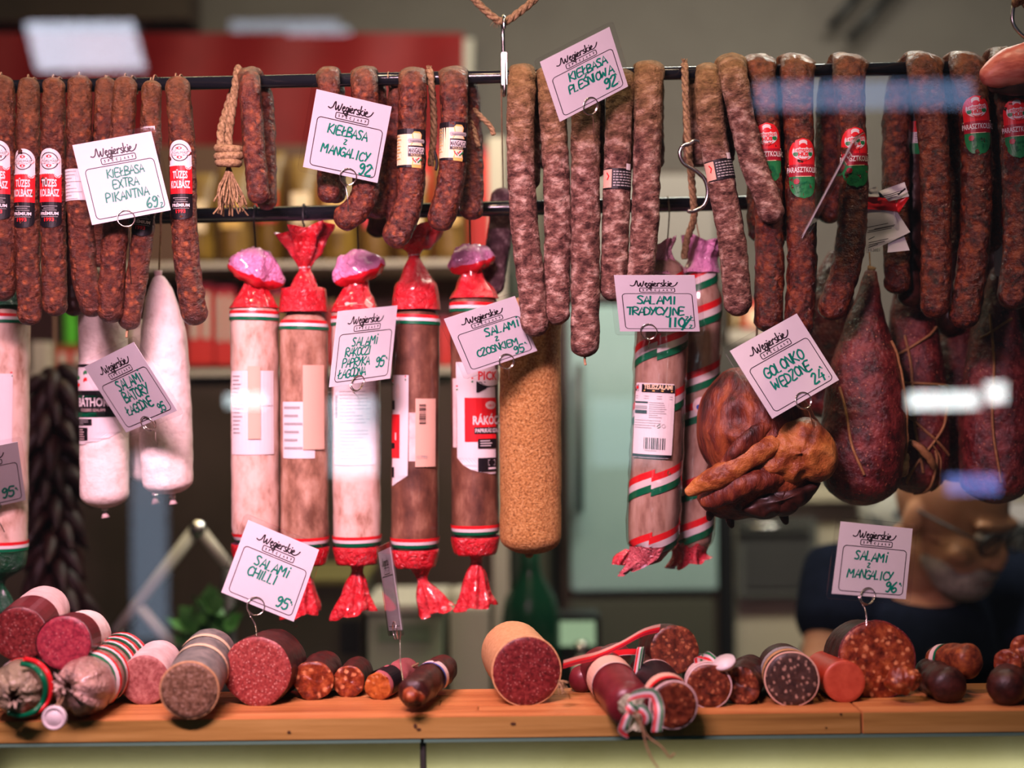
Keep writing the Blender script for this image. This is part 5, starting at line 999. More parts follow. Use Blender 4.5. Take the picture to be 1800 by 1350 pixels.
price_tag('price tag of the traditional salami, hanging level in front of the barcode salami', ((1079, 484), (1221, 483), (1230, 583), (1090, 582)), .0,
  [('SALAMI', .25, .51, .135, .60), ('TRADYCYJNE', .11, .70, .135, .53), ('110', .60, .92, .16, .42), ('/', .78, .95, .16), ('z', .83, .80, .09), ('Ł', .89, .80, .09), ('K', .79, .945, .07), ('z', .87, .945, .08)], ring=.36, s2=.3, pin=(1140, 612), pinY=.042)
price_tag('price tag of the smoked hock, steeply tilted over the meat', ((1283, 617), (1400, 551), (1475, 668), (1357, 736)), -.045,
  [('GOLONKO', .21, .54, .13, .64), ('WĘDZONE', .22, .71, .125, .60), ('24', .70, .90, .14, .60), ('~', .86, .80, .07), ('.', .90, .90, .07)], ring=.46, s2=-1, pin=(1437, 768), pinY=-.028)
price_tag('price tag of the chilli salami, stuck in the big pink-red cut salami at lower left', ((437, 913), (560, 967), (517, 1092), (388, 1042)), -.10,
  [('SALAMi', .26, .51, .125, .68), ('CHILLI', .22, .66, .12, .68), ('95', .70, .90, .14, .60), ('~', .87, .85, .08)], ring=.47, s2=-1, pin=(451, 1118), pinY=-.135)
price_tag('price tag of the mangalica salami, stuck in the big speckled salami at lower right', ((1478, 918), (1604, 928), (1592, 1055), (1462, 1042)), -.10,
  [('SALAMi', .24, .51, .12, .66), ('z', .42, .61, .085), ('MANGALICY', .17, .76, .115, .58), ('96', .70, .92, .14, .56), ('~', .88, .86, .08)], ring=.47, s2=-1, pin=(1523, 1100), pinY=-.135)
price_tag('price tag cut by the left edge of the picture, on the green-ended salami', ((-92, 800), (30, 777), (46, 878), (-74, 905)), .045, [('SALAMI', .2, .55, .12, .66), ('95', .66, .88, .16, .60), ('~', .86, .84, .09)], ring=.5, pin=(8, 935), pinY=.085)
price_tag('price tag seen almost edge-on, stuck in the dark sausage on the board', ((664, 968), (687, 965), (705, 1104), (685, 1112)), -.10, [], ring=.6, s1=-1, pin=(708, 1196), pinY=-.15, blank=False)
price_tag('price tag seen almost edge-on in front of the farmhouse sausages', ((1498, 254), (1513, 240), (1430, 400), (1410, 416)), -.066, [], ring=.6, pin=(1420, 395), pinY=-.012, blank=True, Lpx=196)
# ------------------------------------------------------------------ salami halves on the board
def half(label, face, r, back, mat, cutmat, Y0=None, ln=None, r1=None, cut=True, lump=.0008, cut_l=.0006, name='salami_half', seed=None, squash=1.0, rim=None, c0=.7, cat='salami', group='salami pieces on the board'):
    """face: image centre of the front end; back: image centre of the far end; r in px at the face."""
    Y = yfloor(face[0], face[1]+r*squash)+.004 if Y0 is None else Y0
    rr = r*sc(Y); a = P(face[0], face[1], Y)
    l = ln or .11; b = P(back[0], back[1], Y+l); R1 = (r1 or r)*sc(Y)
    s = squash
    t = Tube([(b, R1*.97, R1*.97*s), (b.lerp(a, .3), (R1*.6+rr*.4), (R1*.6+rr*.4)*s), (b.lerp(a, .7), rr, rr*s), (a, rr, rr*s)], n=26, seg=34, cap0=c0, cap1=0 if cut else .7, lump=(lump, 55), seed=seed or random.randint(1, 999), ref=Vector((0, 0, 1)))
    root = thing(name, label, cat, (b+a)/2, group); t.build('casing', mat, root)
    if cut:
        mb = MB(); seg = 34; vs_ = []; T = (a-b).normalized()
        for q, f in enumerate((1.0, .97, .8, .6, .4, .2)):
            for j in range(seg):
                v = t.point(t.len, 2*pi*j/seg); v = a+(v-a)*(f if q else 1.0)
                if q: v = v+T*(.0010+cut_l*noise.noise(v*180+Vector((face[0], 0, 0)))*1.6)
                vs_.append(v)
        fs = [(q*seg+j, (q+1)*seg+j, (q+1)*seg+(j+1) % seg, q*seg+(j+1) % seg) for q in range(5) for j in range(seg)]
        vs_.append(a+T*.001); fs += [(5*seg+j, len(vs_)-1, 5*seg+(j+1) % seg) for j in range(seg)]
        mb.add(vs_, fs); mb.build('cut_face', cutmat, root)
    if rim:
        pts = [t.point(t.len-.001, 2*pi*j/24, .0006) for j in range(25)]; string('casing_rim', pts, .0011, rim, root, dens=2)
    t.px = face[0]; return root, t
def ring_label(root, t, a0, a1, mat, name='label', th0=-2.2, th1=2.2, off=.0010):
    f = lambda u, v, o: t.point(t.len*v, u, o, lump=False); o = Art(f, off, .0002); o.rows([(a0+(a1-a0)*i/4, th0, th1) for i in range(5)], mat, 24); return o.build(name, root)
def film_tube(root, name, rows, mat, seed=0, k_=8, seg=44, Y=None):
    """rows: (px, py, Y, r px, pleat): crinkled film swept along any axis"""
    d = catmull([tuple(P(r[0], r[1], r[2]))+(r[3]*sc(r[2]), r[4]) for r in rows], 5); mb = MB(); n = len(d); vs_ = []; F = Vector((0, 0, 1))
    for i, q in enumerate(d):
        T = (Vector(d[min(i+1, n-1)][:3])-Vector(d[max(i-1, 0)][:3])).normalized(); F = (F-T*F.dot(T)).normalized(); B = F.cross(T)
        for j in range(seg):
            th = 2*pi*j/seg; f = 1+q[4]*(.6*cos(k_*th+seed+i*.06)+.4*cos((k_+5)*th-seed*2)+.9*noise.noise(Vector((cos(th)*1.6+seed, sin(th)*1.6, i*.12))))
            vs_.append(Vector(q[:3])+(F*cos(th)+B*sin(th))*q[3]*f+T*(q[4]*q[3]*.35*cos((k_-3)*th+seed)))
    mb.add(vs_, [(i*seg+j, (i+1)*seg+j, (i+1)*seg+(j+1) % seg, i*seg+(j+1) % seg) for i in range(n-1) for j in range(seg)]); return mb.build(name, mat, root)
# lower left heap
r_, t_ = half('dark red cut salami with rosy casing at the left edge, upper row of the heap', (34, 1115), 48, (86, 1066), m_lilac, m_cutdeep, Y0=-.150, ln=.12); ring_label(r_, t_, .58, 1.0, m_wine, 'bare_casing')
sl = [r_]
a = P(86, 1060, -.04); film_ring(r_, 'red_film_end', [(88, 1062, 30, .1), (94, 1060, 22, .2), (100, 1058, 14, .3)], m_redfilm, seed=3, Y=-.05)
r_, t_ = half('magenta cut salami with white casing, on top of the two wrapped salamis', (112, 1130), 47, (158, 1114), m_white, m_cutmag, Y0=-.160, ln=.11); ring_label(r_, t_, .62, 1.0, m_wine, 'bare_casing')
def wrapped(label, face, r, back, Y0, ln, seed, mat=m_winter):
    root, t = half(label, face, r, back, mat, None, Y0=Y0, ln=ln, cut=False, seed=seed, name='winter_salami')
    mb = MB()
    for b_ in (.16, .30, .44, .62, .80):
        n = 20
        for i in range(3):
            vs_ = []
            for e in (0, 1):
                for j in range(n+1): th = -2.4+4.8*j/n; vs_.append(t.point(t.len*(b_+.010*th*2)+(i+e)*.0048, th, .0014, lump=False))
            mb.add(vs_, [(j, n+1+j, n+2+j, j+1) for j in range(n)], i)
    mb.build('tricolour_ribbon', [m_red, m_pwhite, m_dgreen], root)
    s2 = Tube([(c, t.ra[i]*1.04, t.rb[i]*1.04) for i, c in list(enumerate(t.pos))[::6]], n=26, seg=26, cap0=.7, cap1=.7, lump=(.0022, 70), seed=seed+3, ref=Vector((0, 0, 1))); mb = MB(); s2.mesh(mb); mb.build('cling_film', m_cling, root)
    return root, t
r_, t_ = wrapped('winter salami in tricolour film at the bottom left corner, its film end gathered', (30, 1214), 47, (82, 1168), -.175, .12, 5)
film_tube(r_, 'gathered_film_end', [(38, 1206, -.168, 47.5, .02), (34, 1210, -.190, 47, .05), (30, 1214, -.204, 40, .10), (27, 1218, -.212, 26, .22), (25, 1222, -.216, 10, .3), (22, 1226, -.226, 14, .5)], film2('gathered_film', (.30, .24, .15), (.5, .4, .3)), seed=7)
string('green_frill', [P(36+44*cos(i*.52), 1212+46*sin(i*.52), -.212+.004*sin(i*2.2)) for i in range(-3, 5)], .0028, m_dgreen, r_); string('red_frill', [P(42+48*cos(i*.52), 1208+50*sin(i*.52), -.208+.004*sin(i*2.6)) for i in range(-3, 4)], .0026, m_red, r_)
r_, t_ = wrapped('winter salami in tricolour film with a round white seal hanging off its end', (150, 1206), 50, (228, 1150), -.165, .13, 9)
film_tube(r_, 'gathered_film_end', [(152, 1204, -.160, 50.5, .02), (146, 1208, -.182, 50, .05), (138, 1211, -.200, 42, .12), (128, 1210, -.210, 26, .25), (121, 1206, -.215, 9, .3), (114, 1200, -.224, 18, .5)], film2('gathered_film_b', (.40, .24, .19), (.55, .4, .34)), seed=12)
mb = MB(); p = P(95, 1262, -.235); mb.bar(p, p+Vector((0, .003, 0)), 21.5*sc(-.235), 36); mb.build('round_seal', m_pwhite, r_)
mb = MB(); Tube([(p+Vector((cos(i*pi/8)*18.5*sc(-.235), -.0004, sin(i*pi/8)*18.5*sc(-.235))), .0016) for i in range(17)], n=34, seg=8, cap0=0, cap1=0, dens=2).mesh(mb); mb.build('seal_rim', m_pwhite, r_)
for d in (-3, 3): string('seal_string', [p+Vector((d*.0006, -.001, .0115)), P(104+d, 1236, -.225), P(116+d, 1206, -.205)], .0007, m_cord, r_)
# middle row
half('pale mauve cut salami between the wrapped salami and the peppery one', (254, 1196), 44, (284, 1160), m_lilac, M('cut_mauve', [(.20, .05, .045), (.30, .10, .085), (.40, .17, .14)], 200, rough=.5, bump=.15), ln=.09)
r_, t_ = half('peppery grey-brown cut salami in grey-green casing hanging over the board edge', (333, 1214), 50, (374, 1140), m_greyskin, m_cutpep, Y0=-.205, ln=.14, rim=m_tanskin); ring_label(r_, t_, .30, .36, m_cream, 'paper_band'); ring_label(r_, t_, .55, .60, m_cream, 'paper_band')
half('big pink-red cut salami holding the chilli price tag', (452, 1180), 61, (492, 1158), m_darkskin, m_cutred, ln=.09, lump=.0016)
def chunk(label, face, r, back, mat=m_chunk, ln=.08, Y0=None, seed=1, name='sausage_piece', skin=None):
    return half(label, face, r, back, skin or m_darkskin, mat, Y0=Y0, ln=ln, cut=True, lump=.0020, cut_l=.0018, seed=seed, name=name, cat='sausage')
chunk('coarse paprika sausage piece right of the big pink-red salami', (551, 1196), 35, (572, 1172), seed=2, ln=.09)
chunk('small knobbly paprika sausage end, middle of the three small pieces', (613, 1198), 28, (634, 1178), seed=3, ln=.07)
r_, t_ = chunk('orange paprika sausage piece with a dark band and a casing tail', (664, 1206), 25, (722, 1176), M('orange_paprika_meat', [(.24, .045, .008), (.44, .13, .025)], 150, rough=.35, bump=.4, fleck=((.55, .24, .10), 140, .1, .3)), seed=4, ln=.07, skin=M('rose_casing', [(.34, .08, .09), (.44, .14, .14)], 60, rough=.4, bump=.2)); ring_label(r_, t_, .62, .92, m_pblack, 'dark_band')
string('casing_tail', [P(716, 1180, -.06), P(724, 1172, -.06), P(736, 1166, -.06)], .0014, m_cord, r_)
r_, t_ = half('dark dry sausage with a pale band, lying towards the viewer at the board edge', (722, 1222), 29, (782, 1172), m_darkskin, None, Y0=-.185, ln=.13, cut=False, lump=.002, name='dry_sausage', cat='sausage'); ring_label(r_, t_, .36, .44, m_lilac, 'paper_band'); ring_label(r_, t_, .44, .47, m_blue, 'blue_edge')
t = Tube([(P(716, 1226, -.200), .006), (P(722, 1224, -.204), .010), (P(736, 1226, -.203), .006), (P(746, 1224, -.2), .002)], n=18, seg=12, lump=(.002, 150), seed=4); t.build('torn_end', m_chunk, r_)
r_, t_ = half('fine deep red cut salami in tan casing standing alone right of the gap', (926, 1180), 60, (896, 1140), m_tanskin, m_cutdeep, ln=.13, rim=m_tanskin, lump=.0004)
frays('frayed_casing', P(982, 1196, -.162), .8, .016, 12, r_, 8, r=.0007, dirv=Vector((.5, -.6, -.6)))
# right of centre heap
half('small dark sausage lying behind, in shadow right of the tan salami', (1018, 1196), 24, (1060, 1176), m_wine, None, ln=.10, cut=False, lump=.0012, name='dry_sausage', cat='sausage')
half('wine red sausage at the very back under the ribbon', (1052, 1172), 27, (1088, 1152), m_wine, None, Y0=-.09, ln=.10, cut=False, lump=.0012, name='dry_sausage', cat='sausage')
rb, tb = half('wine red salami with a tricolour bow and loose strings at its front end', (1112, 1246), 42, (1052, 1166), m_wine, None, Y0=-.225, ln=.16, cut=False, lump=.0006, name='salami', c0=.7)
ring_label(rb, tb, .34, .50, m_peach, 'paper_band'); ring_label(rb, tb, .50, .515, m_lilac, 'band_edge')
def ribbon(root, pts, w, name='tricolour_ribbon', Y=None, mats=None):
    """pts: (px, py, Y, direction of the ribbon's width in the image in degrees)"""
    d = catmull([(P(p[0], p[1], p[2]).x, P(p[0], p[1], p[2]).y, P(p[0], p[1], p[2]).z, cos(radians(p[3])), sin(radians(p[3])), p[4] if len(p) > 4 else 0) for p in pts], 6); mb = MB(); n = len(d); k = w*1.3*sc(-.2)
    sh = (-.5, -.45, -.15, .15, .45, .5)
    for i in range(5):
        vs_ = []
        for q in d:
            c = Vector(q[:3]); wv = (RIGHT*q[3]+UP*q[4]+FWD*q[5]).normalized()
            vs_ += [c+wv*k*sh[i], c+wv*k*sh[i+1]]
        mb.add(vs_, [(2*j, 2*j+1, 2*j+3, 2*j+2) for j in range(n-1)], i)
    return mb.build(name, mats or [m_pwhite, m_red, m_pwhite, m_pgreen, m_pwhite], root)
YR = -.262
ribbon(rb, [(1112, 1248, YR+.004, 50), (1104, 1234, YR+.002, 60), (1110, 1224, YR, 70), (1132, 1218, YR, 80), (1148, 1220, YR, 60), (1156, 1236, YR, 10), (1158, 1256, YR-.004, 5), (1154, 1286, YR-.004, 4)], 13)
ribbon(rb, [(1116, 1248, YR-.003, 90), (1128, 1246, YR-.006, 75), (1138, 1258, YR-.006, 20), (1136, 1272, YR-.004, 15), (1128, 1280, YR, 60)], 12)
ribbon(rb, [(1112, 1248, YR, 20), (1104, 1258, YR-.003, 20), (1098, 1272, YR-.003, 18), (1096, 1282, YR-.002, 20), (1104, 1288, YR+.002, 90)], 14)
ribbon(rb, [(1103, 1238, YR-.004, 60), (1109, 1244, YR-.008, 50), (1118, 1252, YR-.006, 40)], 13)
film_tube(rb, 'gathered_end', [(1110, 1240, -.236, 24, .05), (1112, 1252, -.248, 10, .15), (1113, 1266, -.252, 11, .25), (1114, 1284, -.254, 19, .4)], film2('pale_green_casing_end', (.34, .36, .24), (.4, .4, .3)), seed=4)
s_ = -.268
string('loose_string', [P(1112, 1250, s_), P(1120, 1264, s_), P(1130, 1286, s_), P(1136, 1310, s_), P(1146, 1334, s_), P(1160, 1356, s_), P(1168, 1380, s_)], .0009, m_cord, rb)
string('loose_string', [P(1114, 1250, s_-.002), P(1124, 1256, s_-.002), P(1128, 1272, s_-.002), P(1138, 1294, s_), P(1162, 1312, s_), P(1174, 1328, s_), P(1178, 1332, s_), P(1186, 1324, s_)], .0009, m_cord, rb)
frays('string_end', P(1178, 1332, s_), .4, .006, 7, rb, 2, r=.0004, dirv=Vector((.6, 0, .7)), mat=m_cord)
r_, t_ = half('dark coarse cut salami with a black label, drooping over the board edge', (1184, 1240), 41, (1136, 1180), m_darkskin, m_cutdark, Y0=-.220, ln=.15, rim=m_lilac, lump=.0005); ring_label(r_, t_, .35, .72, m_pblack); ring_label(r_, t_, .325, .35, m_lilac, 'label_edge'); ring_label(r_, t_, .74, .84, m_peach, 'paper_band'); ring_label(r_, t_, .84, .89, m_red, 'red_edge')
ribbon(r_, [(1118, 1186, -.13, 10), (1122, 1160, -.13, 5), (1126, 1138, -.13, 5), (1128, 1146, -.125, 8), (1124, 1176, -.125, 10), (1122, 1200, -.13, 10)], 9)
r_, t_ = half('dark coarse cut salami on top of the pile, ribbon running from it', (1186, 1142), 43, (1156, 1136), m_darkskin, m_cutdark, Y0=-.115, ln=.10, lump=.0014)
ribbon(r_, [(1160, 1104, -.115, 80), (1130, 1112, -.12, 75), (1090, 1134, -.12, 70), (1050, 1152, -.12, 80), (1018, 1160, -.13, 85), (990, 1168, -.14, 85)], 12, mats=[m_red, m_crim, m_red, m_peach, m_peach])
ribbon(r_, [(1130, 1146, -.10, 85), (1100, 1146, -.10, 85), (1070, 1150, -.10, 80)], 9, mats=[m_pwhite, m_red, m_red, m_red, m_crim])
r_, t_ = half('dark coarse cut salami with a ribbon across its top, beside the white seal', (1246, 1206), 38, (1232, 1180), m_darkskin, m_cutdark, ln=.10, rim=m_lilac, lump=.0008); ring_label(r_, t_, .70, .92, m_lilac, 'paper_band')
ribbon(r_, [(1232, 1174, -.135, 5), (1228, 1160, -.14, 0), (1232, 1152, -.142, 30), (1246, 1154, -.14, 80), (1258, 1164, -.142, 75)], 13)
r_, t_ = chunk('dark knobbly salami end carrying a flat white seal', (1302, 1206), 33, (1320, 1178), m_cutdark, seed=8, ln=.09)
mb = MB(); p = P(1275, 1168, -.155); n_ = Vector((-.35, -.35, .87)).normalized(); mb.bar(p, p+n_*.0045, 20*sc(-.155), 30); mb.build('flat_seal', m_pwhite, r_)
string('casing_tail', [P(1300, 1178, -.13), P(1284, 1172, -.12), P(1276, 1170, -.12)], .002, m_darkskin, r_)
# right group
r_, t_ = half('black-skinned cut salami with pale specks', (1392, 1194), 46, (1372, 1170), m_darkskin, m_cutspeck, ln=.11, rim=m_peach, lump=.0006); ring_label(r_, t_, .72, .86, m_tanskin, 'paper_band'); ring_label(r_, t_, .55, .7, m_greyp, 'grey_band')
half('smooth bright red salami with an even orange cut face', (1484, 1198), 37, (1444, 1176), m_redskin, m_cutorange, ln=.12, lump=.0002, cut_l=.0001)
r_, t_ = half('big speckled paprika salami holding the mangalica salami tag', (1542, 1160), 66, (1500, 1150), m_darkskin, m_chunk, ln=.10, lump=.0012, cut_l=.0016, rim=m_cutdeep)
mb = MB(); rnd = random.Random(2)
t = Tube([(P(1556, 1200, -.148), .010, .014), (P(1584, 1196, -.158), .014, .010), (P(1604, 1196, -.160), .012, .007), (P(1616, 1206, -.158), .007, .004)], n=30, seg=20, lump=(.004, 110), seed=12); t.build('torn_meat', m_chunk, r_)
film_ring(r_, 'torn_casing_film', [(1586, 1196, 22, .2), (1602, 1204, 20, .3), (1612, 1214, 16, .4)], m_cling, seed=21, Y=-.165, k_=4)
half('long dark sausage lying right of the big speckled salami', (1672, 1208), 33, (1630, 1186), m_darkskin, m_chunk, ln=.09, cut=False, lump=.0018, name='dry_sausage', cat='sausage')
r_, t_ = half('dark red knobbly sausage with a green-edged band, on top of the long one', (1716, 1160), 30, (1640, 1164), M('red_brown_casing', [(.07, .012, .006), (.17, .035, .012), (.30, .08, .02)], 110, rough=.35, bump=.5), None, Y0=-.135, ln=.06, cut=False, lump=.002, name='dry_sausage', cat='sausage'); ring_label(r_, t_, .22, .32, m_lilac, 'paper_band'); ring_label(r_, t_, .32, .37, m_dgreen, 'green_edge')
half('dark blunt sausage end near the right edge of the board', (1766, 1212), 33, (1782, 1186), m_darkskin, None, ln=.09, cut=False, lump=.0016, name='dry_sausage', cat='sausage')
chunk('orange-red coarse meat piece lying on the blunt sausage end', (1772, 1166), 24, (1798, 1158), Y0=-.125, seed=15, ln=.06, skin=m_chunk)
chunk('orange-red coarse meat piece at the right edge, topmost', (1802, 1142), 26, (1826, 1140), Y0=-.120, seed=16, ln=.06, skin=m_chunk)
# ------------------------------------------------------------------ behind the stall
def boxpart(root, name, x0, y0, x1, y1, Y, dep, m, bev=.002): mb = MB(); mb.pbox(x0, y0, x1, y1, Y, dep); return mb.build(name, m, root, smooth=False, bevel=bev)
def bthing(name, label, cat, x0, y0, x1, y1, Y, dep, m, part, group=None, bev=.003):
    c = P((x0+x1)/2, y1, Y); r = thing(name, label, cat, (c.x, Y+dep/2, c.z), group); boxpart(r, part, x0, y0, x1, y1, Y, dep, m, bev); return r
# red banner with a pale edge on the back wall
o = thing('red_banner', 'large dark red cloth banner with a white right edge on the back wall', 'banner', P(380, 250, 2.2))
mb = MB(); nx = 40; vs_ = []
for j in range(7):
    for i in range(nx+1):
        x = -160+975*i/nx; y = 58+(262-58)*j/6+10*sin(i/nx*3)*(j/6); vs_.append(P(x, y, 2.19+.012*sin(i*.9+j*.25)))
mb.add(vs_, [(j*(nx+1)+i, (j+1)*(nx+1)+i, (j+1)*(nx+1)+i+1, j*(nx+1)+i+1) for j in range(6) for i in range(nx)]); mb.build('cloth', m_banner, o)
mb = MB(); a, b_ = P(812, 68, 2.2), P(832, 68, 2.2); c, d_ = P(812, 268, 2.2), P(826, 268, 2.2)
mb.box8([c, d_, b_, a, c+Vector((0, .02, 0)), d_+Vector((0, .02, 0)), b_+Vector((0, .02, 0)), a+Vector((0, .02, 0))]); mb.build('white_edge', m_offw, o, smooth=False)
# wall-mounted lamp tubes: two slanted dark struts at the upper right
for x0, y0, x1, y1 in ((1458, 48, 1530, -36), (1492, 70, 1588, -36)):
    r = thing('dark_strut', 'dark slanted strut on the wall at the upper right, %s of the two' % ('left' if x0 == 1458 else 'right'), 'strut', P(x0, y0, 2.2)); mb = MB(); mb.bar(P(x0, y0, 2.2), P(x1, y1, 2.2), .012, 10); mb.build('bar', m_black, r)
# shelf unit
SHY = 1.35
su = thing('shelf_unit', 'cream shelf unit with two lit boards behind the salamis on the left', 'shelf', (X(400, SHY), SHY+.15, 0))
for nm, y0, y1 in (('shelf_board', 455, 478), ('shelf_board', 643, 668)): boxpart(su, nm, -140, y0, 876, y1, SHY, .32, m_shelf)
for x0, x1 in ((56, 82), (872, 886)): boxpart(su, 'upright', x0, 240 if x0 > 100 else 600, x1, 700 if x0 < 100 else 1500, SHY-.01, .05, m_shelf)
boxpart(su, 'back_panel', -140, 250, 886, 660, SHY+.33, .015, M('shelf_back_panel', [(.10, .05, .03)], rough=.6, bump=0))
boxpart(su, 'cupboard_front', -140, 672, 876, 1750, SHY+.01, .3, m_darkbr)
rnd = random.Random(21)
m_yel = M('yellow_pack', [(.10, .05, .005), (.17, .095, .012), (.09, .035, .006)], 9, rough=.4, bump=.1)
m_yel2 = M('ochre_pack', [(.13, .065, .010), (.20, .115, .03)], 12, rough=.4, bump=.1)
m_boxr = M('red_box', [(.46, .022, .012)], rough=.45, bump=0)
px = 300; i = 0
pos = ['next to the shelf end', 'with a pale panel', 'with an ochre front', 'beside the pale one', 'under the bent sausage', 'behind the lilac film', 'left of the shadow', 'at the shelf right end']
yl = [(318, 372, 300), (376, 436, 285), (440, 498, 262), (502, 556, 270), (560, 624, 292), (628, 690, 282), (694, 752, 300), (758, 820, 272)]
for (a, b_, t_), ps in zip(yl, pos):
    m = (m_yel, m_yel2)[i % 2]; r = thing('yellow_packet', 'blurred yellow food packet on the upper shelf board, '+ps, 'packet', P((a+b_)/2, 455, SHY+.05), 'yellow packets on the upper shelf board')
    c = (a+b_)/2; w = (b_-a)/2; Yp = SHY+.02+.015*(i % 3); k = sc(Yp); zb_ = P(900, 455, SHY).z+.0; zt = P(c, t_, Yp).z; xc = P(c, 400, Yp).x
    zs = P(c, 455, SHY).z
    t = Tube([(Vector((xc, Yp+.05, zt)), w*k*.95, .006), (Vector((xc, Yp+.05, zt-.03)), w*k, .02), (Vector((xc, Yp+.05, (zs+zt)/2)), w*k, .045), (Vector((xc, Yp+.05, zs+.015)), w*k, .045), (Vector((xc, Yp+.05, zs+.001)), w*k*.92, .036)], n=24, seg=20, cap0=0, cap1=0, lump=(.003, 20), seed=i); t.build('bag', m, r)
    f = lambda u, v, off: Vector((xc+u, Yp+.05-.047-off, (zs+zt)/2-v)); a_ = Art(f, .002); a_.rect(-w*k*.6, -.03, w*k*.6, .035, (m_cream, m_gold2, m_red)[i % 3]); a_.build('label', r); i += 1
# red goods above the mangalica sausages
for x0, x1, y0, lb in ((540, 608, 322, 'red carton in the dark just under the banner, left of the J-shaped sausage'), (690, 770, 250, 'tall red carton in the dark behind the cream-labelled sausages'), (776, 866, 262, 'dark red carton in the shadow behind the frayed rope')):
    r = bthing('red_carton', lb, 'carton', x0, y0, x1, 455, SHY+.16, .12, m_boxr, 'box_body')
    boxpart(r, 'box_lid', x0-1, y0-3, x1+1, y0+10, SHY+.157, .126, m_crim, .001)
for x0, x1, y0, lb, mm_ in ((330, 374, 500, 'red and beige striped box on the lower shelf board, beside the red salami film', m_boxr), (378, 412, 505, 'second red and beige striped box on the lower shelf board', m_boxr), (96, 150, 606, 'flat orange-red box on the lower shelf board under the green bottle', m_boxr), (476, 500, 512, 'narrow amber box between the first two wrapped salamis', m_yel2), (578, 590, 530, 'narrow red box between the second and third wrapped salami', m_boxr), (676, 692, 560, 'narrow red box between the third and fourth wrapped salami', m_boxr), (772, 795, 560, 'green-topped box between the two brown wrapped salamis', m_boxr)):
    r = bthing('striped_box', lb, 'box', x0, y0, x1, 643, SHY+.03, .12, mm_, 'box_body')
    for s in range(2):
        w = (x1-x0)
        if w > 30: boxpart(r, 'front_panel', x0+w*(.12+.48*s), y0+14, x0+w*(.38+.48*s), y0+95 if y0 < 560 else 640, SHY+.028, .004, m_shelf, .0005)
    boxpart(r, 'box_lid', x0-.5, y0-2, x1+.5, y0+8, SHY+.028, .124, (m_crim, m_yel2, m_pgreen)[len(lb) % 3], .001)
def bottle(name, label, px, py_base, py_top, wpx, Y, mat, capm, lab=None):
    k = sc(Y); x = P(px, 675, Y).x; z0 = P(px, py_base, Y).z; z1 = P(px, py_top, Y).z; h = z1-z0; r = wpx*k/2; root = thing(name, label, 'bottle', (x, Y, z0))
    prof = [(.0, .92), (.02, 1), (.55, 1), (.66, .86), (.76, .45), (.82, .34), (.93, .33)]; mb = MB(); seg = 24
    vs_ = [Vector((x+r*q*cos(2*pi*j/seg), Y+r*q*sin(2*pi*j/seg), z0+h*t)) for t, q in prof for j in range(seg)]
    fs = [(i*seg+j, i*seg+(j+1) % seg, (i+1)*seg+(j+1) % seg, (i+1)*seg+j) for i in range(len(prof)-1) for j in range(seg)]+[tuple(range(seg))[::-1], tuple((len(prof)-1)*seg+j for j in range(seg))]
    mb.add(vs_, fs); mb.build('bottle_body', mat, root); mb = MB(); mb.bar((x, Y, z0+h*.925), (x, Y, z1), r*.38, 16); mb.build('cap', capm, root)
    if lab:
        mb = MB(); vs_ = [Vector((x+(r+.0006)*cos(2*pi*j/seg), Y+(r+.0006)*sin(2*pi*j/seg), z0+h*t)) for t in (.15, .48) for j in range(seg)]; mb.add(vs_, [(j, (j+1) % seg, seg+(j+1) % seg, seg+j) for j in range(seg)]); mb.build('label', lab, root)
    return root
m_gbot = M('green_bottle', [(.08, .40, .03)], rough=.2, bump=0); m_dgbot = M('dark_green_bottle', [(.004, .03, .014)], rough=.15, bump=0)
bottle('green_bottle', 'bright green bottle on the lower shelf board, left of the labelled white salami', 124, 606, 430, 24, SHY+.06, m_gbot, m_pgreen)
for x, w, lb in ((180, 30, 'brown jar hidden in the dark shelf behind the white salamis'), (228, 34, 'amber jar in the dark shelf left of the big white salami')):
    bottle('brown_jar', lb, x, 643, 500, w, SHY+.08, m_yel, m_red)
# dried pepper garland
o = thing('pepper_garland', 'long garland of dark dried peppers hanging left of the white salamis', 'garland', P(95, 640, .62))
m_pep = M('dried_pepper', [(.010, .002, .002), (.030, .004, .004)], 60, rough=.5, bump=.4); stem = P(95, 500, .62)
string('garland_string', [P(95, 380, .62), P(96, 640, .62), P(94, 1090, .62)], .002, m_cord, o)
base = Tube([(Vector((0, 0, 0)), .004), (Vector((.004, 0, -.012)), .013), (Vector((.006, 0, -.04)), .012), (Vector((-.002, 0, -.075)), .003)], n=12, seg=10, cap0=.6, cap1=.8, lump=(.0015, 60), seed=2); bmsh = None
rnd = random.Random(8)
for i in range(84):
    f = (i+.5)/84; p = P(95+3*sin(i), 640+440*f, .62)
    if bmsh is None:
        mb = MB(); base.mesh(mb); c = mb.build('dried_pepper', m_pep, o); bmsh = c.data
        for v in bmsh.vertices: v.co += wloc(o)
    else: c = bpy.data.objects.new('dried_pepper', bmsh); link(c, o)
    th = i*2.4; tilt = rnd.uniform(.5, 1.1)
    c.location = p-wloc(o)+Vector((cos(th)*.006, sin(th)*.006, 0)); c.rotation_euler = (0, -tilt, th+0); s = rnd.uniform(.8, 1.15)*(1.0 if f < .8 else 1.15); c.scale = (s, s, s)
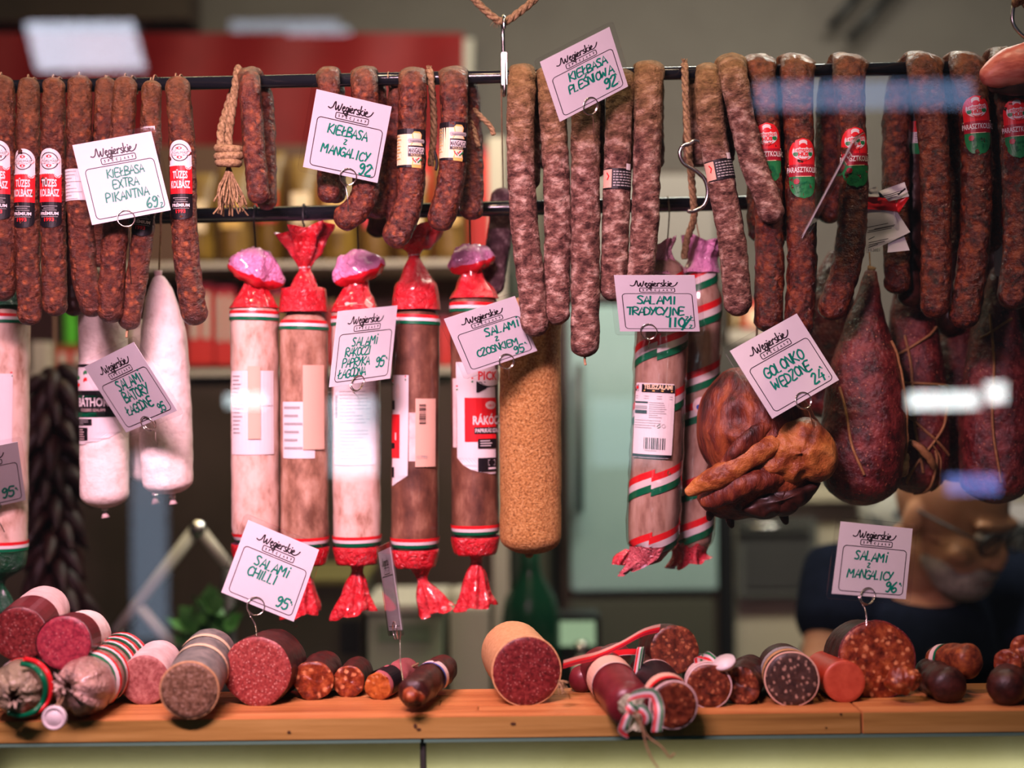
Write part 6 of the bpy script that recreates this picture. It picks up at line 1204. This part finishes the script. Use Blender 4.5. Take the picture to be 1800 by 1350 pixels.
# folding wooden stand of pale bars, a leafy plant, containers
FY = .72
o = thing('folding_stand', 'pale blurred folding stand of crossed bars behind the heap of salamis', 'stand', P(310, 1200, FY))
for nm, x0, y0, x1, y1, r in (('bar', 345, 930, 205, 1110, .011), ('bar', 350, 930, 405, 1000, .010), ('bar', 236, 1056, 316, 1150, .010), ('leg', 214, 1098, 210, 1290, .011), ('leg', 400, 992, 410, 1290, .010), ('leg', 312, 1140, 320, 1290, .010)):
    mb = MB(); mb.bar(P(x0, y0, FY), P(x1, y1, FY), r, 10); mb.build(nm, m_offw if nm == 'bar' else m_dgrey, o)
mb = MB(); mb.bar(P(347, 930, FY-.014), P(347, 930, FY+.014), .013, 14); mb.build('pivot', m_steel, o)
o = thing('leafy_plant', 'blurred pot of green leaves behind the big pink-red salami', 'plant', P(365, 1190, .7))
m_leaf = M('green_leaf', [(.04, .16, .03), (.10, .28, .07)], 30, rough=.4, bump=.1); rnd = random.Random(4); lm = None
mb = MB(); a = P(365, 1250, .7); mb.bar(a, a+Vector((0, 0, .11)), .04, 20, r2=.05); mb.build('pot', m_dgrey, o)
for i in range(46):
    if lm is None:
        mb = MB(); mb.add([(0, 0, 0), (.012, 0, .012), (.017, .002, .028), (0, .006, .050), (-.017, .002, .028), (-.012, 0, .012), (0, -.003, .026)], [(0, 1, 6), (1, 2, 6), (2, 3, 6), (3, 4, 6), (4, 5, 6), (5, 0, 6)])
        c = mb.build('leaf', m_leaf, o); lm = c.data
        for v in lm.vertices: v.co += wloc(o)
    else: c = bpy.data.objects.new('leaf', lm); link(c, o)
    th = rnd.uniform(0, 6.28); c.location = P(365+rnd.uniform(-34, 34), 1140+rnd.uniform(-62, 30), .7+rnd.uniform(-.03, .03))-wloc(o); c.rotation_euler = (rnd.uniform(-1, 1), rnd.uniform(-1, 1), th)
# centre: olive cabinet, door posts, teal refrigerator
CY = 1.75
o = bthing('tall_cabinet', 'olive grey cabinet door behind the gap between the brown wrapped salamis', 'cabinet', 420, 480, 900, 1560, CY+.1, .3, m_olive, 'body'); boxpart(o, 'door', 640, 520, 890, 1330, CY+.085, .014, M('olive_door', [(.15, .15, .10)], rough=.4, bump=0)); mb = MB(); mb.pbox(800, 980, 812, 1080, CY+.07, .014); mb.build('handle', m_steel, o, smooth=False, bevel=.002)
o = bthing('refrigerator', 'pale teal refrigerator filling the gap right of the golden salami', 'refrigerator', 992, 300, 1254, 1460, CY-.1, .2, m_darkbr, 'body')
boxpart(o, 'door', 1004, 535, 1256, 1042, CY-.125, .024, m_teal, .006); boxpart(o, 'lower_door', 1004, 1052, 1256, 1450, CY-.125, .024, M('lower_fridge_door', [(.07, .07, .05)], rough=.35, bump=0), .006); boxpart(o, 'upper_door', 1004, 305, 1256, 526, CY-.125, .024, M('upper_fridge_door', [(.20, .18, .16)], rough=.35, bump=0), .006)
mb = MB(); mb.bar(P(1018, 640, CY-.16), P(1018, 900, CY-.16), .009, 12); mb.bar(P(1018, 652, CY-.16), P(1018, 652, CY-.12), .007, 8); mb.bar(P(1018, 888, CY-.16), P(1018, 888, CY-.12), .007, 8); mb.build('handle', m_dgrey, o)
o = bthing('door_post', 'dark upright post left of the teal refrigerator', 'post', 905, 300, 968, 1460, CY-.02, .08, M('dark_olive_post', [(.045, .05, .035)], rough=.5, bump=0), 'post'); boxpart(o, 'edge_strip', 938, 300, 956, 1460, CY-.03, .012, m_olive)
# rear counter with scale, green bottles, till
RC = .95; zc_ = P(900, 1290, RC).z
o = thing('rear_counter', 'dark rear counter hidden behind the salami halves', 'counter', (0, RC+.2, 0)); mb = MB(); mb.wbox(-1.0, .34, RC-.02, RC+.34, zc_-.03, zc_); mb.build('worktop', m_dgrey, o, smooth=False, bevel=.003); mb = MB(); mb.wbox(-.98, .32, RC, RC+.32, 0, zc_-.03); mb.build('body', m_darkbr, o, smooth=False)
def onc(name, label, cat, x0, y0, x1, Y, dep, m, part='body', bev=.004):
    a, b_ = P(x0, y0, Y), P(x1, y0, Y); r = thing(name, label, cat, ((a.x+b_.x)/2, Y+dep/2, zc_)); mb = MB(); mb.wbox(a.x, b_.x, Y, Y+dep, zc_, a.z); mb.build(part, m, r, smooth=False, bevel=bev); return r
m_pgl = M('pale_green_plastic', [(.36, .42, .30)], rough=.35, bump=0)
r = onc('weighing_scale', 'pale green counter scale with a white top behind the small sausage pieces', 'scale', 646, 1080, 776, RC+.02, .22, m_pgl); boxpart(r, 'weighing_plate', 640, 1062, 782, 1079, RC+.01, .24, m_offw); boxpart(r, 'display_panel', 664, 1098, 756, 1130, RC+.016, .004, M('scale_display', [(.20, .28, .18)], rough=.2, bump=0), .001)
r = onc('paper_roll_holder', 'tall pale roll holder right of the counter scale', 'holder', 790, 1068, 858, RC+.05, .16, m_offw); mb = MB(); mb.bar(P(790, 1060, RC+.12), P(858, 1050, RC+.12), .03, 18); mb.build('paper_roll', m_offw, r)
r = onc('dark_box', 'dark grey appliance behind the small sausage pieces, left of the scale', 'appliance', 420, 1030, 636, RC+.06, .25, M('dark_olive_box', [(.055, .048, .03)], rough=.5, bump=0)); boxpart(r, 'knob_panel', 598, 1090, 632, 1150, RC+.055, .004, m_black, .001); boxpart(r, 'lid', 416, 1018, 640, 1032, RC+.055, .26, M('olive_lid', [(.14, .12, .04)], rough=.5, bump=0))
bottle('green_glass_bottle', 'large dark green glass bottle behind the salami in tan casing', 928, 1289, 930, 104, RC+.10, m_dgbot, m_black)
mb = MB(); c_ = onc('card_terminal', 'small terminal with a lit pale green screen behind the ribbon', 'terminal', 962, 1082, 1056, RC+.12, .08, m_black)
boxpart(c_, 'screen', 972, 1092, 1046, 1136, RC+.117, .004, glow('lit_green_screen', (.55, .75, .45), .55), .0005)
mb = MB(); q = P(1022, 1140, RC+.05); mb.bar(q+Vector((0, 0, -.02)), q+Vector((0, 0, .012)), .010, 14, r2=.013)
r = thing('chrome_shaker', 'small chrome lidded shaker in front of the lit screen', 'shaker', (q.x, q.y, zc_)); mb.build('lid', m_steel, r); mb = MB(); mb.bar(Vector((q.x, q.y, zc_)), q+Vector((0, 0, -.021)), .015, 16); mb.build('body', m_offw, r)
# right: cream wall unit
o = bthing('cream_cabinet', 'cream wall cabinet with an open shelf behind the seller', 'cabinet', 1292, 880, 1930, 1500, CY, .4, m_creamw, 'body'); boxpart(o, 'shelf_board', 1288, 862, 1930, 884, CY-.04, .44, m_creamw)
boxpart(o, 'upper_shelf_board', 1282, 578, 1400, 602, CY-.04, .3, m_shelf); boxpart(o, 'side_post', 1270, 905, 1290, 1500, CY-.05, .06, m_black)
r = bthing('grey_oven', 'dark grey oven front under the cream shelf, behind the smoked hock', 'oven', 1298, 912, 1436, 1052, CY-.03, .028, M('oven_grey', [(.10, .10, .09)], rough=.3, bump=0), 'body'); boxpart(r, 'oven_window', 1310, 938, 1422, 1036, CY-.034, .006, m_dgrey, .001); mb = MB(); mb.bar(P(1296, 926, CY-.045), P(1424, 926, CY-.045), .006, 10); mb.build('handle', m_steel, r)
for x0, x1, y0, m, lb in ((1284, 1304, 520, m_yel, 'ochre packet on the upper right shelf behind the mouldy sausage'), (1306, 1360, 528, m_boxr, 'red packet on the upper right shelf behind the farmhouse sausages')):
    r = bthing('food_packet', lb, 'packet', x0, y0, x1, 578, CY, .1, m, 'box_body'); boxpart(r, 'label', x0+8, y0+14, x1-8, 570, CY-.003, .004, m_cream, .0005)
# patterned dish cloth heap / crockery behind the seller's head
r = thing('patterned_jug', 'white jug with dark blue and red floral spots behind the seller', 'jug', P(1572, 900, 1.5)); k = sc(1.5)
t = Tube([(P(1576, 800, 1.5), 40*k), (P(1574, 826, 1.5), 46*k), (P(1570, 860, 1.5), 56*k), (P(1568, 900, 1.5), 58*k), (P(1568, 940, 1.5), 48*k)], n=30, seg=28, cap0=0, cap1=.2, lump=(0, 1)); t.build('jug_body', M('floral_porcelain', [(.50, .50, .44), (.58, .56, .50)], 10, rough=.3, bump=0, fleck=[((.02, .04, .07), 26, .18, .3), ((.35, .06, .02), 9, .1, .16)]), r)
string('handle', [P(1616, 822, 1.5), P(1640, 836, 1.5), P(1640, 874, 1.5), P(1618, 896, 1.5)], .008, m_offw, r)
mb = MB(); mb.wbox(X(1500, 1.5), X(1640, 1.5), 1.44, 1.62, P(1570, 948, 1.5).z-.02, P(1570, 944, 1.5).z-.004); mb.wbox(X(1510, 1.5), X(1630, 1.5), 1.48, 1.60, 0, P(1570, 944, 1.5).z-.02)
r = thing('side_stand', 'narrow dark stand holding the patterned jug', 'stand', (X(1570, 1.5), 1.53, 0)); mb.build('stand_body', m_darkbr, r, smooth=False)
r = thing('yellow_carton', 'bright yellow and red carton at the right edge behind the seller', 'carton', P(1796, 902, CY)); boxpart(r, 'box_body', 1776, 836, 1840, 861, CY-.02, .1, M('bright_yellow', [(.62, .46, .04)], rough=.4, bump=0)); boxpart(r, 'red_panel', 1786, 828, 1838, 846, CY-.024, .004, m_red, .0005)
mb = MB()
r = bthing('white_crate', 'white plastic tray with a grey front at the right edge behind the seller', 'tray', 1730, 884, 1900, 930, CY-.06, .05, m_pwhite, 'tray_body'); boxpart(r, 'grey_front', 1785, 918, 1880, 960, CY-.07, .01, m_dgrey)
# ------------------------------------------------------------------ the seller
PY = .70
o = thing('person', 'bald bearded seller in glasses and a navy T-shirt, leaning over the counter and looking down', 'person', (P(1690, 1100, PY).x, PY+.12, 0))
m_skin = M('skin', [(.40, .19, .10), (.48, .25, .15)], 25, rough=.5, bump=.05, sss=.1); m_shirt = M('navy_cotton', [(.004, .006, .014), (.006, .009, .021)], 40, rough=.9, bump=.2, spec=.05)
m_beard = M('grey_beard', [(.16, .13, .11), (.36, .32, .28)], 120, rough=.9, bump=.6, bscale=300, bdist=.004); m_jean = M('dark_trousers', [(.012, .014, .022)], rough=.9, bump=0)
k = sc(PY); hc = P(1672, 905, PY)                                   # middle of the head
yaw, pitch = radians(38), radians(-24)                              # turned to the picture's right, looking down
HR = Matrix.Rotation(yaw, 3, 'Z') @ Matrix.Rotation(-pitch, 3, 'X')  # head frame: -Y face, Z crown
hp = lambda x, y, z: hc+HR @ Vector((x, y, z))
def ell(bm_mb, c, rx, ry, rz, R=None, seg=24, ring=14):
    vs_ = []
    for i in range(ring+1):
        ph = -pi/2+pi*i/ring
        for j in range(seg): v = Vector((rx*cos(ph)*cos(2*pi*j/seg), ry*cos(ph)*sin(2*pi*j/seg), rz*sin(ph))); vs_.append(c+(R @ v if R else v))
    bm_mb.add(vs_, [(i*seg+j, i*seg+(j+1) % seg, (i+1)*seg+(j+1) % seg, (i+1)*seg+j) for i in range(ring) for j in range(seg)])
def limb(mbx, pts, seg=20): Tube([(Vector(p[0]), p[1], p[2] if len(p) > 2 else p[1]) for p in pts], n=26, seg=seg, cap0=.7, cap1=.7).mesh(mbx)
mb = MB()
ell(mb, hp(0, .012, .030), .078, .098, .092, HR); ell(mb, hp(0, -.030, -.040), .062, .068, .072, HR); ell(mb, hp(0, -.058, -.085), .036, .034, .030, HR)
ell(mb, hp(0, -.098, -.022), .014, .022, .026, HR); ell(mb, hp(0, -.104, -.034), .017, .015, .012, HR)      # nose
ell(mb, hp(0, -.082, .026), .056, .018, .014, HR)                                                        # brow
for s in (-1, 1): ell(mb, hp(s*.079, .015, -.010), .009, .020, .032, HR); ell(mb, hp(s*.046, -.066, -.030), .024, .022, .020, HR)
nb = hp(0, .045, -.07); ch = Vector((nb.x+.00, PY+.13, nb.z-.085))
limb(mb, [(hp(0, .03, -.04), .058), (nb+Vector((0, .02, -.05)), .062), (ch+Vector((0, .0, .03)), .080)])
pelv = Vector((ch.x-.02, PY+.26, .93))
limb(mb, [(ch+Vector((0, .01, .03)), .13, .09), (ch+Vector((0, .02, -.07)), .19, .12), (ch+Vector((0, .05, -.2)), .18, .13), (pelv+Vector((0, -.03, .1)), .165, .125), (pelv, .175, .125)])
shL = P(1496, 1010, PY+.12); shR = ch+Vector((.20, .02, -.03))
elL = P(1448, 1236, PY+.02); wrL = P(1570, 1285, PY-.12)
elR = Vector((shR.x+.08, PY-.02, shR.z-.27)); wrR = Vector((shR.x-.06, PY-.20, shR.z-.34))
limb(mb, [(ch+Vector((-.08, .0, -.03)), .07), (shL, .068), (shL.lerp(elL, .5), .056), (elL, .046), (elL.lerp(wrL, .35), .045), (wrL, .029)])
limb(mb, [(ch+Vector((.08, .0, -.03)), .07), (shR, .066), (shR.lerp(elR, .5), .054), (elR, .044), (elR.lerp(wrR, .35), .044), (wrR, .029)])
for s in (-1, 1): limb(mb, [(pelv+Vector((s*.09, 0, -.02)), .095), (pelv+Vector((s*.11, -.01, -.42)), .062), (pelv+Vector((s*.11, .01, -.55)), .056), (Vector((pelv.x+s*.12, pelv.y+.02, .10)), .04), (Vector((pelv.x+s*.12, pelv.y+.01, .05)), .045)]); limb(mb, [(Vector((pelv.x+s*.12, pelv.y+.07, .045)), .04, .036), (Vector((pelv.x+s*.125, pelv.y-.06, .045)), .046, .036), (Vector((pelv.x+s*.13, pelv.y-.15, .035)), .042, .026)])
for wr, el, s in ((wrL, elL, 1), (wrR, elR, -1)):
    d = (wr-el).normalized(); sd = d.cross(Vector((0, 0, 1))).normalized(); up = sd.cross(d)
    limb(mb, [(wr-d*.01, .028, .02), (wr+d*.03, .038, .016), (wr+d*.075, .042, .015), (wr+d*.09, .038, .013)], 16)
    for i, l in enumerate((.068, .078, .074, .058)):
        b0 = wr+d*.086+sd*(.030-.020*i); limb(mb, [(b0-d*.012, .0095), (b0+d*l*.45+up*.004, .009), (b0+d*l*.8-up*.014, .0082), (b0+d*l*.95-up*.030, .0068)], 10)
    b0 = wr+d*.03+sd*.032*s; limb(mb, [(b0-sd*.01*s, .012), (b0+d*.03+sd*.018*s, .011), (b0+d*.058+sd*.020*s-up*.012, .009)], 10)
body = mb.build('body', m_skin, o)
rm = body.modifiers.new('join', 'REMESH'); rm.mode = 'VOXEL'; rm.voxel_size = .005; rm.use_smooth_shade = True
sm = body.modifiers.new('smooth', 'SMOOTH'); sm.factor = .5; sm.iterations = 5
mb = MB()
limb(mb, [(ch+Vector((0, -.005, .045)), .085, .075), (ch+Vector((0, .01, .01)), .15, .105), (ch+Vector((0, .02, -.07)), .203, .135), (ch+Vector((0, .05, -.2)), .195, .146), (pelv+Vector((0, -.03, .1)), .185, .145), (pelv+Vector((0, 0, -.02)), .19, .142)], 30)
limb(mb, [(ch+Vector((-.06, .0, -.02)), .085), (shL, .082), (shL.lerp(elL, .40), .078), (shL.lerp(elL, .62), .076)], 24); limb(mb, [(ch+Vector((.06, .0, -.02)), .085), (shR, .080), (shR.lerp(elR, .4), .074), (shR.lerp(elR, .62), .072)], 24)
sh_ = mb.build('t_shirt', m_shirt, o); rm = sh_.modifiers.new('join', 'REMESH'); rm.mode = 'VOXEL'; rm.voxel_size = .007; rm.use_smooth_shade = True; sm = sh_.modifiers.new('smooth', 'SMOOTH'); sm.iterations = 4
mb = MB()
for s in (-1, 1): limb(mb, [(pelv+Vector((s*.07, 0, .06)), .115), (pelv+Vector((s*.095, 0, -.05)), .112), (pelv+Vector((s*.11, -.01, -.42)), .082), (Vector((pelv.x+s*.12, pelv.y+.02, .10)), .068)])
tr_ = mb.build('trousers', m_jean, o); rm = tr_.modifiers.new('join', 'REMESH'); rm.mode = 'VOXEL'; rm.voxel_size = .008; rm.use_smooth_shade = True
mb = MB(); ell(mb, hp(0, -.052, -.080), .052, .056, .040, HR); ell(mb, hp(0, -.094, -.058), .034, .016, .012, HR)
for s in (-1, 1): ell(mb, hp(s*.046, -.036, -.066), .016, .034, .024, HR)
be = mb.build('beard', m_beard, o); rm = be.modifiers.new('join', 'REMESH'); rm.mode = 'VOXEL'; rm.voxel_size = .005; rm.use_smooth_shade = True
mb = MB(); ell(mb, hp(0, -.100, -.068), .020, .008, .004, HR); mb.build('mouth', M('lips', [(.34, .10, .08)], rough=.5, bump=0), o)
for s in (-1, 1):
    mb = MB(); ell(mb, hp(s*.033, -.083, .006), .013, .010, .010, HR); mb.build('eye', M('eye_white', [(.5, .45, .42)], rough=.2, bump=0), o); ec = [c for c in o.children if c.name.startswith('eye')][-1]
    mb = MB(); ell(mb, hp(s*.035, -.091, .004), .0055, .003, .0055, HR); q = mb.build('iris', m_black, o); q.parent = ec
gl = MB()
for s in (-1, 1):
    Tube([(hp(s*.036+.026*cos(i*pi/8), -.106+abs(cos(i*pi/8))*.003, .004+.019*sin(i*pi/8)), .0022) for i in range(17)], n=34, seg=8, cap0=0, cap1=0, dens=2).mesh(gl)
    Tube([(hp(s*.062, -.100, .010), .002), (hp(s*.080, -.06, .012), .002), (hp(s*.084, .01, .010), .002)], n=12, seg=8, cap0=.5, cap1=.5).mesh(gl)
Tube([(hp(-.011, -.108, .008), .002), (hp(0, -.110, .011), .002), (hp(.011, -.108, .008), .002)], n=8, seg=8).mesh(gl); g_ = gl.build('glasses', m_black, o)
for s in (-1, 1):
    mb = MB(); c = [hp(s*.036+.025*cos(i*pi/10), -.105, .004+.018*sin(i*pi/10)) for i in range(20)]; mb.add(c, [tuple(range(20))]); q = mb.build('lens', m_cling, o); q.parent = g_
# ------------------------------------------------------------------ the market hall behind the viewer, seen only as reflections in the glass
def hall(name, label, cat, px, py, w, h, Yr, s, col, shear=0, frame=True, n=1):
    """a real lit thing in the hall, at the depth whose mirror image falls at this place on the pane"""
    Yv = 2*(-.349)-Yr; c = P(px, py, Yv); k = sc(Yv); hw, hh = w*k/2, h*k/2; r = thing(name, label, cat, (c.x, Yr, c.z)); mb = MB()
    for i in range(n):
        x0, x1 = c.x-hw+2*hw*i/n, c.x-hw+2*hw*(i+.72 if n > 1 else 1)/n
        mb.box8([(x1+shear*hh, Yr, c.z-hh), (x0+shear*hh, Yr, c.z-hh), (x0-shear*hh, Yr, c.z+hh), (x1-shear*hh, Yr, c.z+hh), (x1+shear*hh, Yr-.02, c.z-hh), (x0+shear*hh, Yr-.02, c.z-hh), (x0-shear*hh, Yr-.02, c.z+hh), (x1-shear*hh, Yr-.02, c.z+hh)])
    mb.build('diffuser', glow(name+'_light', col, s), r, smooth=False)
    mb = MB(); mb.wbox(c.x-hw*1.05, c.x+hw*1.05, Yr-.06, Yr-.022, c.z-hh*1.05, c.z+hh*1.05); mb.build('housing', m_dgrey, r, smooth=False); return r
hall('hall_window', 'louvred hall window behind the viewer, mirrored at the upper left', 'window', 150, 80, 190, 84, -5.2, 8.0, (.80, .82, 1), .25, n=22)
hall('hall_window', 'slim high hall window behind the viewer, mirrored over the banner', 'window', 500, 44, 190, 16, -5.6, 3.0, (.70, .78, 1))
hall('hall_window', 'slim lower strip window behind the viewer, mirrored over the banner', 'window', 560, 54, 110, 9, -5.6, 4.0, (.70, .80, 1))
hall('hall_window', 'long low strip window behind the viewer, mirrored across the right sausages', 'window', 1520, 166, 380, 46, -3.8, 2.2, (.36, .56, 1))
hall('hall_lamp', 'bright white lamp box behind the viewer, mirrored on the dark salamis', 'lamp', 1660, 704, 120, 30, -4.2, 13, (.95, 1, 1))
hall('hall_lamp', 'small bright lamp behind the viewer, mirrored at the right of the lamp box', 'lamp', 1752, 690, 34, 36, -4.2, 13, (.95, 1, 1))
hall('hall_lamp', 'blue lit sign box behind the viewer, mirrored under the darkest salami', 'lamp', 1712, 852, 90, 34, -3.4, 4.0, (.25, .35, 1))
hall('hall_lamp', 'small white lamp behind the viewer, mirrored beside the first wrapped salami', 'lamp', 430, 704, 66, 22, -4.0, 9, (.8, .95, 1))
hall('hall_window', 'tall pale window behind the viewer, mirrored on the third wrapped salami', 'window', 620, 768, 78, 140, -3.0, 5.5, (.70, .85, 1))
hall('hall_window', 'tall narrow bluish doorway behind the viewer, mirrored left of the wrapped salamis', 'window', 262, 960, 60, 330, -4.4, 1.5, (.55, .72, 1))
hall('hall_window', 'wide bluish window behind the viewer, mirrored in the centre gap', 'window', 1100, 760, 120, 120, -3.6, 1.2, (.6, .9, 1))
